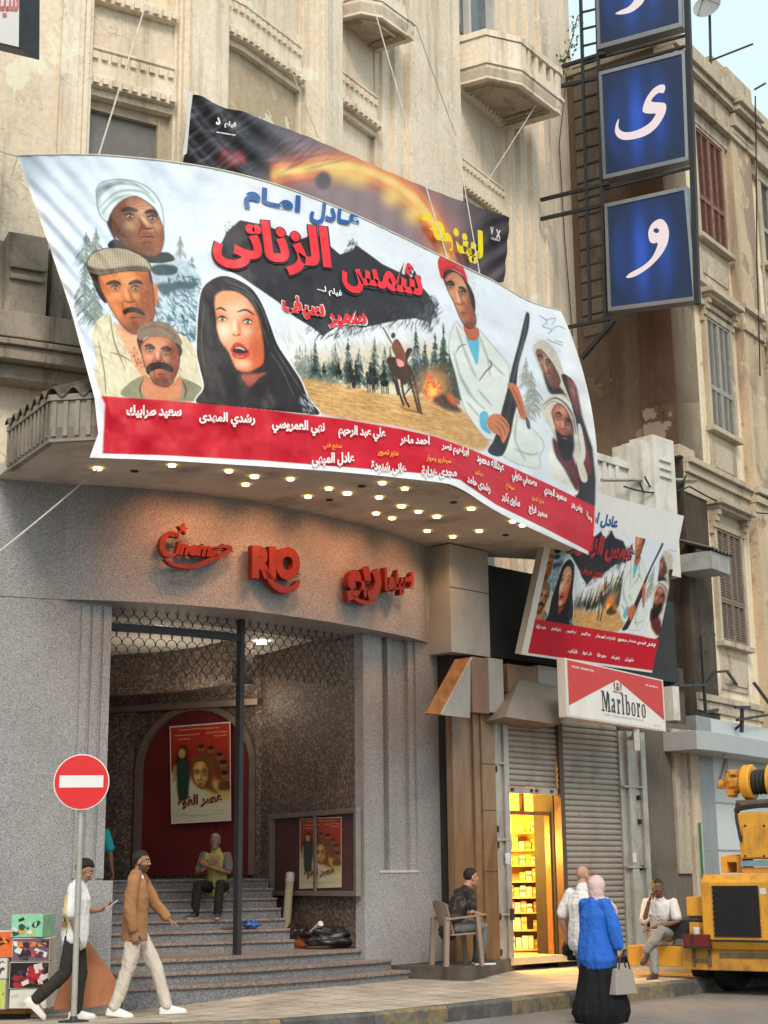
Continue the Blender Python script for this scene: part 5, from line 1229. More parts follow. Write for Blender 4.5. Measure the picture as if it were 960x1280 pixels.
# ground floor: grey plaster bay, torn posters, marble shopfront
GFp = Plan([tuple(SH.at(SH.S(803, 1000), -.02)), tuple(SH.at(SH.S(803, 1000), -.02) + np.array([.69, .72])*1.35), tuple(RF.at(1.2, .35)), tuple(RF.at(30, .35))])
gS = lambda px, py=1000, o=0.: GFp.S(px, py, o)
zg = GFp.Z(850, 905)
mb = MB(); mb.wall(GFp, 0, gS(874), -.1, zg, -.4, 0); mb.build('ground_wall', P_grey, RB)
mb = MB(); mb.wall(GFp, 0, gS(868), zg, GFp.Z(840, 832), -.4, -.08); mb.build('ground_wall', P_rough, RB)
mb = MB(); mb.wall(GFp, gS(842), gS(858), GFp.Z(850, 1092), zg - .1, -.05, .05); mb.build('plaster_strip', m_plaster('strip_pale', (.42, .36, .28), (.34, .29, .23), (.14, .12, .1), .7, 1.5, (.17, .145, .12), .55, .5), RB)
mb = MB(); mb.wall(GFp, gS(860), gS(870), .1, zg - .1, -.05, .09); mb.build('plaster_strip', P_trim, RB)
mb = MB(); mb.tube([GFp.pt(gS(864.5), z, .13) for z in (.2, 1.2, 2.4, GFp.Z(864, 1040))], .022, 6); mb.build('green_pipe', m_plain('pipe_green', (.03, .16, .09), .5), RB)
mb = MB(); mb.wall(GFp, gS(874.5), gS(893), .1, zg + .2, -.2, .02); mb.build('marble_panel', m_plain('marble_grey', (.22, .23, .23), .3, .15, 2, 0), RB)
mb = MB(); mb.wall(GFp, gS(893.3), gS(893.3) + 8, .1, zg + .2, -.2, .0); mb.build('marble_panel', m_plain('marble_white', (.50, .51, .50), .3, .06, 1.5, 0), RB)
mb = MB()
for y in (1005, 1063): z = GFp.Z(920, y); mb.wall(GFp, gS(874.5), gS(893.3) + 8, z, z + .012, -.02, .026)
mb.build('panel_seam', MET_AL, RB)
mb = MB(); mb.tube([GFp.pt(gS(897, 985), GFp.Z(897, 985), .025), GFp.pt(gS(908, 945), GFp.Z(908, 945), .025), GFp.pt(gS(906, 972), GFp.Z(906, 972), .025), GFp.pt(gS(897, 985), GFp.Z(897, 985), .025)], .02, 5); mb.build('wall_emblem', M_WHITE, RB)
mb = MB(); mb.wall(GFp, gS(868, 930, .6), gS(868, 930, .6) + 9, GFp.Z(900, 940, .6), GFp.Z(900, 917, .6), -.1, .65); 
o = mb.build('fascia_box', m_plain('fascia_grey', (.36, .37, .37), .4, .06, 2, 0), RB, bevel=.01)
mb = MB(); mb.tube([GFp.pt(gS(905, 946, .4), GFp.Z(905, 940, .6) - .02, .4)]*1 + [GFp.pt(gS(905, 946, .4), GFp.Z(905, 940, .6) - .06, .4)], .04, 8); mb.build('spot_lamp', M_WHITE, o)
# stub of corrugated roof beside the poster
mb = MB(); vs, fs = [], []; n = 40; s0, s1 = -.55, .35
z0 = rZ(858, 677, .5)
for i in range(n+1):
    s = s0 + (s1-s0)*i/n; w = .03*math.sin(i*.9)
    a, b = RF.ext(s, .75), RF.ext(s, .0); vs += [(a[0], a[1], z0 - .06 + w), (b[0], b[1], z0 + .22 + w)]
for i in range(n): fs.append((2*i, 2*i+1, 2*i+3, 2*i+2))
mb.add(vs, fs); o = mb.build('corrugated_roof', M_RUST, RB)
mb = MB(); mb.wall(RF, -.5, .3, z0 - .42, z0 - .09, .02, .70); mb.build('roof_box', m_plain('box_grey', (.33, .33, .31), .6, .2, 4, .1, 0, .3, 40, (.1, .09, .08), 3, .6), o)
# iron brackets left over from old shop signs
mb = MB()
def rp(px, py, o): s, z = RF.hit(px, py, o); return RF.pt(s, z, o)
mb.bar(rp(876, 796, .25), rp(882, 890, .25), .05); mb.bar(rp(876, 796, .25), rp(893, 793, .25), .045); mb.bar(rp(841, 857, .4), rp(882, 856, .25), .04)
mb.bar(rp(882, 856, .25), rp(894, 840, .3), .045); mb.bar(rp(894, 840, .3), rp(909, 839, .3), .045); mb.bar(rp(909, 839, .3), rp(921, 856, .05), .045); mb.bar(rp(881, 890, .25), rp(897, 887, .05), .05)
mb.build('iron_bracket', MET_DK, RB)
mb = MB(); mb.bar(rp(919, 884, .5), rp(937, 884, .5), .05); mb.bar(rp(928, 884, .5), rp(927, 915, .5), .06); mb.bar(rp(921, 900, .5), rp(970, 892, .5), .045); mb.bar(rp(916, 914, .3), rp(928, 904, .5), .04); mb.bar(rp(942, 853, .2), rp(962, 880, .4), .05)
mb.build('iron_bracket', MET_DK, RB)

# ================================================================ vertical lightbox sign on its lattice mast
sgA = UW.at(UW.S(676, 250), 0); sgd = np.array([.82, -.572])
SG = Plan([tuple(sgA), tuple(sgA + sgd*3.4)])
VS = thing('vertical_sign', (*SG.at(1.6), 9), 'tall projecting sign of blue lightboxes with white Arabic letters on a black iron frame', 'sign')
gp = lambda px, py, o=0.: SG.pt(SG.S(px, py, o), SG.Z(px, py, o), o)
mb = MB(); ztop = SG.Z(725, -60)
for a, b in (((724, -60), (738, 402)), ((744, -60), (757, 400))): mb.bar(gp(*a), gp(*b), .055)
for y in range(-50, 390, 21): x = 725 + (y+10)*.032; mb.bar(gp(x, y + 3), gp(x + 20, y - 2), .035)
mb.bar(gp(857, -60), gp(872, 380), .10)
for (a, b) in (((703, 83), (757, 66)), ((696, 109), (750, 97)), ((676, 250), (762, 229)), ((676, 274), (760, 255)), ((706, 410), (765, 398))): mb.bar(gp(*a), gp(*b), .065)
mb.bar(gp(727, 448), gp(768, 400), .075)
for (a, b) in (((750, 72), (858, 44)), ((756, 236), (862, 210)), ((750, 88), (856, 58))): mb.bar(gp(*a, -.05), gp(*b, -.05), .05)
mb.build('sign_frame', MET_DK, VS)
def m_blue():
    t = NT('lightbox_blue'); uv = t.n('ShaderNodeUVMap'); sx = t.n('ShaderNodeSeparateXYZ'); t.l(uv.outputs[0], sx.inputs[0])
    # three tubes behind the panel
    w = t.n('ShaderNodeMath', operation='MULTIPLY'); t.l(sx.outputs[0], w.inputs[0]); w.inputs[1].default_value = 6.2*PI
    s = t.n('ShaderNodeMath', operation='SINE'); t.l(w.outputs[0], s.inputs[0])
    a = t.n('ShaderNodeMath', operation='MULTIPLY_ADD'); t.l(s.outputs[0], a.inputs[0]); a.inputs[1].default_value = .32; a.inputs[2].default_value = .62
    gr = t.n('ShaderNodeTexGradient', gradient_type='SPHERICAL'); mp = t.n('ShaderNodeMapping'); mp.inputs['Location'].default_value = (-.98, -.86, 0); mp.inputs['Scale'].default_value = (2.1, 1.75, 1); t.l(uv.outputs[0], mp.inputs[0]); t.l(mp.outputs[0], gr.inputs[0])
    pw = t.n('ShaderNodeMath', operation='POWER'); t.l(gr.outputs['Fac'], pw.inputs[0]); pw.inputs[1].default_value = .8
    m = t.n('ShaderNodeMath', operation='MULTIPLY'); t.l(pw.outputs[0], m.inputs[0]); t.l(a.outputs[0], m.inputs[1])
    col = t.ramp(m.outputs[0], [(.0, (.012, .024, .06)), (.3, (.012, .045, .20)), (.8, (.025, .11, .60))])
    t.done((.010, .018, .04), .3); t.l(col, t.b.inputs['Emission Color']); t.b.inputs['Emission Strength'].default_value = .55; return t.m
M_BLUE = m_blue(); M_LET = m_emit('letter_lit', (.55, .47, .49), .42); M_SFR = m_plain('sign_frame_alu', (.30, .31, .33), .35, .1, 4, 0, .6)
LET = {'y': [[(500, 378), (503, 395), (494, 414), (476, 412), (456, 426), (441, 450), (470, 455), (500, 458), (508, 476), (500, 510), (470, 560), (430, 595), (380, 615), (325, 622), (295, 612), (280, 585), (285, 550), (298, 527), (295, 555), (301, 576), (330, 588), (380, 578), (430, 550), (455, 520), (460, 505), (430, 505), (405, 498), (405, 475), (420, 435), (450, 395), (480, 377)]],
       'w': [[(434, 1072), (428, 1035), (440, 1000), (465, 978), (490, 975), (512, 1000), (520, 1040), (510, 1090), (480, 1140), (430, 1190), (370, 1228), (330, 1235), (345, 1215), (400, 1185), (440, 1150), (462, 1110), (470, 1080), (450, 1082)], [(450, 1026), (456, 1016), (466, 1014), (476, 1022), (474, 1032), (462, 1036)]],
       'r': [[(412, -20), (410, 0), (396, 22), (360, 50), (320, 63), (282, 62), (300, 48), (340, 30), (365, 0), (372, -30), (378, -60), (400, -70)]]}
def box_corners(TL, TR, BR, BL): return [gp(*BL), gp(*BR), gp(*TR), gp(*TL)]
nv = np.array([sgd[1], -sgd[0], 0])*1.0
for key, cn_ in (('y', ((749.5, 91), (857, 63), (862, 201), (755, 225))), ('w', ((756.5, 256), (860, 233), (872, 376), (761.5, 390))), ('r', ((743, -92), (849, -124), (854, 34), (748, 63)))):
    C = box_corners(*cn_); n3 = np.cross(C[1]-C[0], C[3]-C[0]); n3 /= np.linalg.norm(n3)
    if n3[1] > 0: n3 = -n3
    mb = MB(); mb.hexa([p - n3*.22 for p in C], [p + n3*.02 for p in C]); bx = mb.build('lightbox', M_SFR, VS, bevel=.012)
    me_ = MB(); c0 = sum(C)/4; I = [c0 + (p-c0)*.93 for p in C]; me_.add([p + n3*.026 for p in I], [(0, 1, 2, 3)]); pn = me_.build('panel', M_BLUE, bx)
    uvl = pn.data.uv_layers.new(name='UVMap'); 
    for lo_ in pn.data.loops: uvl.data[lo_.index].uv = ((0, 0), (1, 0), (1, 1), (0, 1))[lo_.vertex_index]
    # frame rim
    mb = MB()
    for i in range(4):
        a, b = C[i], C[(i+1) % 4]; a2, b2 = I[i], I[(i+1) % 4]; mb.hexa([a + n3*.021, b + n3*.021, b2 + n3*.021, a2 + n3*.021], [a + n3*.045, b + n3*.045, b2 + n3*.05, a2 + n3*.05])
    mb.build('rim', M_SFR, bx)
    # white letter, cut from opal sheet
    loops = []
    for lp in LET[key]:
        q = [(690 + x/3.556, y/3.556) for x, y in lp]; k = 3; Pn = np.asarray(q); out = []
        N = len(Pn)
        for i in range(N):
            a, b, c, d = Pn[i-1], Pn[i], Pn[(i+1) % N], Pn[(i+2) % N]
            for j in range(3): t_ = j/3; out.append(.5*((2*b) + (c-a)*t_ + (2*a-5*b+4*c-d)*t_*t_ + (3*b-a-3*c+d)*t_**3))
        loops.append(out)
    cu = bpy.data.curves.new('letter', 'CURVE'); cu.dimensions = '2D'; cu.fill_mode = 'FRONT'
    e1 = (C[1]-C[0])/np.linalg.norm(C[1]-C[0]); e2 = np.cross(n3, e1); e2 = e2 if e2[2] > 0 else -e2
    for out in loops:
        spn = cu.splines.new('POLY'); spn.points.add(len(out)-1); spn.use_cyclic_u = True
        for pt_, (x, y) in zip(spn.points, out):
            r = ray(x, y); o_ = np.array([0, 0, CZ]); t_ = np.dot(C[0] + n3*.034 - o_, n3)/np.dot(r, n3); w_ = o_ + r*t_ - C[0]; pt_.co = (float(np.dot(w_, e1)), float(np.dot(w_, e2)), 0, 1)
    ob = bpy.data.objects.new('letter', cu); COL.objects.link(ob); bpy.context.view_layer.update()
    me2 = bpy.data.meshes.new_from_object(ob.evaluated_get(bpy.context.evaluated_depsgraph_get())); bpy.data.objects.remove(ob)
    V = np.array([v.co for v in me2.vertices]); V3 = C[0] + n3*.034 + V[:, :1]*e1 + V[:, 1:2]*e2
    mb = MB(); mb.add(V3, [tuple(p.vertices) for p in me2.polygons]); mb.build('letter', M_LET, bx)
# ================================================================ printed sheets
def printed(name, P3, col, m, parent=None, thick=0.):
    """P3: (nv+1, nu+1, 3) points, col the same shape: a sheet with its print stored per vertex"""
    nv, nu = P3.shape[0]-1, P3.shape[1]-1
    V = P3.reshape(-1, 3)
    rt = parent
    while rt is not None and rt.parent is not None: rt = rt.parent
    if rt is not None and rt.name in ROOTM:
        Mi = np.array(ROOTM[rt.name].inverted()); V = V @ Mi[:3, :3].T + Mi[:3, 3]
    i, j = np.meshgrid(np.arange(nv), np.arange(nu), indexing='ij'); a = (i*(nu+1) + j).ravel()
    f = np.stack([a, a + nu + 1, a + nu + 2, a + 1], 1)
    me = bpy.data.meshes.new(name); me.vertices.add(len(V)); me.vertices.foreach_set('co', V.astype(np.float32).ravel())
    me.loops.add(f.size); me.loops.foreach_set('vertex_index', f.astype(np.int32).ravel())
    me.polygons.add(len(f)); me.polygons.foreach_set('loop_start', (np.arange(len(f))*4).astype(np.int32)); me.polygons.foreach_set('use_smooth', np.ones(len(f), bool))
    me.update(calc_edges=True)
    ca = me.color_attributes.new('Col', 'FLOAT_COLOR', 'POINT'); c = np.ones((len(V), 4), np.float32); c[:, :3] = np.clip(col.reshape(-1, 3), 0, 1); ca.data.foreach_set('color', c.ravel())
    me.materials.append(m); o = bpy.data.objects.new(name, me); COL.objects.link(o)
    if parent is not None: o.parent = parent
    return o
M_VINYL = m_attr('vinyl_print', rough=.5, bump=.06, bsc=25, spec=.25, dirty=.10)
M_PAPER = m_attr('paper_print', rough=.6, bump=.03, bsc=30, spec=.2, dirty=.12)
def ink(name, c, rough=.5): return m_plain(name, c, rough, .05, 6, .02)
I_RED, I_WHITE, I_BLACK, I_BLUE, I_GOLD, I_DRED = ink('ink_red', srgb(226, 34, 48)), ink('ink_white', (.78, .76, .76)), ink('ink_black', (.02, .02, .022)), ink('ink_blue', srgb(24, 84, 150)), ink('ink_gold', srgb(240, 160, 40)), ink('ink_dark_red', srgb(160, 26, 34))

# ---------------- the big film banner
def cr1(P, u):
    P = np.asarray(P, float); n = len(P); k = np.concatenate([[0], np.cumsum(np.linalg.norm(np.diff(P, axis=0), axis=1))]); k /= k[-1]
    return np.stack([np.interp(u, k, P[:, 0]), np.interp(u, k, P[:, 1])], -1)
def smooth1(P, it=3):
    P = np.asarray(P, float)
    for _ in range(it):                         # corner cutting keeps the ends
        Q = [P[0]]
        for a, b in zip(P[:-1], P[1:]): Q += [a*.75 + b*.25, a*.25 + b*.75]
        P = np.array(Q + [P[-1]])
    return P
BT = smooth1([(22, 195), (120, 192), (250, 206), (340, 228), (430, 262), (500, 295), (560, 325), (620, 352), (660, 378), (700, 388)])
BB = smooth1([(112, 572), (200, 575), (330, 583), (430, 590), (545, 602), (572, 607), (620, 640), (680, 668), (736, 694)], 2)
def banner_px(u, v):
    T, B = cr1(BT, u), cr1(BB, u); v_ = np.asarray(v)[..., None]
    p = T*(1-v_) + B*v_
    p[..., 0] += 24*(1-u)**7*np.interp(v, [0, .25, .5, .8, .92, 1], [0, .45, .85, 1, .75, 0]) + 26*u**7*np.sin(PI*np.clip(v, 0, 1))**.8
    return p
BNb = Plan([(-6, 16.55), (-4.6, 16.32), (-3.05, 16.20), (-2.08, 16.39), (-1.15, 16.72), (-.24, 17.22), (.56, 17.78), (1.14, 18.62), (3.28, 22.41), (4.4, 24.5)])
BNt = Plan([tuple(p) for p in smooth1([(-6.5, 17.3), (-4.4, 17.1), (-2.2, 17.0), (-.4, 17.75), (1.3, 19.5), (3.1, 22.2), (4.6, 24.6)], 3)])
_ub = np.linspace(0, 1, 60)
def _depth(plan, P): 
    out = []
    for x, y in P: s, z = plan.hit(x, y); out.append(plan.at(s)[1])
    return np.array(out)
_Yt, _Yb = _depth(BNt, cr1(BT, _ub)), _depth(BNb, cr1(BB, _ub))
_wr = np.random.default_rng(3); _N1 = vnoise(200, 400, 14, _wr); _N2 = vnoise(200, 400, 5, _wr)
def _tex(N, u, v):
    x, y = np.clip(u, 0, 1)*398, np.clip(v, 0, 1)*198; xi, yi = x.astype(int), y.astype(int); fx, fy = x-xi, y-yi
    return (N[yi, xi]*(1-fx)+N[yi, xi+1]*fx)*(1-fy) + (N[yi+1, xi]*(1-fx)+N[yi+1, xi+1]*fx)*fy - .5
def banner_y(u, v):
    yt, yb = np.interp(u, _ub, _Yt), np.interp(u, _ub, _Yb)
    w = np.clip(v/.8, 0, 1)**1.2; y = yt*(1-w) + yb*w
    y = y + .06*_tex(_N1, u, v) + .008*_tex(_N2, u, v)
    y += .025*np.sin(u*38 + v*3)*np.exp(-((v-.03)/.12)**2) + .02*np.sin(u*70)*np.exp(-((v-1)/.05)**2)
    d = u*1.6 - v*.55                                   # pull creases running down from the tied corner
    y += .035*np.sin(d*95)*np.exp(-(u/.10)**2)*np.exp(-((v-.3)/.3)**2) + .03*np.sin((1-u)*120 - v*14)*np.exp(-((1-u)/.06)**2)
    return y
def banner_pt(u, v, off=0.):
    p = banner_px(u, v); return at_y(p[..., 0], p[..., 1], banner_y(u, v) - off)
def banner_inv(P):
    P = np.asarray(P, float); u = np.clip((P[:, 0]-60)/660, .01, .99); v = np.full(len(P), .5)
    for _ in range(25):
        e = 1e-3; p = banner_px(u, v); r = P - p
        du = (banner_px(u+e, v) - banner_px(u-e, v))/(2*e); dv = (banner_px(u, v+e) - banner_px(u, v-e))/(2*e)
        det = du[:, 0]*dv[:, 1] - du[:, 1]*dv[:, 0]
        u = np.clip(u + np.clip((r[:, 0]*dv[:, 1] - r[:, 1]*dv[:, 0])/det, -.1, .1), .0, 1.); v = np.clip(v + np.clip((du[:, 0]*r[:, 1] - du[:, 1]*r[:, 0])/det, -.1, .1), .0, 1.)
    return u, v
CV = paint_film_banner()
NU, NV = 820, 440
U, V_ = np.meshgrid(np.linspace(0, 1, NU+1), np.linspace(0, 1, NV+1))
FB = thing('film_banner', (0, 17.5, 6.2), 'huge white film banner with painted heads and red credits band along the canopy', 'banner')
pp = banner_px(U, V_)
printed('banner_sheet', banner_pt(U, V_), CV.sample(pp[..., 0], pp[..., 1]), M_VINYL, FB)
def split_tris(v, f, lim):
    T = []
    for q in f:
        for i in range(1, len(q)-1): T.append((q[0], q[i], q[i+1]))
    T = np.asarray(v)[np.array(T)]                      # (n,3,2)
    for _ in range(5):
        L = np.max([np.linalg.norm(T[:, i]-T[:, (i+1) % 3], axis=1) for i in range(3)], 0); big = L > lim
        if not big.any(): break
        A = T[big]; m = [(A[:, i]+A[:, (i+1) % 3])/2 for i in range(3)]
        N = np.concatenate([np.stack([A[:, 0], m[0], m[2]], 1), np.stack([m[0], A[:, 1], m[1]], 1), np.stack([m[2], m[1], A[:, 2]], 1), np.stack([m[0], m[1], m[2]], 1)])
        T = np.concatenate([T[~big], N])
    return T.reshape(-1, 2), [(3*i, 3*i+1, 3*i+2) for i in range(len(T))]
def print_word(mb, s, p0, p1, h, bold=.03, off=.03, lim=14, res=2):
    v, f = place_text(s, p0, p1, h, bold, res); v, f = split_tris(v, f, lim); u, w = banner_inv(v); mb.add(banner_pt(u, w, off), f)
WORDS = [
 (I_BLUE, [('عـادل', (386, 278), (448, 290), (4, -31), .05), ('امـام', (304, 259), (374, 275), (3, -30), .05)]),
 (I_RED, [('الزناتى', (268, 334), (416, 350), (-6, -66), .055), ('شمس', (430, 364), (532, 383), (-8, -52), .045), ('سمير', (412, 410), (461, 412), (-5, -23), .05), ('سيف', (354, 394), (407, 402), (-3, -27), .05)]),
 (I_WHITE, [('فيلم لـ...', (397, 366), (428, 374), (-1, -11), .03),
   ('سعيد طرابيك', (158, 523), (227, 524), (0, -17), .05), ('رشدي المهدى', (249, 532), (319, 535), (0, -18), .05), ('نهي العمروسي', (340, 541), (406, 546), (0, -19), .05), ('علي عبد الرحيم', (423, 548), (482, 553), (0, -18), .05), ('احمد ماهر', (500, 557), (537, 559), (0, -14), .05), ('ابراهيم نصر', (552, 565), (586, 574), (0, -14), .05), ('عبدالله محمود', (596, 580), (630, 593), (0, -15), .05), ('مصطفي متولي', (640, 602), (671, 614), (0, -16), .05), ('محمود الجندي', (680, 620), (708, 632), (0, -14), .05), ('يونس بدر', (714, 636), (728, 642), (0, -10), .05), ('وسيلة', (733, 648), (740, 654), (0, -10), .04),
   ('عادل الميهى', (390, 583), (443, 582), (0, -17), .05), ('هانى شنودة', (464, 590), (508, 594), (0, -15), .05), ('مجدى هداية', (527, 597), (571, 599), (0, -15), .05), ('رشدى حامد', (584, 606), (613, 619), (0, -14), .05), ('سلوى بكير', (627, 627), (650, 637), (0, -14), .05), ('سمير فراج', (661, 642), (684, 652), (0, -13), .05)]),
 (I_GOLD, [('منتج فني', (404, 562), (427, 563), (0, -9), .02), ('مدير تصوير', (472, 570), (498, 572), (0, -9), .02), ('سيناريو وحوار', (533, 577), (564, 581), (0, -9), .02), ('ديكور', (593, 593), (604, 597), (0, -7), .02), ('مونتاج', (632, 611), (643, 616), (0, -9), .02), ('مدير تصوير', (664, 626), (680, 632), (0, -8), .02)])]
def fat(words, mat, off, extra):
    for s, p0, p1, h, b in words: mb = MB(); print_word(mb, s, p0, p1, h, b*.85, off, 8); mb.build('lettering', mat, FB)
# outlines behind title words
for s, p0, p1, h, b in WORDS[1][1][:2]: mb = MB(); print_word(mb, s, np.array(p0) + (-2, 3), np.array(p1) + (2, 3), (h[0], h[1]-4), b*.85 + .025, .018, 8); mb.build('lettering', I_BLACK, FB)
for s, p0, p1, h, b in WORDS[1][1][2:]: mb = MB(); print_word(mb, s, np.array(p0) + (-1, 1), np.array(p1) + (1, 1), (h[0], h[1]-2), b*.85 + .02, .02, 8); mb.build('lettering', I_WHITE, FB)
for m_, ws in WORDS: fat(ws, m_, .034, 0)
# hem rope with eyelets
mb = MB(); uu = np.linspace(0, 1, 80); mb.tube(banner_pt(uu, np.zeros(80), .0), .014, 5); mb.build('hem_rope', m_plain('rope_pale', (.55, .5, .42), .8), FB)

# ---------------- dark banner behind it, tied along the bays
CD = paint_dark_banner()
T_ = [(240, 118), (300, 140), (360, 160), (420, 186), (480, 212), (540, 238), (590, 256), (637, 272)]
B_ = [(228, 215), (300, 232), (360, 250), (420, 280), (480, 310), (540, 345), (590, 362), (630, 352)]
DB = thing('dark_banner', (-.5, 20.5, 9), 'dark banner with glowing orange ring and yellow lettering tied to the cinema wall', 'banner')
n_u, n_v = 260, 120; U2, V2 = np.meshgrid(np.linspace(0, 1, n_u+1), np.linspace(0, 1, n_v+1))
tp, bp = cr1(smooth1(T_), U2), cr1(smooth1(B_), U2); P2_ = tp*(1-V2[..., None]) + bp*V2[..., None]
UWs = Plan([tuple(p) for p in smooth1([UW.at(s, .22) for s in np.linspace(up_S(225, 150), up_S(660, 250), 12)], 2)])
def duv(P):
    out = []
    for x, y in P.reshape(-1, 2): s, z = UWs.hit(x, y); q = UWs.ext(s, 0); out.append((q[0], q[1], z))
    return np.array(out).reshape(P.shape[:-1] + (3,))
Q = duv(P2_[::8, ::10]); gi, gj = np.linspace(0, Q.shape[0]-1, n_v+1), np.linspace(0, Q.shape[1]-1, n_u+1)
def bil(Q, a, b):
    i, j = np.minimum(a.astype(int), Q.shape[0]-2), np.minimum(b.astype(int), Q.shape[1]-2); f, g = (a-i)[..., None], (b-j)[..., None]
    return (Q[i, j]*(1-g)+Q[i, j+1]*g)*(1-f) + (Q[i+1, j]*(1-g)+Q[i+1, j+1]*g)*f
D3 = bil(Q, V2*(Q.shape[0]-1), U2*(Q.shape[1]-1))
wv = .05*np.sin(U2*30 - V2*16 + 3*np.sin(U2*7))*np.exp(-(U2/.32)**2) + .022*np.sin(U2*60 + V2*20)*np.exp(-((1-U2)/.12)**2) + .02*np.sin(U2*90)*.4
D3[..., 1] -= wv*.8; D3[..., 0] += wv*.4
printed('banner_sheet', D3, CD.sample(P2_[..., 0], P2_[..., 1]), m_attr('vinyl_dark', rough=.32, bump=.1, bsc=18, spec=.5), DB)
def dword(s, p0, p1, h, b, m_):
    v, f = place_text(s, p0, p1, h, b, 2); v, f = split_tris(v, f, 14); q = duv(v) + np.array([.05, -.10, 0]); mb = MB(); mb.add(q, f); mb.build('lettering', m_, DB)
dword('لينزو', (548, 322), (600, 338), (0, -46), .07, ink('ink_yellow', srgb(250, 226, 30))); dword('٩٥', (524, 298), (552, 306), (0, -30), .08, MATS['ink_yellow'])
dword('د', (266, 160), (272, 161), (0, -10), .06, I_WHITE); dword('فيلم', (277, 164), (292, 166), (0, -9), .05, I_WHITE); dword('ـــــ', (267, 170), (291, 174), (0, -1.4), .05, I_WHITE)
dword('V', (609, 296), (613, 297), (0, -10), .05, I_WHITE); dword('X', (616, 300), (622, 302), (0, -11), .05, I_WHITE); dword('CINEMA', (610, 302), (621, 305), (0, -3), .02, I_WHITE)
mb = MB(); a = duv(np.array([[240, 118], [236, 150], [232, 196]], float)) + np.array([.03, -.1, 0]); b = duv(np.array([[233, 120], [232, 160], [226, 200]], float)) + np.array([.03, -.1, 0])
mb.add(list(a) + list(b), [(0, 1, 4, 3), (1, 2, 5, 4)]); mb.build('side_hem', ink('vinyl_white', (.62, .62, .60)), DB)

# ---------------- tilted poster board above the shutters
PB = thing('poster_board', tuple(SH.pt(sp_(730, 800, .6), 5.0, .6)), 'tilted film poster board with red credits strip leaning out above the roller shutters', 'poster')
def shp(px, py, o): s, z = SH.hit(px, py, o); return SH.pt(s, z, o)
c_bl, c_br = shp(651, 818, .5), shp(815, 841, .5); c_tr = shp(855, 645, 1.1)
c_tl = c_bl + (c_tr - c_br)
nu, nv = 300, 260; U3, V3 = np.meshgrid(np.linspace(0, 1, nu+1), np.linspace(0, 1, nv+1)); u_, v_ = U3[..., None], V3[..., None]
G3 = (c_tl*(1-u_) + c_tr*u_)*(1-v_) + (c_bl*(1-u_) + c_br*u_)*v_
# the same artwork, printed flat: sheet coordinates back to the big banner's print
CVs = Canvas(10, 180, 760, 710, 1.5, 0); CVs.a = boxb3(CV.a, 1)
uu, vv = np.clip((U3-.045)/.955, 0, 1), np.interp(V3, [0, .22, .80, .97, 1], [.02, .14, .80, .985, 1.0])
pq = banner_px(np.interp(U3, [0, .045, .22, .36, .55, .76, .92, 1], [.12, .14, .36, .50, .70, .845, .95, .97]), vv); colp = CVs.sample(pq[..., 0], pq[..., 1])
colp[V3 < .2] = lin((226, 224, 222)); colp[(U3 > .03) & (V3 > .79)] = lin((190, 24, 44)); colp[(U3 < .045)] = lin((222, 214, 206)); colp[V3 > .985] = lin((220, 214, 210))
printed('printed_face', G3, colp, M_PAPER, PB)
def bw(s, p0, p1, h, b, m_, o=.006):
    """word on the board, in (u, v) of the board"""
    v, f = place_text(s, p0, p1, h, b, 2); un, vn = v[:, :1], v[:, 1:]
    q = (c_tl*(1-un) + c_tr*un)*(1-vn) + (c_bl*(1-un) + c_br*un)*vn; n = np.cross(c_br-c_bl, c_tl-c_bl); n /= np.linalg.norm(n); n = n if n[1] < 0 else -n
    mb = MB(); mb.add(q + n*o, f); return mb
bw('عادل امام', (.24, .21), (.49, .21), (0, -.10), .05, I_BLUE).build('lettering', I_BLUE, PB)
bw('شمس الزناتى', (.20, .40), (.67, .40), (0, -.17), .09, I_BLACK, .003).build('lettering', I_BLACK, PB)
bw('شمس الزناتى', (.21, .39), (.66, .39), (0, -.15), .055, I_DRED).build('lettering', I_DRED, PB); bw('سمير سيف', (.29, .50), (.46, .50), (0, -.06), .05, I_DRED).build('lettering', I_DRED, PB)
mb = MB()
for i, (nm, x) in enumerate((('سعيد طرابيك', .06), ('رشدي المهدى', .17), ('نهي العمروسي', .28), ('عبد الرحيم', .39), ('احمد ماهر', .50), ('ابراهيم نصر', .58), ('محمود', .67), ('مصطفي', .75), ('الجندي', .83), ('بدر', .91))):
    q = bw(nm, (x, .845), (x + .07, .845), (0, -.028), .05, I_WHITE); q.build('lettering', I_WHITE, PB)
for i, (nm, x) in enumerate((('عادل الميهى', .32), ('هانى شنودة', .43), ('مجدى هداية', .54), ('رشدى حامد', .65), ('سلوى بكير', .76))):
    q = bw(nm, (x, .955), (x + .07, .955), (0, -.028), .05, I_WHITE); q.build('lettering', I_WHITE, PB)
nb = np.cross(c_br-c_bl, c_tl-c_bl); nb /= np.linalg.norm(nb); nb = nb if nb[1] < 0 else -nb
mb = MB(); C4 = [c_bl, c_br, c_tr, c_tl]; mb.hexa([p - nb*.12 for p in C4], [p - nb*.012 for p in C4]); mb.build('board_box', m_plain('board_edge', (.42, .39, .35), .6, .1, 4), PB)
mb = MB()
for f in (.25, .75): p = c_bl*(1-f) + c_br*f; q = (c_bl*(1-f) + c_br*f)*.35 + (c_tl*(1-f) + c_tr*f)*.65; mb.bar(q - nb*.12, SH.pt(*(lambda s: (s, q[2]))(SH.S(700 if f < .5 else 800, 740, .1)), 0.), .05)
mb.build('strut', MET_DK, PB)

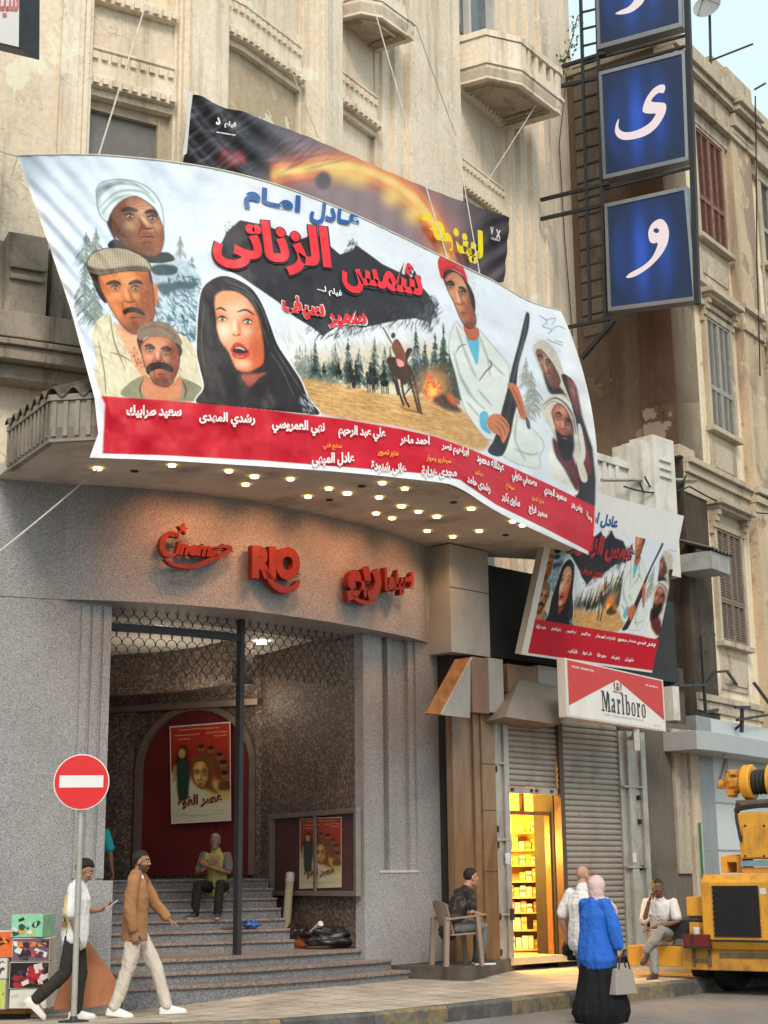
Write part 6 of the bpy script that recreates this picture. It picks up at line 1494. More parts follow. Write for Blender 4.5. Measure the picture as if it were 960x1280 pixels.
# ---------------- cigarette sign
CS = thing('shop_lightbox', tuple(shp(770, 870, .8)), 'red and white cigarette lightbox with black serif lettering fixed above the roller shutter', 'sign')
k0, k1, k2, k3 = shp(709, 896, .95), shp(833, 915, .95), shp(829, 850, .95), shp(706, 822, .95)
kn = np.cross(k1-k0, k3-k0); kn /= np.linalg.norm(kn); kn = kn if kn[1] < 0 else -kn
mb = MB(); K = [k0, k1, k2, k3]; mb.hexa([p - kn*.16 for p in K], [p for p in K]); mb.build('case', m_plain('case_white', (.56, .54, .50), .5, .08, 3), CS, bevel=.01)
def kq(u, v, o=.004): return (k3*(1-u) + k2*u)*(1-v) + (k0*(1-u) + k1*u)*v + kn*o
def kface(P, m_, o=.004, nm='printed_face'): mb = MB(); mb.add([kq(x, y, o) for x, y in P], [tuple(range(len(P)))]); return mb.build(nm, m_, CS)
kface([(.02, .03), (.98, .03), (.98, .97), (.02, .97)], m_plain('face_white', (.66, .635, .61), .35, .04, 3, 0, 0, .4, 30, (.45, .40, .36), 2, .4))
M_KR = m_plain('face_red', srgb(186, 52, 48), .35, .05, 3, 0)
kface([(.02, .03), (.505, .03), (.505, .19), (.02, .80)], M_KR, .007, 'red_roof'); kface([(.505, .03), (.98, .03), (.98, .78), (.505, .19)], M_KR, .0072, 'red_roof')
SER = {  # condensed slab-serif letters on a 0..w, 0..1 grid (strokes as boxes)
 'M': (.62, [[(0, 0), (.2, 0), (.2, .06), (.13, .08), (.13, .9), (.31, .0), (.35, .0), (.53, .9), (.53, 1), (.42, 1), (.33, .42), (.2, 1), (0, 1), (0, .94), (.07, .92), (.07, .08), (0, .06)], [(.44, 0), (.66, 0), (.66, .06), (.6, .08), (.6, .92), (.66, .94), (.66, 1), (.5, 1), (.49, .08), (.44, .06)]]),
 'a': (.34, [[(.03, .55), (.06, .68), (.14, .72), (.24, .69), (.28, .58), (.28, .1), (.33, .06), (.33, 0), (.22, 0), (.2, .08), (.12, -.02), (.03, .04), (.0, .18), (.04, .32), (.18, .42), (.18, .58), (.14, .65), (.11, .55)], [(.18, .34), (.11, .26), (.10, .14), (.14, .09), (.18, .14)]]),
 'r': (.28, [[(0, 0), (.2, 0), (.2, .05), (.15, .07), (.15, .52), (.2, .62), (.2, .5), (.27, .5), (.28, .70), (.2, .72), (.15, .62), (.14, .71), (0, .71), (0, .65), (.05, .63), (.05, .07), (0, .05)]]),
 'l': (.2, [[(0, 0), (.19, 0), (.19, .05), (.145, .07), (.145, 1.02), (0, 1.02), (0, .96), (.045, .94), (.045, .07), (0, .05)]]),
 'b': (.35, [[(.04, 0), (.1, 0), (.13, .05), (.2, -.02), (.3, .06), (.34, .34), (.3, .63), (.21, .72), (.135, .64), (.135, 1.02), (0, 1.02), (0, .96), (.04, .94)], [(.135, .14), (.135, .54), (.18, .62), (.23, .54), (.24, .34), (.23, .14), (.18, .07)]]),
 'o': (.33, [[(.16, -.02), (.05, .06), (0, .34), (.05, .64), (.16, .72), (.28, .64), (.33, .34), (.28, .06)], [(.165, .05), (.22, .12), (.235, .34), (.22, .58), (.165, .65), (.11, .58), (.095, .34), (.11, .12)]])}
def kcurve(loops, m_, o):
    cu = bpy.data.curves.new('lettering', 'CURVE'); cu.dimensions = '2D'; cu.fill_mode = 'FRONT'
    for lp in loops:
        s_ = cu.splines.new('POLY'); s_.points.add(len(lp)-1); s_.use_cyclic_u = True
        for p, (x, y) in zip(s_.points, lp): p.co = (x, y, 0, 1)
    ob = bpy.data.objects.new('lettering', cu); COL.objects.link(ob); bpy.context.view_layer.update()
    me = bpy.data.meshes.new_from_object(ob.evaluated_get(bpy.context.evaluated_depsgraph_get())); bpy.data.objects.remove(ob)
    mb = MB(); mb.add([kq(v.co.x, v.co.y, o) for v in me.vertices], [tuple(p.vertices) for p in me.polygons]); return mb.build('lettering', m_, CS)
x = .335; loops = []
for ch in 'Marlboro':
    w_, L_ = SER[ch]; sx, sy = .128, .36
    for lp in L_: loops.append([(x + px_*sx*1.05, .80 - py_*sy) for px_, py_ in lp])
    x += w_*sx*1.05 + .012
kcurve(loops, ink('ink_charcoal', (.03, .032, .035)), .010)
cr_ = [[(.47 + a*.012 + .03*math.cos(t)*(1 if True else 1), .30 + .055*math.sin(t)) for t in np.linspace(0, 2*PI, 10)[:-1]] for a in (0,)]
M_GOLDD = ink('ink_bronze', (.24, .13, .06))
loops = [[(.505 + .017*math.cos(t), .345 + .05*math.sin(t)) for t in np.linspace(0, 2*PI, 13)[:-1]]]
for sg in (-1, 1):
    loops += [[(.505 + sg*.022, .40), (.505 + sg*.034, .37), (.505 + sg*.042, .28), (.505 + sg*.036, .25), (.505 + sg*.046, .22), (.505 + sg*.034, .22), (.505 + sg*.026, .27), (.505 + sg*.03, .33)], [(.505 + sg*.01, .41), (.505 + sg*.05, .405), (.505 + sg*.05, .425), (.505, .43)]]
loops += [[(.492, .27), (.498, .23), (.505, .26), (.512, .23), (.518, .27), (.516, .285), (.494, .285)]]
kcurve(loops, M_GOLDD, .011)
def kword(s, u0, u1, v, h, m_, b=.02):
    q, f = place_text(s, (u0, v), (u1, v), (0, -h), b, 2); mb = MB(); mb.add([kq(a, c, .012) for a, c in q], f); return mb.build('lettering', m_, CS)
kword('FILTER CIGARETTES', .06, .27, .145, .035, I_WHITE); kword('20 CLASS A', .80, .93, .19, .035, I_WHITE); kword('20 CIGARETTES', .36, .76, .87, .03, M_PANEL, 0); kword('NET 20', .86, .93, .925, .03, M_PANEL, 0)
mb = MB(); b0, b1 = shp(832, 872, .5), shp(843, 872, .3); mb.box(shp(836, 880, .8), (.18, .3, .55), .78); mb.build('ballast_box', M_WHITE, CS)
mb = MB(); mb.bar(kq(.72, 1, -.08), kq(.72, 1, -.08) + np.array([0, 0, -.35]), .09); mb.bar(kq(.72, 1., -.1) + np.array([0, 0, -.05]), SH.pt(SH.S(792, 915, 0), kq(.7, 1, 0)[2] - .05, -.05), .05); mb.bar(kq(.1, .5, -.14), SH.pt(SH.S(706, 850, 0), kq(.1, .5, 0)[2], 0), .05); mb.build('mounting_bracket', MET_AL, CS)

# ---------------- raised red letters on the frieze
def frieze_sign(name, label, items, group=None):
    lo = LW.pt(LW.S(*items[0][1][0], .42), LW.Z(*items[0][1][0], .42), .42)
    T = thing(name, tuple(lo), label, 'sign', 0, group)
    for nm, P, F_ in items:
        F3, B3 = [], []
        for x, y in P:
            s, z = LW.hit(x, y, .44); F3.append(LW.pt(s, z, .50)); B3.append(LW.pt(s, z, .40))
        n = len(P); ec = {}
        for f in F_:
            for a, b in zip(f, f[1:] + f[:1]): ec[(a, b)] = 1
        mb = MB(); sides = [(a, b, n+b, n+a) for (a, b) in ec if (b, a) not in ec]
        mb.add(F3 + B3, [tuple(f) for f in F_] + [tuple(n+i for i in f[::-1]) for f in F_] + sides); mb.build(nm, M_SIGNRED, T)
    br = MB()
    xs = [p[0] for it in items for p in it[1]]; ys = [p[1] for it in items for p in it[1]]
    for fx in (.1, .35, .62, .9):
        x, y = min(xs)*(1-fx) + max(xs)*fx, sum(ys)/len(ys) - 6; s, z = LW.hit(x, y, .42); br.bar(LW.pt(s, z, .43), LW.pt(s, z, .2), .012)
    x0, x1, ym = min(xs) - 3, max(xs) + 3, sum(ys)/len(ys)
    a, b = LW.hit(x0, ym - 4, .38), LW.hit(x1, ym + 3, .38); br.bar(LW.pt(a[0], a[1], .385), LW.pt(b[0], b[1], .385), .014)
    br.build('bracket', MET_DK, T); return T
M_SIGNRED = m_plain('sign_red', (.23, .016, .008), .45, .25, 6, .05, 0, .4, 40, (.09, .02, .015), 4., .5)
def tx(s, p0, p1, h, b, shear=0.):
    v, f = place_text(s, p0, p1, h, b, 3); 
    # weld coincident corners so that outline edges can be found
    return [tuple(p) for p in v], [list(q) for q in f]
def strip(P, w):
    Q = spline(np.asarray(P, float), False, 5); d = np.gradient(Q, axis=0); n = np.stack([-d[:, 1], d[:, 0]], 1); n /= np.linalg.norm(n, axis=1)[:, None]; t = np.linspace(0, 1, len(Q)); ww = (w*.5*(.25 + .75*np.sin(PI*t)**.7))[:, None]
    A, B = Q + n*ww, Q - n*ww; N = len(Q); return [tuple(p) for p in np.vstack([A, B])], [[i, i+1, N+i+1, N+i] for i in range(N-1)]
def star(cx, cy, r):
    P = [(cx + (r if i % 2 == 0 else r*.42)*math.sin(PI*i/5 + .2), cy - (r if i % 2 == 0 else r*.42)*math.cos(PI*i/5 + .2)) for i in range(10)]; return P + [(cx, cy)], [[i, (i+1) % 10, 10] for i in range(10)]
frieze_sign('cinema_letters', 'red script letters Cinema with a small star over a swoosh, leftmost on the granite frieze', [
    ('lettering', *tx('inema', (217, 694), (270, 698), (4, -18), .05)), ('capital_letter', *strip([(222, 672), (212, 667), (203, 674), (201, 686), (207, 695), (218, 694)], 7)), ('star', *star(227, 662, 7.5)), ('star_tail', *strip([(208, 668), (216, 670), (226, 664)], 4)),
    ('swoosh', *strip([(204, 699), (216, 707), (240, 709), (262, 700), (280, 692), (285, 686), (276, 684), (262, 689)], 6))])
frieze_sign('rio_letters', 'large red block letters RIO with a curved tail on the middle of the granite frieze', [
    ('lettering', *tx('RIO', (312, 724), (372, 727), (0, -42), .075)), ('swoosh', *strip([(329, 712), (336, 728), (350, 738), (364, 736), (371, 726)], 8))])
frieze_sign('arabic_letters', 'red Arabic letters for the cinema name on the right end of the granite frieze', [
    ('lettering', *tx('ريو', (430, 752), (473, 752), (0, -44), .07)), ('lettering', *tx('سينما', (477, 748), (514, 742), (0, -38), .06)), ('swoosh', *strip([(436, 744), (446, 752), (458, 754), (468, 750)], 5))])

# ---------------- posters of the other film
CP = paint_power_poster()
def small_poster(name, label, corners, parentless=True, group=None):
    bl, br, tr, tl = corners; T = thing(name, tuple(bl), label, 'poster', 0, group)
    a, b = np.meshgrid(np.linspace(0, 1, 111), np.linspace(0, 1, 171)); a_, b_ = a[..., None], b[..., None]
    printed('printed_sheet', (tl*(1-a_) + tr*a_)*(1-b_) + (bl*(1-a_) + br*a_)*b_, CP.sample(a*100, b*166, 1), M_PAPER, T)
    n = np.cross(br-bl, tl-bl); n /= np.linalg.norm(n); n = n if n[1] < 0 else -n
    v, f = place_text('عصر القوة', (.12, .865), (.86, .835), (0, -.14), .045, 3); un, vn = v[:, :1], v[:, 1:]
    mb = MB(); mb.add((tl*(1-un) + tr*un)*(1-vn) + (bl*(1-un) + br*un)*vn + n*.012, f); mb.build('lettering', ink('ink_maroon', srgb(120, 34, 26)), T)
    return T
def bkp(px, py, o): s, z = BK.hit(px, py, o); return BK.pt(s, z, o)
def swp(px, py, o): s, z = SW.hit(px, py, o); return SW.pt(s, z, o)
small_poster('film_poster', 'orange and cream film poster pasted on the maroon arched door', [bkp(214, 1030, .05), bkp(289, 1026, .05), bkp(288, 902, .05), bkp(212, 908, .05)])
DC = thing('display_case', tuple(swp(393, 1122, .05)), 'wall mounted aluminium display case with sliding glass on the marble side wall', 'display case')
mb = MB(); S0, S1 = SW.S(338, 1070, .05), SW.S(448, 1070, .05); zA, zB = SW.Z(393, 1120, .05), SW.Z(393, 1014, .05); f = .07
mb.wall(SW, S0, S1, zA, zA + f, .004, .09); mb.wall(SW, S0, S1, zB - f, zB, .004, .09); mb.wall(SW, S0, S0 + f, zA + f, zB - f, .004, .09); mb.wall(SW, S1 - f, S1, zA + f, zB - f, .004, .09); mb.build('case_frame', m_plain('case_alu', (.22, .195, .17), .45, .15, 4, .05, .3), DC, bevel=.006)
sm_ = SW.S(394, 1070, .07); mb = MB(); mb.wall(SW, sm_ - .03, sm_ + .03, zA + f, zB - f, .062, .086); mb.build('mullion', MATS['case_alu'], DC)
mb = MB(); mb.wall(SW, S0 + f, S1 - f, zA + f, zB - f, .004, .012); mb.build('back_panel', m_plain('felt_maroon', (.075, .012, .014), .9, .2, 4), DC)
mb = MB(); mb.wall(SW, S0 + f, S1 - f, zA + f, zB - f, .066, .07); mb.build('glass', m_glass('case_glass', (.5, .5, .5), .03), DC)
small_poster('film_poster', 'orange and cream film poster behind the glass of the display case', [swp(374, 1111, .03), swp(427, 1109, .03), swp(427, 1021, .03), swp(375, 1023, .03)])
# ================================================================ street furniture and clutter
# no-entry sign
b0 = on_z(92, 1272, .14); b0[2] = pave_z(b0[0], b0[1])
NE = thing('no_entry_sign', tuple(b0), 'round red no entry sign with a white bar on a thin grey pole', 'road sign', math.radians(6))
top = at_y(93, 950, b0[1])[2] - b0[2]; cz = at_y(92, 978, b0[1])[2] - b0[2]
mb = MB(); mb.tube([(0, 0, 0), (0, 0, top)], .032, 12); mb.build('pole', m_plain('pole_galvanised', (.46, .43, .38), .4, .15, 6, .03, .5, .4, 50, (.2, .13, .08), 3, .5), NE, local=True, smooth=True)
mb = MB(); mb.lathe([(.02, 0), (.16, 0), (.16, .012), (.05, .02), (.036, .06)], (0, 0, .001), 16); mb.build('base_plate', MET_DK, NE, local=True)
mb = MB(); mb.lathe([(.30, -.008), (.30, .008)], (0, -.055, cz), 40, (0, 1, 0)); ds = mb.build('disc', m_plain('sign_white', (.72, .70, .68), .35, .04, 4, 0), NE, local=True)
mb = MB(); mb.lathe([(.288, -.002), (.288, .002)], (0, -.066, cz), 40, (0, 1, 0)); mb.build('red_field', m_plain('sign_red_field', (.66, .018, .022), .3, .05, 4, 0), ds, local=True)
mb = MB(); mb.box((0, -.071, cz + .005), (.47, .004, .13)); mb.build('white_bar', MATS['sign_white'], ds, local=True)
mb = MB(); mb.box((0, -.035, cz + .1), (.10, .03, .04)); mb.box((0, -.035, cz - .1), (.10, .03, .04)); mb.build('clamp', MET_AL, ds, local=True)

# stacked toy boxes and parcels by the pier
def m_boxart(name, cols, n):
    return [m_plain(name, cols[0], .4, .08, 9, .02), n] + [m_plain('%s_%s' % (name, 'bcdefg'[i]), c, .4, .15, 14, .02) for i, c in enumerate(cols[1:])]
BOXD = 17.5
def toy_box(px0, px1, py0, py1, depth, m, label, name='toy_box', edge=None, dy=0., group=None):
    y = BOXD + dy; a, b = at_y(px0, py1, y), at_y(px1, py0, y); w, h = b[0]-a[0], b[2]-a[2]
    T = thing(name, (a[0] + w/2, y + depth/2, a[2]), label, 'box', math.radians(RNG.uniform(-9, 9)), group)
    mb = MB(); mb.box((0, 0, h/2), (w, depth, h)); mb.build('carton', edge or M_WHITE, T, local=True, bevel=.004)
    mb = MB(); mb.box((0, -depth/2 - .002, h/2), (w*.97, .004, h*.94)); pf = mb.build('printed_front', m[0], T, local=True)
    mb = MB(); rg = np.random.default_rng(int(px0*7 + py0)); W, H = w*.47, h*.46
    for i in range(m[1]):
        mb.cur = i % (len(m) - 2); cx, cz = rg.uniform(-W, W)*.86, rg.uniform(-H, H)*.8; a, b = rg.uniform(.10, .34)*W, rg.uniform(.10, .36)*H; k = 4 if rg.random() < .45 else int(rg.integers(5, 14)); th = rg.uniform(-.5, .5)
        P = []
        for j in range(k): q = 2*PI*(j + .5)/k; f = 1.3 if k == 4 else rg.uniform(.7, 1.1); x, z = a*f*math.cos(q), b*f*math.sin(q); P.append((min(max(cx + x*math.cos(th) - z*math.sin(th), -W), W), -depth/2 - .0045 - .0004*i, h/2 + min(max(cz + x*math.sin(th) + z*math.cos(th), -H), H)))
        mb.add(P, [tuple(range(k))])
    mb.build('printed_picture', list(m[2:]), pf, local=True)
    return T
r_ = lambda *c: tuple(v*.8 for v in srgb(*c))
toy_box(13, 62, 1236.3, 1261, .4, m_boxart('art_pale', [r_(222, 216, 204), r_(200, 196, 180), r_(160, 150, 140)], 5), 'pale box at the bottom of the toy stack behind the walking man with the phone', edge=M_WHITE)
toy_box(11, 62, 1202, 1236, .40, m_boxart('art_red', [r_(24, 18, 22), r_(196, 24, 40), r_(170, 30, 44), r_(226, 216, 206), r_(60, 50, 54)], 34), 'black box with red and white print below the racing car box', edge=M_WHITE)
toy_box(14, 62, 1172.3, 1201.6, .40, m_boxart('art_car', [r_(120, 90, 110), r_(40, 36, 44), r_(220, 140, 60), r_(230, 230, 226), r_(90, 60, 80), r_(200, 60, 60)], 26), 'dark box with swirling orange and purple print between the green and the red boxes', edge=M_WHITE)
toy_box(15.5, 58, 1143, 1172, .36, m_boxart('art_green', [r_(150, 214, 176), r_(170, 226, 190), r_(60, 80, 70), r_(44, 52, 50), r_(226, 170, 90), r_(230, 226, 210)], 13), 'mint green box on top of the toy box stack', edge=m_plain('card_mint', r_(150, 210, 176), .5))
toy_box(-16, 12.5, 1197.5, 1224, .4, m_boxart('art_white', [r_(220, 216, 206), r_(90, 80, 70), r_(236, 230, 222), r_(200, 190, 150)], 12), 'white box at the left edge under the orange box', dy=.03)
toy_box(-16, 13, 1164, 1197, .4, m_boxart('art_orange', [r_(240, 110, 40), r_(226, 80, 30), r_(250, 150, 60), r_(60, 40, 36), r_(240, 120, 50)], 11), 'bright orange box at the left edge of the toy stack', dy=.03)
toy_box(-16, 11, 1224.4, 1262, .4, m_boxart('art_lime', [r_(200, 206, 110), r_(230, 226, 180), r_(150, 160, 80)], 7), 'lime green box lowest at the left edge of the toy stack', dy=.03)
pk = on_z(10, 1266, .105)
T = thing('parcel', (pk[0], pk[1] + .05, pave_z(pk[0], pk[1])), 'orange paper parcel with tan sides lying on the pavement in front of the toy boxes', 'parcel', math.radians(-3))
mb = MB(); b = [(-.30, -.17), (.24, -.17), (.30, .16), (-.30, .18)]; mb.hexa([(x, y, .06) for x, y in b], [(x*1.02, y, .17) for x, y in b]); mb.build('carton', m_plain('card_tan', r_(190, 130, 70), .7, .12, 5, .05), T, local=True, bevel=.008)
mb = MB(); mb.hexa([(x*1.03, y*1.02, .172) for x, y in b], [(x*.86, y*.86, .235) for x, y in b]); mb.build('lid', m_plain('card_orange', r_(206, 128, 34), .6, .08, 5, .05), T, local=True, bevel=.01)
mb = MB(); mb.box((-.02, 0, .03), (.46, .28, .06)); mb.build('skid', m_plain('wood_black', (.03, .025, .02), .8), T, local=True)
# plywood offcut leaning on the plinth
pp_ = [(97, 1166), (103, 1168), (137, 1213), (157, 1246), (152, 1253), (134, 1256), (94, 1262), (66, 1262), (76, 1232)]
bo, tp_ = on_z(100, 1261, .06), None
y0 = bo[1]; P = []
for x, y in pp_: f = (1262 - y)/96.; P.append(at_y(x, y, 17.75 + .30*f))
PLY = thing('plywood_sheet', tuple(P[6]), 'reddish brown plywood offcut leaning against the granite plinth', 'board')
mb = MB(); mb.slab3(P[::-1], .016); mb.build('sheet', m_plain('plywood', r_(176, 114, 76), .65, .12, 2.5, .12, 0, .3, 30, r_(120, 66, 40), 3, .5), PLY)

# rolled paper tube, dark bags and bits on the landing
zL = zl
def lp(px, py, z=None, o=.32):                    # a point on the landing just in front of the side wall
    s = SW.S(px, py, o); x, y = SW.ext(s, o); return np.array([x, y, zL if z is None else z])
a = lp(356, 1189, None, .30); tp_y = at_y(363, 1091, SW.at(SW.S(363, 1091, .12), .12)[1])
T = thing('paper_roll', tuple(a), 'tall pale roll of paper leaning against the display case', 'roll')
mb = MB(); d = tp_y - a; mb.tube([a, a + d*.5, tp_y], .062, 14); mb.build('roll', m_plain('paper_kraft', (.40, .34, .25), .75, .12, 5, .1, 0, .2, 30, (.26, .17, .10), 6, .7), T, smooth=True)
mb = MB(); e = d/np.linalg.norm(d); mb.tube([tp_y - e*.13, tp_y - e*.01], .067, 14); mb.build('plastic_cap', m_plain('plastic_clear', (.5, .47, .42), .3), T, smooth=True)
def lump(mb, c, r, seed, n=26, m=16, amp=.25, rz=0.):
    vs = []; R = Matrix.Rotation(rz, 3, 'Z')
    for i in range(m+1):
        t = PI*(i+.02)/(m+.04)
        for k in range(n):
            d = Vector((math.sin(t)*math.cos(2*PI*k/n), math.sin(t)*math.sin(2*PI*k/n), -math.cos(t)))
            f = 1 + amp*mnoise.noise(d*1.6 + Vector((seed, 0, 0))) + amp*.7*abs(mnoise.noise(d*4 + Vector((0, seed, 0)))) - amp*.3
            v = R @ Vector((d.x*r[0], d.y*r[1], d.z*r[2]))*f; v.z = max(v.z, -r[2]*.8); vs.append(Vector(c) + v)
    fs = [(i*n+k, i*n+(k+1) % n, (i+1)*n+(k+1) % n, (i+1)*n+k) for i in range(m) for k in range(n)]
    return mb.add(vs, fs + [tuple(range(n))[::-1], tuple(range(m*n, (m+1)*n))])
M_BAGB = m_plain('plastic_black', (.022, .021, .020), .33, .3, 5, .25, 0, .5, 16)
c = lp(404, 1182); T = thing('rubbish_bag', tuple(c), 'long crumpled black plastic bag lying on the landing', 'bag'); mb = MB(); lump(mb, (c[0] + .05, c[1], zL + .15), (.42, .2, .13), 3, 40, 24, amp=.6, rz=.25); mb.build('bag', M_BAGB, T, smooth='all')
c = lp(372, 1182); T = thing('rubbish_bag', tuple(c), 'small black bag with white rim heaped against the paper roll', 'bag'); mb = MB(); lump(mb, (c[0], c[1] + .1, zL + .16), (.20, .16, .15), 9, 36, 22, amp=.6); mb.build('bag', M_BAGB, T, smooth='all'); mb = MB(); mb.tube([Vector(c) + Vector((-.13 + .05*math.cos(t), .03 + .03*math.sin(t), .12 + .07*math.sin(t))) for t in np.linspace(0, 2*PI, 12)], .013, 6); mb.build('rim', M_WHITE, T, smooth=True)
c = lp(378, 1187, None, .5); T = thing('cardboard_scrap', tuple(c), 'crushed orange brown cardboard carton in front of the black bags', 'carton'); mb = MB(); lump(mb, (c[0], c[1], zL + .09), (.10, .09, .10), 5, 9, 6, .35); mb.build('carton', m_plain('card_brown', r_(176, 98, 44), .7, .2, 8, .2), T)
a, b = lp(384, 1178, zL + .16, .45), lp(401, 1162, zL + .34, .45); T = thing('paper_tube', tuple(a), 'short white paper tube sticking out of the rubbish bags', 'roll'); mb = MB(); mb.tube([a, b], [.025, .04], 12); mb.build('tube', M_WHITE, T, smooth=True)
def on_step(px, py):                             # which inner step does this sight line land on
    for k in range(nst):
        z = zl + rise*(k+1); q = on_z(px, py, z)
        d = np.dot(q[:2] - org, nrm)
        if d < tread*k - .03: q = q + 0; q[2] = z - rise; rr = ray(px, py)[:2]; q[:2] += rr*((tread*k - .12 - d)/np.dot(rr, nrm)); return q, k-1
        if d <= tread*(k+1) + .02 or k == nst-1: return q, k
q, k = on_step(314, 1157); T = thing('carrier_bag', tuple(q), 'crumpled bright blue carrier bag on the steps beside the screen post', 'bag'); mb = MB(); lump(mb, (q[0], q[1] + .04, q[2] + .06), (.11, .09, .075), 2, amp=.5); mb.build('bag', m_plain('plastic_blue', (.03, .12, .36), .35, .2, 9, .2, 0, .5, 20), T, smooth='all')
q, k = on_step(300, 1160); T = thing('cloth_scrap', tuple(q), 'flat grey rag lying on the step left of the blue carrier bag', 'rag'); mb = MB(); lump(mb, (q[0] - .1, q[1] + .03, q[2] + .02), (.16, .08, .025), 7, amp=.4); mb.build('rag', m_plain('rag_grey', (.16, .14, .12), .9), T, smooth='all')
q = on_z(209, 1091, ZTOP); T = thing('holdall', tuple(q), 'black holdall with looped handles standing at the top of the steps', 'bag')
mb = MB(); lump(mb, (q[0], q[1] + .15, ZTOP + .15), (.30, .14, .17), 12, amp=.15); bg_ = mb.build('bag_body', m_plain('nylon_dark', (.05, .046, .045), .6, .25, 6, .2), T, smooth='all')
mb = MB()
for dx in (-.05, .22): mb.tube([(q[0] + dx - .15 + .28*i/10, q[1] + .02, ZTOP + .12 + .20*math.sin(PI*i/10)) for i in range(11)], .014, 6)
mb.build('handle', M_BLACKB, T, smooth=True)
# loose tilted cladding panel beside the shop column
T = thing('loose_panel', tuple(SH.pt(.0, 4.2, .5)), 'loose cladding panel tilted out beside the shop column, its raw orange back showing', 'panel')
def gq(px, py, o): s, z = SH.hit(px, py, o); return SH.pt(s, z, o)
t0, t1, l1, l0 = gq(569, 824, .25), gq(589, 822, .3), gq(551, 893, .75), gq(532, 891, .7)
mb = MB(); mb.slab3([l0, l1, t1, t0], .02); mb.build('raw_back', m_plain('foam_orange', r_(160, 112, 70), .8, .3, 7, .3, 0, .2, 25, r_(120, 70, 34), 5, .5), T)
mb = MB(); mb.slab3([gq(551.3, 893.5, .74), gq(587.5, 897.5, .35), gq(588.5, 824, .28)], .012); mb.build('grey_side', M_PANEL, T)
mb = MB(); mb.bar(gq(551.5, 893, .76), gq(589.2, 822.5, .31), .025); mb.build('edge_strip', M_PANEL, T)

# stock on the shelves of the lit shop
SHO = 0.
_a, _b = at_y(626, 1100, 24.75), at_y(694, 1100, 24.75); SHF = Plan([tuple(_a[:2]), tuple(_b[:2])])
SF = thing('shop_shelf', tuple(SHF.pt(.4, ZF, 0)), 'tall yellow lit shelf unit full of packets inside the shop doorway', 'shelf')
ss0, ss1 = 0.0, SHF.len; zz0, zz1 = ZF + .02, SHF.Z(660, 1017, SHO)
M_SHELF = m_plain('shelf_amber', (.62, .40, .10), .5, .08, 4)
mb = MB(); mb.wall(SHF, ss0, ss1, zz0, zz1, SHO - .42, SHO - .40); mb.build('back_panel', M_SHELF, SF)
ys = [1017, 1040, 1062, 1081, 1101, 1121, 1140, 1162, 1186]
for y in ys[1:]:
    z = SHF.Z(660, y, SHO); mb = MB(); mb.wall(SHF, ss0, ss1, z - .025, z, SHO - .40, SHO); mb.build('shelf_board', M_SHELF, SF)
for sg in (ss0 - .03, ss1): mb = MB(); mb.wall(SHF, sg, sg + .03, zz0, zz1, SHO - .42, SHO + .004); mb.build('side_panel', M_SHELF, SF)
pkm = [m_plain('pack_%s' % n, c, .4, .3, 30, .05) for n, c in (('cream', (.78, .66, .36)), ('gold', (.70, .46, .12)), ('white', (.80, .74, .56)), ('orange', (.62, .30, .06)), ('brown', (.34, .18, .05)))]
protos = []
for i, m in enumerate(pkm):
    mb = MB(); mb.box((0, 0, .075), (.085, .18, .15)); o = mb.build('packet', m, None, local=True, bevel=.004)
    bandm = MB(); bandm.box((0, -.0905, .085), (.08, .003, .04)); bandm.build('packet_label', pkm[(i+2) % 5], o, local=True); protos.append(o)
used = set(); first_loc = []
GRP, LBL = 'packets on the lit shop shelves', 'small yellow packet standing on the lit shop shelf'
ang = 0.0
for y, yu in zip(ys[1:], ys[:-1]):
    z = SHF.Z(660, y, SHO); gap = SHF.Z(660, yu, SHO) - z; s = ss0 + .06
    while s < ss1 - .05:
        i = int(RNG.integers(5)); sc = min(1.35, (gap - .05)/.15)*RNG.uniform(.62, .98)
        if RNG.random() > .08:
            if i not in used: o = protos[i]; used.add(i)
            else:
                o = protos[i].copy(); COL.objects.link(o)
                for ch in protos[i].children: c = ch.copy(); COL.objects.link(c); c.parent = o
            p = SHF.at(s, SHO - .12 - RNG.uniform(0, .04)); o.location = (p[0], p[1], z + .001); o.rotation_euler = (0, 0, ang + RNG.uniform(-.08, .08)); o.scale = (1, 1, sc); tag(o, LBL, 'packet', GRP)
        s += .098

# ---------------- truck crane
ct = on_z(868, 1243, RZ)
CRZ = -math.radians(35); TC = thing('crane_truck', (ct[0], ct[1], RZ), 'yellow truck crane parked at the kerb with black engine grille and winch drum', 'crane', CRZ)
Mi_ = np.array(ROOTM[TC.name].inverted())
def cp(px, py, yl):
    r = ray(px, py); o = np.array([0, 0, CZ]); rl = Mi_[:3, :3] @ r; ol = Mi_[:3, :3] @ o + Mi_[:3, 3]
    t = (yl - ol[1])/rl[1]; return ol + rl*t
def cbox(mb, x0, x1, y0, y1, ya, yb):
    a, b = cp(x0, y1, ya), cp(x1, y0, ya); mb.box(((a[0]+b[0])/2, (ya+yb)/2, (a[2]+b[2])/2), (abs(b[0]-a[0]), yb-ya, abs(b[2]-a[2])))
M_CY = m_plain('crane_yellow', (.64, .31, .03), .42, .12, 3, .05, 0, .45, 50, (.20, .10, .03), 3.5, .75)
M_CYD = m_plain('crane_yellow_worn', (.54, .26, .04), .5, .16, 4, .08, 0, .4, 40, (.08, .05, .03), 4.2, .85)
M_RUB = m_plain('rubber_black', (.02, .02, .021), .75, .25, 10, .2)
mb = MB(); cbox(mb, 854, 1010, 1181, 1212, 0, 4.2); mb.build('chassis', M_CYD, TC, local=True, bevel=.015)
mb = MB(); cbox(mb, 785, 853.6, 1183, 1207, .06, .42); mb.build('outrigger_beam', M_CY, TC, local=True, bevel=.012)
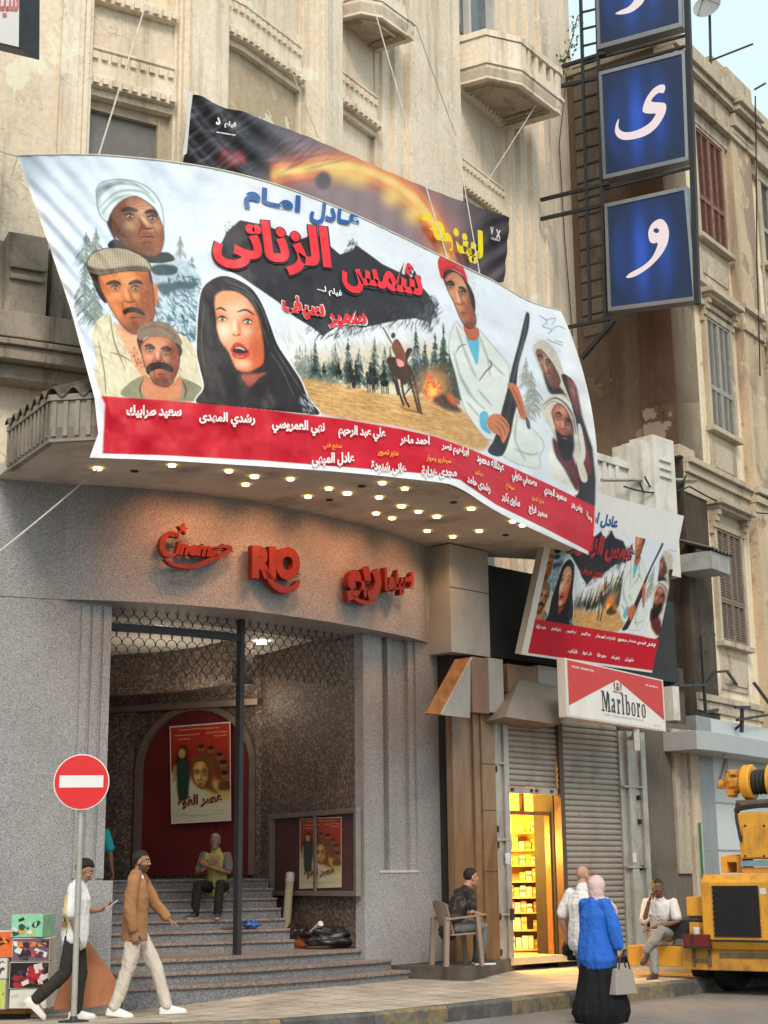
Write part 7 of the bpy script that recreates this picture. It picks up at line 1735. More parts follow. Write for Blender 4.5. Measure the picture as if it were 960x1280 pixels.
mb = MB(); p0, p1 = cp(880, 1187, -.12), cp(1000, 1092, -.12); x0, x1, z0, z1 = p0[0], p1[0], p0[2], p1[2]
prof = [(-.05, z0), (-.12, z0 + .10), (-.12, z1 - .10), (-.02, z1), (2.2, z1), (2.2, z0)]
mb.hexa([(x0, y, z) for y, z in prof], [(x1, y, z) for y, z in prof]); eb = mb.build('engine_housing', M_CY, TC, local=True, bevel=.02)
mb = MB(); g0, g1 = cp(894, 1171, -.13), cp(947, 1107, -.13); mb.box(((g0[0]+g1[0])/2, -.122, (g0[2]+g1[2])/2), (g1[0]-g0[0], .02, g1[2]-g0[2])); gr_ = mb.build('grille', M_MESHB if 'M_MESHB' in globals() else m_plain('grille_black', (.012, .012, .012), .5, .2, 20, .1), eb, local=True)
mb = MB(); W_, H_ = g1[0]-g0[0], g1[2]-g0[2]; nx, nz = 15, 19
for j in range(nz):
    for i in range(nx):
        x = g0[0] + W_*(i + .5 + (.25 if j % 2 else -.25))/nx; z = g0[2] + H_*(j + .5)/nz; mb.lathe([(W_/nx*.30, 0), (W_/nx*.44, .01)], (x, -.134, z), 6, (0, -1, 0))
mb.build('grille_mesh', m_plain('mesh_black', (.03, .028, .026), .45, .2, 20, 0, .4), gr_, local=True)
for sx in (g0[0] - .012, g1[0] + .012):
    mb = MB()
    for k in range(18): mb.lathe([(.012, 0), (.012, .006), (.004, .01)], (sx, -.121, g0[2] + H_*(k + .5)/18), 8, (0, -1, 0))
    mb.build('rivets', M_CYD, eb, local=True)
mb = MB(); cbox(mb, 884, 1000, 1176, 1177, -.128, -.12); mb.build('panel_seam', M_BLACKB, eb, local=True)
mb = MB(); cbox(mb, 900, 1010, 1193, 1196, -.02, .0); mb.build('weld_strip', M_RUST, TC, local=True)
mb = MB(); cbox(mb, 950, 957, 1110, 1118, -.126, -.119); mb.build('sticker', M_WHITE, eb, local=True)
mb = MB(); cbox(mb, 858.5, 880, 1121, 1145, .05, .55); mb.build('side_box', M_CY, TC, local=True, bevel=.015)
mb = MB(); cbox(mb, 861, 880, 1145.5, 1152, .1, .5); mb.build('bracket', M_RUST, TC, local=True); mb = MB(); cbox(mb, 862, 880, 1153, 1168, .0, .4); mb.build('step_bracket', M_CYD, TC, local=True, bevel=.01)
mb = MB(); cbox(mb, 854, 886.5, 1168, 1183.5, -.16, .02); tl_ = mb.build('tail_lamp', m_plain('lens_red', (.13, .012, .010), .25, .2, 8, 0, 0, .5), TC, local=True, bevel=.012)
mb = MB(); cbox(mb, 864, 865.5, 1168.5, 1183, -.166, -.16); cbox(mb, 854, 886.5, 1183.2, 1185.4, -.17, .0); mb.build('lens_frame', M_BLACKB, tl_, local=True)
mb = MB(); q = cp(871, 1164, -.05); mb.lathe([(.045, 0), (.05, .09), (.04, .1)], (q[0], -.06, q[2] - .05), 12); mb.build('paper_cup', M_WHITE, TC, local=True)
mb = MB()
for x in (866, 886): cbox(mb, x, x + 1.6, 1186, 1208, -.03, .0)
cbox(mb, 866, 887, 1199, 1201, -.04, -.03); mb.build('tow_loop', M_RUST, TC, local=True)
mb = MB(); q = cp(900, 1230, .9); R_ = .50
for dx in (-.02, .30): mb.lathe([(.22, -.13), (R_ - .06, -.14), (R_, -.10), (R_, .10), (R_ - .06, .14), (.22, .13)], (q[0] + dx - .1, .9, R_), 32, (1, 0, 0))
mb.build('tyre', M_RUB, TC, local=True, smooth=True)
mb = MB(); mb.lathe([(.10, -.30), (.21, -.30), (.21, .30), (.10, .30)], (q[0] + .04, .9, R_), 20, (1, 0, 0)); mb.build('rim', M_CYD, TC, local=True, smooth=True)
mb = MB(); mb.lathe([(.12, 0), (.12, 3.)], (q[0], .9, R_), 10, (1, 0, 0)); mb.box((q[0] + 1., .9, R_ + .35), (3.4, 1.6, .25)); mb.build('axle', M_BLACKB, TC, local=True)
q2_ = q[0] + 1.9; mb = MB()
for dx in (-.02, .30): mb.lathe([(.22, -.13), (R_ - .06, -.14), (R_, -.10), (R_, .10), (R_ - .06, .14), (.22, .13)], (q2_ + dx, .9, R_), 32, (1, 0, 0))
mb.build('tyre', M_RUB, TC, local=True, smooth=True)
mb = MB(); cbox(mb, 921, 1010, 1190, 1222, 1.2, 3.5); mb.build('underbody', M_BLACKB, TC, local=True)
# slewing superstructure
mb = MB(); cbox(mb, 925, 1010, 1013, 1074, .25, 3.); up_ = mb.build('superstructure', M_CY, TC, local=True, bevel=.03)
mb = MB(); cbox(mb, 930, 957, 1030, 1072, .235, .252); mb.build('access_panel', M_CY, up_, local=True, bevel=.006)
mb = MB()
for x, y in ((931.5, 1032), (955, 1032), (931.5, 1070), (955, 1070)): qq = cp(x, y, .23); mb.lathe([(.016, 0), (.016, .012)], (qq[0], .236, qq[2]), 8, (0, -1, 0))
mb.build('bolt', MET_DK, up_, local=True)
mb = MB(); cbox(mb, 926, 1010, 1074.4, 1083, .27, 3.); mb.build('blue_band', m_plain('crane_blue', (.16, .28, .36), .5, .1, 4), TC, local=True)
mb = MB(); cbox(mb, 928, 1010, 1083.3, 1092, .3, 3.); mb.build('turntable', M_CYD, TC, local=True)
mb = MB(); cbox(mb, 901.5, 908, 1070, 1091, .35, .75); cbox(mb, 908.2, 921, 1068, 1078, .35, .75); cbox(mb, 921.2, 928, 1070, 1091, .35, .75); mb.build('lifting_lug', M_CY, TC, local=True, bevel=.012)
mb = MB(); q = cp(936, 978, .7); ax = (1, 0, 0)
mb.lathe([(.23, 0), (.25, .02), (.25, .12), (.23, .14)], (q[0] - .06, .7, q[2]), 28, ax); wd = mb.build('winch_drum', M_CY, TC, local=True, smooth=True, bevel=0)
mb = MB(); mb.lathe([(.16, 0), (.18, .03), (.16, .06), (.18, .09), (.16, .12), (.18, .15), (.16, .18), (.18, .21), (.16, .24)], (q[0] + .083, .7, q[2]), 24, ax); mb.build('wire_rope', M_RUB, wd, local=True, smooth=True)
mb = MB(); mb.lathe([(.25, 0), (.25, .12)], (q[0] + .33, .7, q[2]), 28, ax); mb.build('drum_flange', M_CY, wd, local=True)
mb = MB(); rg = np.random.default_rng(4)
mb.lathe([(.07, 0), (.15, .02), (.17, .12), (.13, .2), (.13, .24)], (q[0] - .31, .7, q[2]), 16, ax); mb.lathe([(.05, 0), (.07, .02), (.07, .14)], (q[0] - .44, .68, q[2] - .01), 12, ax)
for i in range(14): a = rg.uniform(0, 2*PI); mb.box((q[0] - .22 + rg.uniform(-.1, .1), .62 + rg.uniform(-.1, .05), q[2] + rg.uniform(-.19, .17)), rg.uniform(.05, .10, 3), a)
for i in range(10): mb.lathe([(.018, 0), (.018, .02)], (q[0] - .32, .7 + .13*math.cos(i*.63), q[2] + .13*math.sin(i*.63)), 6, (-1, 0, 0))
mb.build('winch_gearbox', M_CYD, TC, local=True, bevel=.008)
mb = MB(); a, b = cp(921, 998, .55), cp(960, 1010, .55); mb.box(((a[0]+b[0])/2 + .1, .8, (a[2]+b[2])/2), (b[0]-a[0] + .25, .5, .10)); mb.build('winch_base', M_RUST, TC, local=True, bevel=.01)
for i in range(4):
    mb = MB(); P = [cp(922 + i*3, 1004 + i*2, .4), cp(917.5 + i*2, 1016, .3), cp(921.5 + i*1.2, 1034 + 5*i, .22), cp(926.5, 1048 + 4*i, .22)] if i < 2 else [cp(919, 1008 + i*2, .35), cp(930, 1000 + i*3, .2), cp(946, 1003 + i*2, .2), cp(965, 1000 + i*2, .3)]
    Q_ = [P[0]]; 
    for t in np.linspace(0, 1, 12)[1:]:
        n_ = len(P)-1; bz = sum(math.comb(n_, j)*(1-t)**(n_-j)*t**j*P[j] for j in range(n_+1)); Q_.append(bz)
    mb.tube(Q_, .022, 8); mb.build('hose', M_RUB, TC, local=True, smooth=True)

# ---------------- rooftop dish, rods and the light box at the corner
dz_ = at_y(885, 10, 29.6); mz = at_y(887, 78, 29.6)
T = thing('satellite_dish', tuple(mz), 'grey mesh satellite dish on a thin mast above the old building roof', 'dish')
mb = MB(); mb.tube([mz - np.array([0, 0, .6]), dz_ + np.array([.03, 0, -.05])], .03, 8); mb.build('mast', MET_DK, T)
ax_ = Vector((-.5, -.85, .25)).normalized(); mb = MB(); mb.lathe([(.02, .0), (.12, .012), (.22, .035), (.31, .075), (.312, .082), (.22, .043), (.12, .02), (.02, .01)], tuple(dz_), 28, tuple(ax_)); mb.build('reflector', m_plain('dish_grey', (.30, .31, .31), .6, .1, 8), T, smooth=True)
mb = MB(); f_ = Vector(dz_) + ax_*.32; 
for k in range(3): u_ = ax_.orthogonal().normalized(); u_.rotate(Matrix.Rotation(2*PI*k/3, 3, ax_)); mb.tube([Vector(dz_) + u_*.29 + ax_*.07, f_], .008, 5)
mb.lathe([(.035, -.04), (.04, .04)], tuple(f_), 10, tuple(ax_)); mb.build('feed_arm', MET_DK, T)
for lb, a, b in (('thin bare antenna rod slanting up beside the dish mast', at_y(877, 80, 29.8), at_y(941, 55, 29.8)), ('short rod sticking out over the right hand roof edge', at_y(943, 112, 29.8), at_y(957, 104, 29.8))):
    T = thing('antenna_rod', tuple(a), lb, 'antenna'); mb = MB(); mb.tube([a, b], .022, 6); mb.build('rod', MET_DK, T)
c0 = at_y(10, 30, 15.6)
T = thing('corner_lightbox', tuple(c0), 'white lightbox sign with pale red script cropped by the top left corner', 'sign')
bl, br, tr, tl = at_y(-60, 42, 16.3), at_y(26, 62, 15.7), at_y(27, -40, 15.7), at_y(-60, -60, 16.3); n_ = np.cross(br-bl, tl-bl); n_ /= np.linalg.norm(n_); n_ = n_ if n_[1] < 0 else -n_
mb = MB(); mb.hexa([p - n_*.30 for p in (bl, br, tr, tl)], [p for p in (bl, br, tr, tl)]); mb.build('case', MET_DK, T, bevel=.01)
I_ = [c_*.95 + (bl+br+tr+tl)/4*.05 for c_ in (bl, br, tr, tl)]; mb = MB(); mb.add([p + n_*.004 for p in I_], [(0, 1, 2, 3)]); mb.build('panel', m_plain('acrylic_white', (.74, .70, .66), .3, .03, 3, 0), T)
v, f = place_text('سينما ريو', (-46, 22), (23, 24), (0, -44), .02, 3); mb = MB(); r = ray(v[:, 0], v[:, 1]); o_ = np.array([0, 0, CZ]); tt = np.dot(bl + n_*.008 - o_, n_)/(r @ n_); mb.add(o_ + r*tt[:, None], f); mb.build('lettering', ink('ink_rose', srgb(206, 110, 112)), T)
mb = MB(); mb.bar((bl+tl)/2 - n_*.3, (bl+tl)/2 - n_*.3 + np.array([-.9, 1.2, 0]), .06); mb.build('bracket', MET_DK, T)

# ---------------- cables and guy ropes
def cable(label, P, r=.008, sag=0., m=None, name='cable'):
    P = [np.asarray(p, float) for p in P]; Q_ = []
    for a, b in zip(P[:-1], P[1:]):
        for t in np.linspace(0, 1, 14)[:-1]: q = a*(1-t) + b*t; q = q - np.array([0, 0, sag*4*t*(1-t)]); Q_.append(q)
    Q_.append(P[-1]); T = thing(name, tuple(P[0]), label, 'rope' if name == 'guy_rope' else 'cable'); mb = MB(); mb.tube(Q_, r, 5); mb.build('strand', m or M_RUB, T); return T
uwp = lambda px, py, o=.05: UW.pt(*UW.hit(px, py, o), o)
M_ROPE = m_plain('rope_cream', (.55, .50, .42), .8)
bp_ = lambda px, py: (lambda u, v: banner_pt(u, v, .0)[0])(*banner_inv(np.array([[px, py]], float)))
cable('pale guy rope from the banner top up past the dark window to the ledge', [bp_(123, 193), uwp(187, -10)], .011, 0, M_ROPE, 'guy_rope')
cable('thin guy rope crossing the left pilasters from the tied banner corner', [bp_(24, 196), uwp(-20, 180)], .009, .02, M_ROPE, 'guy_rope')
cable('short loose rope end dangling from the tied banner corner', [bp_(22, 196), at_y(12, 228, 17.0)], .009, 0, M_ROPE, 'guy_rope')
cable('pale rope from the canopy lamp down to the left edge of the street', [on_z(123, 586, ZS - .06), at_y(-30, 712, 16.0)], .010, .02, M_ROPE, 'guy_rope')
cable('rope from the peeling bay down to the top of the dark banner', [uwp(360, 78), duv(np.array([[398, 172]], float))[0]], .009, 0, M_ROPE, 'guy_rope')
cable('rope from the left balcony down to the film banner', [uwp(462, -10, .9), bp_(560, 325)], .009, .05, M_ROPE, 'guy_rope')
cable('rope from the right balcony down to the dark banner', [uwp(672, 128, .8), duv(np.array([[606, 232]], float))[0]], .010, .0, M_ROPE, 'guy_rope')
cable('long thin rope crossing the wide pilaster between the balconies', [uwp(516, 20, .4), uwp(570, 170, .06), bp_(600, 345)], .008, .02, M_ROPE, 'guy_rope')
rfp = lambda px, py, o=.1: RF.pt(*RF.hit(px, py, o), o)
cable('pale conduit running from the white parapet to the old building', [SH.pt(SH.S(752, 600, .1), SH.Z(752, 600, .1), .1), rfp(870, 600, .05)], .035, 0, MET_AL)
for i, (lb, P) in enumerate((('black cable sagging from the parapet along the string course to the right edge', [SH.pt(SH.S(780, 608, .1), SH.Z(780, 608, .1), .1), rfp(862, 608, .2), rfp(960, 642, .3)]), ('lowest black cable drooping below the conduit beside the corner', [SH.pt(SH.S(800, 604, .1), SH.Z(800, 604, .1), .1), BW.pt(BW.len - .5, BW.Z(830, 632), .2), rfp(852, 604, .2)]), ('black cable looped across the stone string course of the brown wall', [SH.pt(SH.S(806, 596, .1), SH.Z(806, 596, .1), .1), BW.pt(BW.len - .3, BW.Z(840, 620), .25), rfp(858, 594, .2)]), ('black cable running down the projecting bay of the old building', [rfp(944, 120, .6), rfp(946, 330, .3), rfp(950, 470, .3)]))):
    cable(lb, P, .016, .12)
cable('dead creeper stem hanging down the right pilaster of the cinema', [uwp(708, 92, .1), uwp(699, 180, .05), uwp(706, 300, .05), uwp(716, 420, .05)], .012, .03, m_plain('stem_brown', (.13, .09, .06), .9))
T = thing('creeper', tuple(uwp(706, 85, .2)), 'straggly green creeper growing from the corner beside the sign frame', 'plant')
mb = MB(); P = [uwp(699, 100, .15), uwp(706, 78, .2), uwp(714, 52, .25), uwp(722, 20, .3)]; mb.tube(P, .012, 5); mb.build('stem', MATS['stem_brown'], T)
mb = MB(); rg = np.random.default_rng(8)
for i in range(150):
    t = rg.random(); k = min(2, int(t*3)); q = P[k]*(1-(t*3-k)) + P[k+1]*(t*3-k) + rg.normal(0, .07, 3); d = Vector(rg.normal(0, 1, 3)).normalized(); u_ = d.orthogonal().normalized()*.03; w_ = d*.045
    mb.add([Vector(q) - w_, Vector(q) + u_, Vector(q) + w_, Vector(q) - u_], [(0, 1, 2, 3)])
mb.build('leaves', m_plain('leaf_green', (.09, .12, .04), .6, .4, 9, 0), T)
# ================================================================ people
def remesh(mb, voxel, smooth=2):
    me = bpy.data.meshes.new('tmp'); me.from_pydata(mb.v, [], mb.f)
    b = bmesh.new(); b.from_mesh(me); bmesh.ops.recalc_face_normals(b, faces=b.faces); b.to_mesh(me); b.free()
    o = bpy.data.objects.new('tmp', me); COL.objects.link(o)
    r = o.modifiers.new('r', 'REMESH'); r.mode = 'VOXEL'; r.voxel_size = voxel; r.use_smooth_shade = True
    s = o.modifiers.new('s', 'SMOOTH'); s.factor = .5; s.iterations = smooth
    bpy.context.view_layer.update()
    out = bpy.data.meshes.new_from_object(o.evaluated_get(bpy.context.evaluated_depsgraph_get()))
    bpy.data.objects.remove(o); bpy.data.meshes.remove(me); return out
def verts(me): v = np.empty(len(me.vertices)*3); me.vertices.foreach_get('co', v); return v.reshape(-1, 3)
def normals(me): v = np.empty(len(me.vertices)*3); me.vertices.foreach_get('normal', v); return v.reshape(-1, 3)
def loft(mb, P, R, side=(1, 0, 0), n=14):
    """closed limb or trunk through points P with elliptical half sizes R = (across, front-back)"""
    P = [Vector(p) for p in P]; m = len(P); side = Vector(side); vs = []
    R = [r if hasattr(r, '__len__') else (r, r) for r in R]
    t0 = (P[1]-P[0]).normalized(); t1 = (P[-1]-P[-2]).normalized()
    PP = [P[0] - t0*min(R[0])*.8, P[0] - t0*min(R[0])*.45] + P + [P[-1] + t1*min(R[-1])*.45, P[-1] + t1*min(R[-1])*.8]
    RR = [tuple(.35*a for a in R[0]), tuple(.86*a for a in R[0])] + list(R) + [tuple(.86*a for a in R[-1]), tuple(.35*a for a in R[-1])]
    M_ = len(PP)
    for i in range(M_):
        t = (PP[min(i+1, M_-1)] - PP[max(i-1, 0)]).normalized(); a = side - t*side.dot(t)
        a = a.normalized() if a.length > .05 else t.orthogonal().normalized(); b = t.cross(a)
        for k in range(n): an = 2*PI*k/n; vs.append(PP[i] + a*math.cos(an)*RR[i][0] + b*math.sin(an)*RR[i][1])
    fs = [(i*n+k, i*n+(k+1) % n, (i+1)*n+(k+1) % n, (i+1)*n+k) for i in range(M_-1) for k in range(n)]
    return mb.add(vs, fs + [tuple(range(n))[::-1], tuple(range((M_-1)*n, M_*n))])
def put(me, name, m, parent, colfn=None, fold=0., fsc=9., seed=0., zs=.45):
    V = verts(me)
    if fold:
        N = normals(me); d = np.array([mnoise.noise(Vector((p[0]*fsc + seed, p[1]*fsc, p[2]*fsc*zs))) + .5*mnoise.noise(Vector((p[0]*fsc*2.3 + seed, p[1]*fsc*2.3 + p[2]*fsc*1.6*(zs > .2), p[2]*fsc*zs*2.4))) for p in V])
        V = V + N*(d*fold)[:, None]; me.vertices.foreach_set('co', V.astype(np.float32).ravel()); me.update()
    me.name = name; me.materials.clear(); me.materials.append(m)
    if colfn is not None:
        c = np.ones((len(V), 4), np.float32); c[:, :3] = colfn(V); ca = me.color_attributes.new('Col', 'FLOAT_COLOR', 'POINT'); ca.data.foreach_set('color', c.ravel())
    me.polygons.foreach_set('use_smooth', [True]*len(me.polygons))
    o = bpy.data.objects.new(name, me); COL.objects.link(o); o.parent = parent; return o
M_SKIN = m_attr('skin', rough=.5, bump=.03, bsc=200, spec=.35)
M_CLOTH = m_attr('cloth', rough=.85, bump=.25, bsc=260, spec=.15)
M_KNIT = m_attr('leather', rough=.5, bump=.1, bsc=150, spec=.35)
def hand(mb, wr, d, nrm_, thumb, curl=.5, spread=1.):
    """palm, four unequal fingers bent towards the palm side, thumb leaving the side"""
    d = Vector(d).normalized(); nv_ = Vector(nrm_); nv_ = (nv_ - d*nv_.dot(d)).normalized(); s = d.cross(nv_).normalized()
    if s.dot(Vector(thumb)) < 0: s = -s                # s points to the thumb side
    wr = Vector(wr); loft(mb, [wr - d*.02, wr + d*.03, wr + d*.075, wr + d*.092], [(.026, .020), (.036, .017), (.041, .014), (.038, .012)], tuple(s), 12)
    for i, (off, L) in enumerate(((.030, .072), (.010, .082), (-.010, .076), (-.029, .060))):
        p = wr + d*.088 + s*off; a = curl*(1 + .12*i); P = [p - d*.02]; cur = d.copy(); seg = L/3
        P.append(p)
        for k in range(3): cur = (cur*math.cos(a*.62) + nv_*math.sin(a*.62)).normalized(); p = p + cur*seg; P.append(p); nn = cur.cross(s); nv_k = nv_
        loft(mb, P, [.0095, .0095, .009, .0085, .0072], tuple(s), 8)
    b = wr + d*.025 + s*.026; t1 = (d*.55 + s*.75 + nv_*.25).normalized(); t2 = (d*.85 + s*.3 + nv_*.45).normalized()
    loft(mb, [b - s*.012, b + t1*.032, b + t1*.032 + t2*.03, b + t1*.032 + t2*.052], [.014, .012, .0105, .008], tuple(nv_), 8)
def head_parts(mb, c, R, fem=False, nose=1.):
    E = lambda p, r: mb.ell(Vector(c) + R @ Vector(p), r, 18, 12, R)
    E((0, -.008, .030), (.073, .093, .093)); E((0, .020, -.040), (.057, .068, .080)); E((0, .058, -.094), (.030, .024, .022)); E((0, .012, -.075), (.052, .055, .045))
    E((0, .094, -.020), (.0125*nose, .019*nose, .018)); E((0, .088, .004), (.009, .013, .026)); E((.009, .092, -.026), (.009, .010, .008)); E((-.009, .092, -.026), (.009, .010, .008))
    E((0, .076, .032), (.050, .016, .010))
    for sg in (-1, 1): E((sg*.040, .066, -.024), (.020, .018, .018)); E((sg*.074, -.006, -.010), (.010, .019, .031)); E((sg*.030, .078, .010), (.013, .010, .0095))
    E((0, .086, -.057), (.021, .009, .0065)); E((0, .085, -.069), (.019, .009, .0075))
def head_color(V, c, R, skin, hair, beard=0., lips=(.30, .10, .08), grey=0.):
    L = (V - np.array(c)) @ np.array(R); C = np.tile(np.array(skin), (len(V), 1)); x, y, z = L[:, 0], L[:, 1], L[:, 2]; ax = np.abs(x)
    n_ = np.array([mnoise.noise(Vector(p*14)) for p in V]); C *= (1 + .10*n_)[:, None]
    near = (np.abs(z) < .16) & (np.abs(y) < .16) & (ax < .10)
    def m(cond, col, a=1.): k = near & cond; C[k] = C[k]*(1-a) + np.array(col)*a
    sk = np.array(skin)
    m((y > .06) & (ax > .012) & (ax < .050) & (z > -.004) & (z < .024), sk*.62, .8)
    m((y > .066) & (((ax-.031)/.0125)**2 + ((z-.010)/.0062)**2 < 1), (.55, .52, .48)); m((y > .066) & (((ax-.030)/.0062)**2 + ((z-.010)/.0062)**2 < 1), (.02, .014, .01))
    m((y > .062) & (ax > .014) & (ax < .050) & (np.abs(z - .033 + (ax-.03)*.15) < .0055), hair, .9)
    m((y > .072) & (ax < .024) & (z > -.078) & (z < -.050), lips, .75); m((y > .078) & (ax < .021) & (np.abs(z + .063) < .003), np.array(lips)*.3, .9)
    if beard: m((z < -.028) & (y > -.015) & ~((y > .070) & (ax < .018) & (z > -.074) & (z < -.054)) & ~((y > .05) & (z > -.045) & (ax > .026) & (z > -.08 + ax*.2)) & (z > -.125), hair, beard); m((y > .07) & (ax < .030) & (z < -.040) & (z > -.054), hair, beard)
    return C
def hair_cap(mb, c, R, r=(.081, .100, .094), front=.30, side=-.25, curl=.0, seed=0., back=-.75):
    n, m = 36, 22; vs = []
    for i in range(m+1):
        t = PI*(i+.02)/(m+.04)
        for k in range(n):
            d = Vector((math.sin(t)*math.cos(2*PI*k/n), math.sin(t)*math.sin(2*PI*k/n), -math.cos(t)))
            lim = front if d.y > .45 else (side if d.y > -.15 else back)
            if -.15 < d.y <= .45: f_ = (d.y + .15)/.6; lim = side*(1-f_) + front*f_
            s = 1. if d.z > lim else max(.72, 1 - (lim - d.z)*1.6)
            s += curl*mnoise.noise(d*6 + Vector((seed, 0, 0))) + curl*.6*mnoise.noise(d*13 + Vector((0, seed, 0))) if d.z > lim else 0
            vs.append(Vector(c) + R @ Vector((d.x*r[0]*s, d.y*r[1]*s - .012, d.z*r[2]*s + .036)))
    fs = [(i*n+k, i*n+(k+1) % n, (i+1)*n+(k+1) % n, (i+1)*n+k) for i in range(m) for k in range(n)]
    return mb.add(vs, fs + [tuple(range(n))[::-1], tuple(range(m*n, (m+1)*n))])
def shoe(T, ank, fwd, col, sole, low=True, roll=0., name='shoe', lift=0.):
    """ank: ankle point; fwd: unit direction heel to toe in 3-D"""
    f = Vector(fwd).normalized(); up = Vector((0, 0, 1)); up = (up - f*up.dot(f)).normalized(); s = f.cross(up)
    b = Vector(ank) - up*.075 - f*.065
    mb = MB(); secs = [(-.01, .028, .05, .055), (.03, .036, .075, .07), (.09, .038, .085, .075), (.15, .043, .062, .055), (.21, .045, .045, .036), (.26, .036, .034, .026), (.285, .015, .018, .014)]
    n = 14; vs = []
    for y, w, h, mid in secs:
        for k in range(n):
            a = 2*PI*k/n; z = math.sin(a); vs.append(b + f*y + s*(w*math.copysign(abs(math.cos(a))**.75, math.cos(a))) + up*(.012 + (h*z if z > 0 else .012*z)))
    m = len(secs); fs = [(i*n+k, i*n+(k+1) % n, (i+1)*n+(k+1) % n, (i+1)*n+k) for i in range(m-1) for k in range(n)]
    mb.add(vs, fs + [tuple(range(n))[::-1], tuple(range((m-1)*n, m*n))])
    o = mb.build(name, m_plain('shoe_%02x%02x%02x' % tuple(int(min(.99, c)*255) for c in col), col, .55, .1, 9, .08), T, local=True, smooth='all')
    mb = MB(); P = []
    for y, w in ((-.014, .02), (.0, .036), (.06, .042), (.12, .044), (.18, .049), (.24, .044), (.275, .03), (.292, .010)): P.append((y, w))
    loop = [(y, w) for y, w in P] + [(y, -w) for y, w in P[::-1]]
    mb.hexa([b + f*y + s*w - up*.006 for y, w in loop], [b + f*y + s*w + up*.018 for y, w in loop]); mb.build('sole', m_plain('sole_%02x%02x%02x' % tuple(int(min(.99, c)*255) for c in sole), sole, .6, .06, 9, .05), o, local=True)
    return o

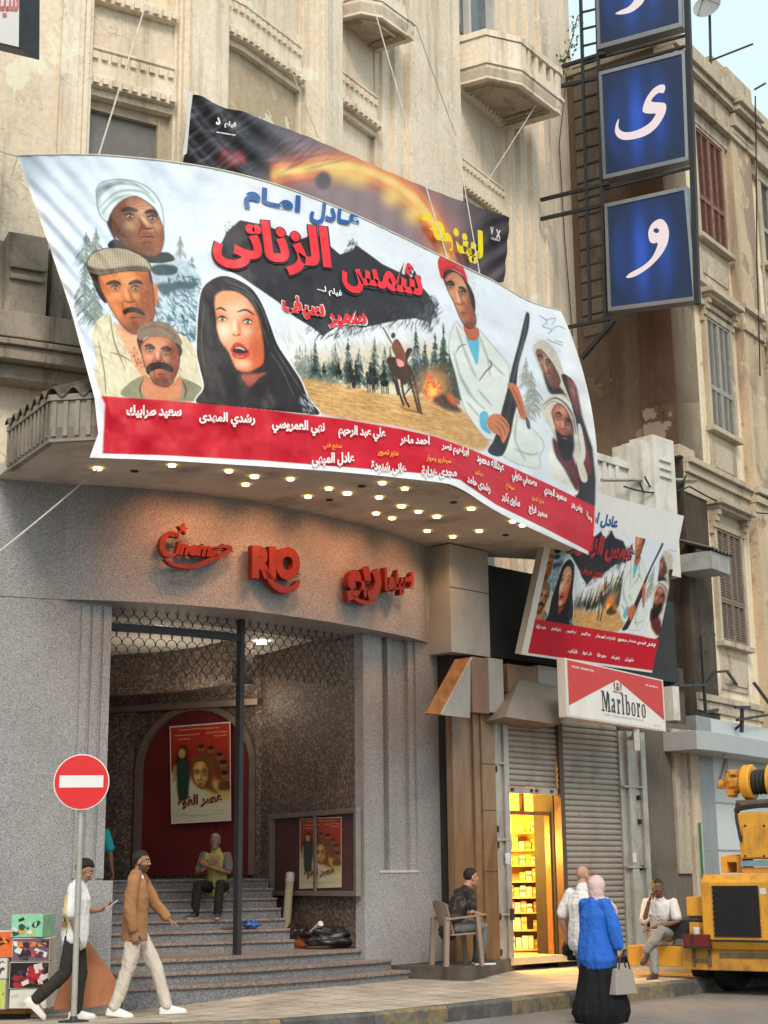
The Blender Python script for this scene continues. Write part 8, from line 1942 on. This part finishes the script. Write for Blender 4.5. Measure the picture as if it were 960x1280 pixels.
def person(loc, rz, label, J, skin=(.36, .19, .115), hair=(.016, .012, .010), H=1., shirt=None, trousers=None, shoes=None, head_rot=(0, 0, 0), beard=0., hairkw=None, hands=None, body_extra=None, fem=False, girth=1., jacket=None, sleeve='half', collar=True, seed=1., group=None):
    """J: joints in metres, facing +Y, x to the person's right"""
    T = thing('person', loc, label, 'person', rz, group)
    J = {k: Vector(v) for k, v in J.items()}; g = girth
    Rh = (Matrix.Rotation(head_rot[2], 3, 'Z') @ Matrix.Rotation(head_rot[0], 3, 'X') @ Matrix.Rotation(head_rot[1], 3, 'Y'))
    hp, ch, nk, hd = J['hip'], J['chest'], J['neck'], J['head']; wa = (hp + ch)/2 + (J['bend'] if 'bend' in J else Vector((0, 0, 0)))
    side = (J['shR'] - J['shL']).normalized(); hside = (J['hipR'] - J['hipL']).normalized()
    ub = [tuple(hp), tuple(wa), tuple(ch), tuple((ch + nk)/2), tuple(nk)]
    mb = MB(); loft(mb, ub, [(.155*g, .11*g), (.135*g, .10*g), (.165*g, .11*g), (.15*g, .085), (.062, .062)], side)
    loft(mb, [nk - (hd-nk)*.25, nk + (hd-nk)*.45, nk + (hd-nk)*.72], [.062, .056, .054], side)
    head_parts(mb, hd, Rh, fem)
    for s_ in 'LR':
        sh, el, wr = J['sh'+s_], J['el'+s_], J['wr'+s_]
        loft(mb, [ch + (sh-ch)*.5, sh], [.060, .044], (0, 1, 0)); loft(mb, [sh, sh + (el-sh)*.4, el, el + (wr-el)*.3, wr], [.046, .045*g, .038, .039, .026], (0, 1, 0), 12)
        hi, kn, an = J['hip'+s_], J['knee'+s_], J['ank'+s_]
        loft(mb, [hi, hi + (kn-hi)*.5, kn, kn + (an-kn)*.35, an], [.082*g, .068, .052, .052, .036], hside, 12)
        ft = J['toe'+s_] - an; loft(mb, [an + Vector((0, 0, -.02)), an + ft*.6 + Vector((0, 0, -.045))], [.036, .03], hside, 8)
        hk = (hands or {}).get(s_, {}); fd = (wr - el).normalized()
        hand(mb, wr, hk.get('d', fd), hk.get('n', (0, 0, -1)), hk.get('t', (0, 1, 0)), hk.get('curl', .55))
    if body_extra: body_extra(mb, J, Rh)
    hc, R_a = np.array(hd), np.array(Rh)
    put(remesh(mb, .0058, 2), 'body', M_SKIN, T, lambda V: head_color(V, hc, R_a, skin, hair, beard))
    T_body = T.children[0] if T.children else None
    # trousers
    if trousers:
        c = trousers['col']; w = trousers.get('w', 1.); mb = MB(); loft(mb, [hp + (wa-hp)*.35, hp, hp - (wa-hp).normalized()*.05], [(.158*g, .118*g), (.172*g, .128*g), (.16*g, .12*g)], hside)
        for s_ in 'LR':
            hi, kn, an = J['hip'+s_], J['knee'+s_], J['ank'+s_]; e = an + (kn-an)*trousers.get('crop', .02)
            loft(mb, [hi + (hi-kn).normalized()*.02, hi + (kn-hi)*.5, kn, kn + (e-kn)*.5, e], [.098*g*w, .084*w, .072*w, .068*w, trousers.get('cuff', .062)*w], hside, 14)
        put(remesh(mb, .011, 3), 'trousers', M_CLOTH, T, trousers.get('fn') or (lambda V: np.array(c)*(1 + .10*np.array([mnoise.noise(Vector(p*7)) for p in V]))[:, None]), .014, 13., seed, .3)
        if trousers.get('belt'):
            pass
    def top(spec, name, grow):
        c = spec['col']; mb = MB(); hem = hp + (hp-wa).normalized()*spec.get('hem', .06)
        r = grow; loft(mb, [hem, hp + (wa-hp)*.3, wa, ch, (ch + nk)/2 + (nk-ch)*.12, nk - (nk-ch)*.05], [(.170*g + r, .122*g + r), (.166*g + r, .120*g + r), (.150*g + r, .114*g + r), (.172*g + r, .122*g + r), (.150 + r*.5, .090 + r*.5), (.072 + r*.3, .070 + r*.3)], side)
        for s_ in 'LR':
            sh, el, wr = J['sh'+s_], J['el'+s_], J['wr'+s_]; k = spec.get('sleeve', 'half')
            loft(mb, [ch + (sh-ch)*.4, sh + (ch-sh)*.18], [(.072 + r, .072 + r), .052 + r], (0, 1, 0))
            if k == 'half': loft(mb, [sh, sh + (el-sh)*.45, sh + (el-sh)*spec.get('slen', .82)], [.052 + r, .055 + r, .058 + r], (0, 1, 0))
            elif k == 'long': loft(mb, [sh, sh + (el-sh)*.5, el, el + (wr-el)*.5, el + (wr-el)*spec.get('slen', .93)], [.054 + r, .056 + r, .052 + r, .048 + r, .042 + r*.8], (0, 1, 0))
        if spec.get('collar'): loft(mb, [nk - (hd-nk)*.04, nk + (hd-nk)*.17], [.074 + r*.3, .068 + r*.3], side)
        o = put(remesh(mb, .0105, 3), name, M_CLOTH, T, spec.get('fn') or (lambda V: np.array(c)*(1 + .08*np.array([mnoise.noise(Vector(p*6)) for p in V]))[:, None]), spec.get('fold', .015), spec.get('fsc', 11.), seed + 3, .35)
        return o
    if shirt: top(shirt, shirt.get('name', 'shirt'), shirt.get('grow', .006))
    if jacket: top(jacket, jacket.get('name', 'jacket'), jacket.get('grow', .022))
    if hairkw is not None:
        mb = MB(); hair_cap(mb, hd, Rh, **hairkw); put(mb_mesh(mb), 'hair', m_hair(hair), T)
    if shoes:
        for s_ in 'LR':
            an = J['ank'+s_]; f = J['toe'+s_] - an; shoe(T, an, f, shoes[0], shoes[1])
    return T
def mb_mesh(mb): me = bpy.data.meshes.new('m'); me.from_pydata(mb.v, [], mb.f); return me
def m_hair(c):
    k = 'hair_%d' % int(c[0]*1000)
    if k not in MATS: t = NT(k); MATS[k] = t.done(t.ramp(t.noise(60, 3), [(.3, tuple(v*.7 for v in c)), (.7, tuple(v*1.5 for v in c))]), .55, t.noise(120, 3), .8, .01, 0, .3)
    return MATS[k]
def stand(H=1.72, hipx=.09, shx=.185, lean=0., **kw):
    k = H/1.72; J = dict(hip=(0, 0, .93*k), chest=(0, lean*.6, 1.27*k), neck=(0, lean - .005, 1.45*k), head=(0, lean + .03, 1.60*k), shL=(-shx, lean*.9, 1.405*k), shR=(shx, lean*.9, 1.405*k), elL=(-.23, lean, 1.13*k), elR=(.23, lean, 1.13*k), wrL=(-.22, .05, .89*k), wrR=(.22, .05, .89*k), hipL=(-hipx, 0, .90*k), hipR=(hipx, 0, .90*k), kneeL=(-hipx, .02, .49*k), kneeR=(hipx, .02, .49*k), ankL=(-hipx, -.02, .085), ankR=(hipx, -.02, .085), toeL=(-hipx - .02, .17, .085), toeR=(hipx + .02, .17, .085))
    J.update(kw); return J
def gp_(px, py, z0=.10): return on_z(px, py, z0)
# 1 man looking at his phone
q = gp_(91, 1268, .14)
def tee_back(V):
    C = np.tile(np.array((.74, .73, .72)), (len(V), 1)); k = (V[:, 1] < -.075) & (V[:, 2] > .93) & (V[:, 2] < 1.34); C[k] = (.62, .50, .24)
    k2 = (V[:, 1] < -.08) & (np.abs(V[:, 2] - 1.14) < .17) & (np.abs(np.abs(V[:, 0]) - .055 - .05*np.sin(V[:, 2]*14)) < .018); C[k2] = (.06, .05, .05); k3 = (V[:, 1] < -.08) & (np.abs(V[:, 2] - 1.0) < .03); C[k3] = (.45, .2, .06)
    return C
J = stand(1.72, lean=.02, head=(0, .07, 1.565), neck=(0, .02, 1.435), shL=(-.18, .03, 1.39), shR=(.19, -.02, 1.39), elR=(.225, -.05, 1.12), wrR=(.205, .03, .90), elL=(-.215, .06, 1.13), wrL=(-.13, .27, 1.15),
          kneeR=(.09, .0, .49), ankR=(.09, -.40, .22), toeR=(.09, -.26, .09), hipR=(.09, -.01, .9), kneeL=(-.09, .06, .48), ankL=(-.09, .02, .085), toeL=(-.10, .21, .085), kneeR_=(0, 0, 0))
J['kneeR'] = (.09, -.09, .49)
P1 = person((q[0], q[1], pave_z(q[0], q[1])), -math.radians(83), 'man in oversized white tee with a yellow back print, walking and looking at his phone', J, head_rot=(-.42, 0, .0), hairkw=dict(front=.42, side=-.1, curl=.13, seed=2, r=(.088, .105, .10)), trousers=dict(col=(.035, .033, .026), w=1.05), shirt=dict(col=(.74, .73, .72), fn=tee_back, hem=.10, slen=1.0, grow=.022, name='tee_shirt', fold=.014), shoes=((.66, .64, .60), (.62, .6, .56)), hands={'L': dict(d=(.5, .8, .35), n=(.3, -.2, .9), t=(.6, .2, .6), curl=.7)})
ph = thing('phone', (0, 0, 0), 'white mobile phone held up by the man in the white tee', 'phone'); ph.location = (0, 0, 0)
Mw = Matrix.Translation((q[0], q[1], pave_z(q[0], q[1]))) @ Matrix.Rotation(-math.radians(83), 4, 'Z'); w_ = Mw @ Vector((-.075, .375, 1.205)); ph.location = w_; ph.rotation_euler = (math.radians(-55), .2, -math.radians(83)); mb = MB(); mb.box((0, 0, 0), (.072, .009, .15)); mb.build('case', m_plain('phone_white', (.7, .7, .68), .3), ph, local=True, bevel=.003); mb = MB(); mb.box((0, -.0055, 0), (.066, .001, .14)); mb.build('screen', m_plain('screen_black', (.02, .02, .025), .1, 0, 1, 0), ph, local=True)
# 2 man in the brown overshirt
q = gp_(166, 1269)
def open_front(V):
    C = np.tile(np.array((.33, .165, .075)), (len(V), 1)); C *= (1 + .10*np.array([mnoise.noise(Vector(p*6)) for p in V]))[:, None]; return C
J = stand(1.78, lean=.02, shR=(.195, -.02, 1.455), shL=(-.195, .05, 1.455), elR=(.24, -.05, 1.17), wrR=(.225, .0, .90), elL=(-.24, .20, 1.20), wrL=(-.20, .36, 1.02), head=(0, .05, 1.655),
          kneeL=(-.09, .24, .50), ankL=(-.09, .36, .095), toeL=(-.10, .55, .10), kneeR=(.09, -.06, .50), ankR=(.09, -.20, .10), toeR=(.10, -.01, .075))
P2p = person((q[0], q[1], pave_z(q[0], q[1])), -math.radians(84), 'bearded man in open brown overshirt and cream trousers striding past the steps', J, skin=(.30, .15, .09), head_rot=(-.05, 0, -.22), beard=.8, hairkw=dict(front=.42, side=-.3, curl=.05, seed=5, r=(.080, .098, .092)), trousers=dict(col=(.56, .49, .42), w=1.05), shirt=dict(col=(.74, .73, .72), hem=.13, grow=.004, name='tee_shirt', sleeve='none'), shoes=((.72, .70, .67), (.7, .68, .64)), hands={'R': dict(curl=.7, n=(-1, 0, 0), t=(0, 1, 0)), 'L': dict(d=(.1, .85, -.5), n=(0, -.5, -.8), t=(1, 0, .3), curl=.4)})
# overshirt: shell left open down the front
mb = MB(); Jv = {k: Vector(v) for k, v in J.items()}
def shell(mb, hem_z, r):
    n = 40; zs = [hem_z, .96, 1.10, 1.27, 1.40, 1.47]; rad = [(.200, .150), (.192, .144), (.18, .138), (.198, .146), (.178, .115), (.09, .085)]; vs = []
    for z, (a, b) in zip(zs, rad):
        for k in range(n+1):
            t = math.radians(112) + math.radians(316)*k/n; f = (z - .93)/(1.47 - .93); vs.append((a*math.cos(t), b*math.sin(t) + .02*max(0, f), z))
    m_ = len(zs); fs = [(i*(n+1)+k, i*(n+1)+k+1, (i+1)*(n+1)+k+1, (i+1)*(n+1)+k) for i in range(m_-1) for k in range(n)]
    o = len(vs); vs += [(x*.93, y*.93, z) for x, y, z in vs]; fs += [tuple(o + i for i in f[::-1]) for f in fs]
    for i in range(m_-1):
        for k in (0, n): a = i*(n+1)+k; b = a + n + 1; fs.append((a, b, o+b, o+a))
    for i in (0, m_-1):
        for k in range(n): a = i*(n+1)+k; fs.append((a, a+1, o+a+1, o+a))
    mb.add(vs, fs)
shell(mb, .80, 0)
for s_ in 'LR':
    sh, el, wr = Jv['sh'+s_], Jv['el'+s_], Jv['wr'+s_]; loft(mb, [sh + Vector((0, 0, .0)), sh + (el-sh)*.5, el, el + (wr-el)*.5, el + (wr-el)*.86], [.074, .074, .070, .064, .056], (0, 1, 0)); loft(mb, [Vector((sh.x*.5, sh.y, sh.z + .015)), sh], [(.075, .075), .070], (0, 1, 0))
loft(mb, [(0, -.01, 1.45), (0, .0, 1.52)], [(.098, .088), (.085, .078)])
put(remesh(mb, .0105, 2), 'overshirt', M_CLOTH, P2p, open_front, .013, 9., 4)
# 3 man sitting on the stairs
q, k = on_step(262, 1143)
zs = q[2]
def polo(V):
    C = np.tile(np.array((.36, .31, .10)), (len(V), 1)); k = (np.abs(V[:, 0]) > .15); C[k] = (.13, .125, .12); k = (np.abs(V[:, 0]) < .035) & (V[:, 1] > .05) & (V[:, 2] > .72); C[k] = (.62, .58, .48); return C
def seated(hz=.36, back=-.42, lean=.12, kz=.40, **kw):
    J = dict(hip=(0, back, hz + .09), chest=(0, back + lean*.8, hz + .42), neck=(0, back + lean*1.25, hz + .59), head=(0, back + lean*1.5 + .03, hz + .74), shL=(-.185, back + lean*1.1, hz + .545), shR=(.185, back + lean*1.1, hz + .545), elL=(-.24, back + lean + .10, hz + .28), elR=(.24, back + lean + .10, hz + .28), wrL=(-.08, back + .36, hz + .26), wrR=(.08, back + .36, hz + .26), hipL=(-.09, back + .02, hz + .08), hipR=(.09, back + .02, hz + .08), kneeL=(-.14, .0, kz + .08), kneeR=(.14, .0, kz + .08), ankL=(-.13, -.02, .085), ankR=(.13, -.02, .085), toeL=(-.15, .17, .085), toeR=(.16, .17, .085)); J.update(kw); return J
J = seated(.38, -.44, .10, .40, wrL=(.10, -.12, .78), elL=(-.22, -.22, .66), wrR=(.02, -.12, .80), elR=(.24, -.20, .66), kneeL=(-.15, 0, .50), kneeR=(.19, .0, .50), ankL=(-.12, .0, .085), ankR=(.22, .0, .085), toeL=(-.16, .18, .085), toeR=(.27, .18, .085))
P3p = person((q[0], q[1], zs), math.radians(172), 'grey haired man in yellow and grey polo shirt sitting on the entrance steps', J, skin=(.22, .115, .07), hair=(.20, .19, .18), beard=.25, hairkw=dict(front=.45, side=-.2, curl=.03, r=(.078, .096, .090)), trousers=dict(col=(.022, .021, .021)), shirt=dict(col=(.5, .42, .1), fn=polo, hem=.06, grow=.012, name='polo_shirt', collar=True), shoes=((.05, .05, .05), (.35, .33, .30)), hands={'L': dict(d=(.8, .1, .5), curl=.6, n=(0, -1, 0), t=(0, 0, 1)), 'R': dict(d=(-.7, .1, .6), curl=.6, n=(0, -1, 0), t=(0, 0, 1))})
P3p.scale = (.94,)*3
# 4 man in teal, mostly hidden by the pier
q = at_y(132, 1050, 21.0)
P4p = person((q[0] - .18, 21.0, zl + rise), math.radians(-20), 'man in teal shirt standing inside the entrance, nearly hidden by the granite pier', stand(1.74, elR=(.27, .0, 1.2), wrR=(.29, .04, .95)), skin=(.20, .10, .06), hairkw=dict(front=.42, side=-.3), trousers=dict(col=(.05, .05, .055)), shirt=dict(col=(.02, .33, .36), hem=.10, grow=.014, slen=.9), shoes=((.1, .1, .1), (.3, .3, .3)))
# 5 young man on the plastic chair
q = on_z(594, 1206, ZF)
CHZ = -math.radians(68)
def camo(V):
    n_ = np.array([mnoise.noise(Vector(p*16)) for p in V]); C = np.tile(np.array((.032, .028, .026)), (len(V), 1)); C[n_ > .25] = (.075, .062, .055)
    k = (V[:, 1] > -.16) & (np.abs(V[:, 0] - .05) < .05) & (np.abs(V[:, 2] - .83) < .045) & (n_ > -.1); C[k] = (.5, .48, .46); return C
J = seated(.42, -.36, .20, .42, wrR=(.10, .06, .66), wrL=(-.10, .08, .66), elR=(.235, -.14, .70), elL=(-.235, -.12, .70), kneeR=(.13, .10, .50), kneeL=(-.14, .12, .52), ankR=(.12, .02, .085), ankL=(-.14, .10, .085), toeR=(.13, .21, .085), toeL=(-.16, .29, .085))
P5p = person((q[0], q[1], ZF), CHZ, 'young man in dark patterned tee and grey jeans sitting on the plastic chair', J, skin=(.40, .20, .125), hairkw=dict(front=.35, side=-.15, curl=.06, seed=8, r=(.082, .102, .096)), head_rot=(.0, 0, .0), trousers=dict(col=(.13, .13, .12)), shirt=dict(col=(.03, .03, .03), fn=camo, hem=.08, grow=.012, name='tee_shirt', slen=.75), shoes=((.02, .02, .02), (.66, .64, .6)), hands={'R': dict(d=(-.6, .8, 0), curl=.8, n=(0, 0, -1), t=(-1, 0, 0)), 'L': dict(d=(.6, .8, 0), curl=.8, n=(0, 0, -1), t=(1, 0, 0))})
CHR = thing('plastic_chair', (q[0], q[1], ZF), 'taupe plastic armchair standing on the dark plinth step', 'chair', CHZ)
M_CH = m_plain('plastic_taupe', (.26, .185, .145), .45, .08, 5, .02)
sx = .27
mb = MB(); mb.hexa([(-.23, -.56, .395), (.23, -.56, .395), (.25, -.10, .41), (-.25, -.10, .41)], [(-.23, -.56, .415), (.23, -.56, .415), (.25, -.10, .435), (-.25, -.10, .435)]); mb.build('seat', M_CH, CHR, local=True, bevel=.008)
mb = MB(); n = 9
for i in range(n-1):
    u0, u1 = -1 + 2*i/(n-1), -1 + 2*(i+1)/(n-1); q_ = [];
    for u in (u0, u1):
        for z, yb, w in ((.42, -.56, .22), (.86, -.70, .25)): q_.append((u*w, yb + .07*u*u, z - (.05*u*u if z > .6 else 0)))
    a, b, c, d = q_[0], q_[2], q_[3], q_[1]; mb.hexa([a, b, c, d], [(x, y - .022, z) for x, y, z in (a, b, c, d)])
mb.build('backrest', M_CH, CHR, local=True)
for sg in (-1, 1):
    mb = MB(); mb.hexa([(sg*.265 - .035, -.66, .60), (sg*.265 + .035, -.66, .60), (sg*.275 + .035, -.06, .645), (sg*.275 - .035, -.06, .645)], [(sg*.265 - .035, -.66, .625), (sg*.265 + .035, -.66, .625), (sg*.275 + .035, -.06, .67), (sg*.275 - .035, -.06, .67)]); mb.build('armrest', M_CH, CHR, local=True, bevel=.008)
    mb = MB(); mb.hexa([(sg*.285 - .038, -.06, 0), (sg*.285 + .038, -.06, 0), (sg*.285 + .038, .0, 0), (sg*.285 - .038, .0, 0)], [(sg*.275 - .042, -.13, .644), (sg*.275 + .042, -.13, .644), (sg*.275 + .042, -.05, .644), (sg*.275 - .042, -.05, .644)]); mb.build('leg', M_CH, CHR, local=True, bevel=.006)
    mb = MB(); mb.hexa([(sg*.265 - .036, -.72, 0), (sg*.265 + .036, -.72, 0), (sg*.265 + .036, -.64, 0), (sg*.265 - .036, -.64, 0)], [(sg*.245 - .04, -.68, .64), (sg*.245 + .04, -.68, .64), (sg*.245 + .04, -.60, .64), (sg*.245 - .04, -.60, .64)]); mb.build('leg', M_CH, CHR, local=True, bevel=.006)
CHR.scale = (.92, .80, 1)
# 6 bald man in checked shirt
q = on_z(733, 1266, RZ)
def check(V):
    C = np.tile(np.array((.68, .65, .63)), (len(V), 1)); k = (np.mod(V[:, 2]*100, 5.) < 1.1) | (np.mod(V[:, 0]*100 + 100, 5.) < 1.0); C[k] = (.58, .55, .54); return C
J = stand(1.80, kneeL=(-.09, .16, .50), ankL=(-.09, .20, .10), toeL=(-.1, .39, .10), kneeR=(.09, -.02, .50), ankR=(.09, -.20, .10), toeR=(.10, -.02, .085), elL=(-.29, -.05, 1.17), wrL=(-.30, .06, .92), head=(0, .05, 1.675))
BALD_RZ = -math.radians(38)
P6p = person((q[0], q[1], RZ), BALD_RZ, 'bald man in checked white short sleeved shirt walking beside the woman in blue', J, skin=(.44, .23, .155), hair=(.25, .2, .17), beard=0., head_rot=(0, 0, -.25), hairkw=None, girth=1.16, trousers=dict(col=(.30, .29, .27)), shirt=dict(col=(.68, .65, .63), fn=check, hem=.14, grow=.012, slen=.9, collar=True), shoes=((.36, .32, .27), (.3, .27, .24)), hands={'L': dict(curl=.95, n=(1, 0, 0), t=(0, 1, 0))})
w_ = Matrix.Translation((q[0], q[1], RZ)) @ Matrix.Rotation(BALD_RZ, 4, 'Z') @ Vector((-.29, .10, .72)); T = thing('cap', tuple(w_), 'black cap dangling from the left hand of the bald man', 'cap'); mb = MB(); lump(mb, tuple(w_), (.07, .06, .10), 4, amp=.25); mb.build('crown_cloth', m_plain('cloth_black', (.016, .016, .017), .9), T, smooth='all'); mb = MB(); lump(mb, (w_[0] + .05, w_[1] - .03, w_[2] - .10), (.07, .04, .04), 6, amp=.25); mb.build('peak', MATS['cloth_black'], T, smooth='all')
# 7 woman in blue tunic and pink headscarf
P6p.scale = (.95,)*3
q = on_z(750, 1278, RZ); WRZ = -math.radians(52)
J = stand(1.62, hip=(0, 0, .90), kneeL=(-.09, .10, .47), ankL=(-.10, .20, .085), toeL=(-.1, .36, .085), kneeR=(.09, -.02, .46), ankR=(.10, -.17, .085), toeR=(.10, .0, .075), elL=(-.25, .08, 1.09), wrL=(-.2, .2, .93), elR=(.27, .02, 1.06), wrR=(.29, .06, .84), head=(0, .05, 1.515), neck=(0, .01, 1.37), shL=(-.175, .0, 1.325), shR=(.175, 0, 1.325), chest=(0, 0, 1.20))
P7p = person((q[0], q[1], RZ), WRZ, 'woman in blue tunic, pale pink headscarf and long black skirt walking away', J, skin=(.5, .28, .2), hairkw=None, girth=1.18, shoes=((.035, .025, .022), (.03, .025, .022)), hands={'R': dict(curl=1.1, n=(-1, 0, 0), t=(0, 1, 0))})
mb = MB(); Jw = {k_: Vector(v) for k_, v in J.items()}
def hijab(mb):
    hd = Jw['head']; mb.ell(hd + Vector((0, -.012, .022)), (.096, .118, .122), 20, 14); loft(mb, [hd + Vector((0, -.02, -.03)), hd + Vector((0, -.02, -.10)), hd + Vector((0, -.01, -.17)), hd + Vector((0, -.005, -.215))], [(.093, .105), (.085, .098), (.115, .105), (.165, .115)])
    loft(mb, [hd + Vector((.07, .06, -.14)), hd + Vector((.13, .12, -.25)), hd + Vector((.15, .13, -.42))], [(.05, .03), (.06, .025), (.05, .02)])
hijab(mb); put(remesh(mb, .010, 2), 'headscarf', M_CLOTH, P7p, lambda V: np.array((.60, .43, .41))*(1 + .10*np.array([mnoise.noise(Vector(p*9)) for p in V]))[:, None], .010, 13., 6)
mb = MB(); loft(mb, [(0, .0, .70), (0, 0, .86), (0, 0, 1.05), (0, 0, 1.20), (0, .0, 1.315), (0, .0, 1.37)], [(.262, .215), (.240, .195), (.205, .165), (.205, .155), (.165, .105), (.085, .08)])
for s_ in 'LR':
    sh, el, wr = Jw['sh'+s_], Jw['el'+s_], Jw['wr'+s_]; loft(mb, [sh + (el-sh)*-.05, sh + (el-sh)*.5, el, el + (wr-el)*.5, el + (wr-el)*.92], [.070, .076, .080, .078, .062], (0, 1, 0)); loft(mb, [(sh.x*.5, 0, sh.z), tuple(sh)], [(.075, .075), .062], (0, 1, 0))
put(remesh(mb, .011, 3), 'tunic', M_CLOTH, P7p, lambda V: np.array((.028, .125, .50))*(1 + .10*np.array([mnoise.noise(Vector(p*6)) for p in V]))[:, None], .016, 12., 2, .22)
mb = MB(); loft(mb, [(0, .0, .93), (0, 0, .75), (0, .02, .45), (0, .02, .22), (0, .02, .11)], [(.15, .12), (.20, .16), (.270, .24), (.32, .33), (.315, .35)], (1, 0, 0), 24)
put(remesh(mb, .013, 3), 'skirt', M_CLOTH, P7p, lambda V: np.tile(np.array((.011, .011, .013)), (len(V), 1)), .030, 9., 9, .06)
w_ = Matrix.Translation((q[0], q[1], RZ)) @ Matrix.Rotation(WRZ, 4, 'Z') @ Vector((.30, .08, .73)); T = thing('handbag', tuple(w_), 'patterned grey handbag with dark handles carried by the woman in blue', 'handbag', WRZ)
_t = NT('bag_pattern'); _w = _t.n('ShaderNodeTexChecker'); _w.inputs['Scale'].default_value = 60; _t.l(_t.co, _w.inputs[0]); _w.inputs[1].default_value = (.36, .31, .28, 1); _w.inputs[2].default_value = (.22, .18, .16, 1); M_BAGP = _t.done(_w.outputs[0], .6)
mb = MB(); mb.hexa([(-.06, -.17, -.42), (.06, -.17, -.42), (.06, .17, -.42), (-.06, .17, -.42)], [(-.03, -.13, -.14), (.03, -.13, -.14), (.03, .13, -.14), (-.03, .13, -.14)]); mb.build('bag_body', M_BAGP, T, local=True, bevel=.015)
M_STR = m_plain('strap_dark', (.03, .022, .018), .5)
for sg in (-1, 1): mb = MB(); mb.tube([(sg*.03, -.09, -.15), (sg*.025, -.05, -.02), (sg*.01, 0, .02), (sg*.025, .05, -.02), (sg*.03, .09, -.15)], .009, 6); mb.build('handle', M_STR, T, local=True, smooth=True)
P7p.scale = (.965,)*3
# 8 man resting on the outrigger beam
s_b = cp(829, 1184, .2); wb = np.array(ROOTM[TC.name]) @ np.append(s_b, 1.); bz = cp(829, 1183.2, .06)[2]
gz = pave_z(wb[0] - .2, wb[1] - .4); hz = bz - gz
rzb = math.radians(163)
J = seated(hz, -.30, .10, hz + .02, bend=(0, -.03, 0), elR=(.23, -.08, hz + .25), wrR=(.125, .02, hz + .56), elL=(-.25, -.05, hz + .28), wrL=(.08, .05, hz + .21), head=(.01, -.10, hz + .745), neck=(0, -.15, hz + .59),
           kneeR=(.10, .10, hz + .10), ankR=(.09, .12, .085), toeR=(.14, .30, .07), kneeL=(-.05, .16, hz + .17), ankL=(.18, .18, hz - .10), toeL=(.22, .33, hz - .19))
wx, wy = wb[0] + .30*(-math.sin(rzb))*-1, wb[1]
hipw = Vector((0, -.30, 0)); hipw.rotate(Matrix.Rotation(rzb, 3, 'Z').to_euler())
P8p = person((wb[0] - hipw.x, wb[1] - hipw.y, gz), rzb, 'man in white tee sitting cross legged on the crane beam with hand on cheek', J, skin=(.16, .075, .045), head_rot=(-.08, .06, .1), beard=.35, hairkw=dict(front=.42, side=-.25, curl=.05, seed=3), trousers=dict(col=(.25, .245, .225)), shirt=dict(col=(.60, .58, .58), hem=.06, grow=.012, name='tee_shirt', slen=.8), shoes=((.055, .035, .028), (.05, .04, .035)), hands={'R': dict(d=(-.35, -.15, .9), curl=.5, n=(-1, 0, 0), t=(0, 1, 0)), 'L': dict(d=(.9, .2, -.2), curl=.4, n=(0, 0, -1), t=(0, 1, 0))})
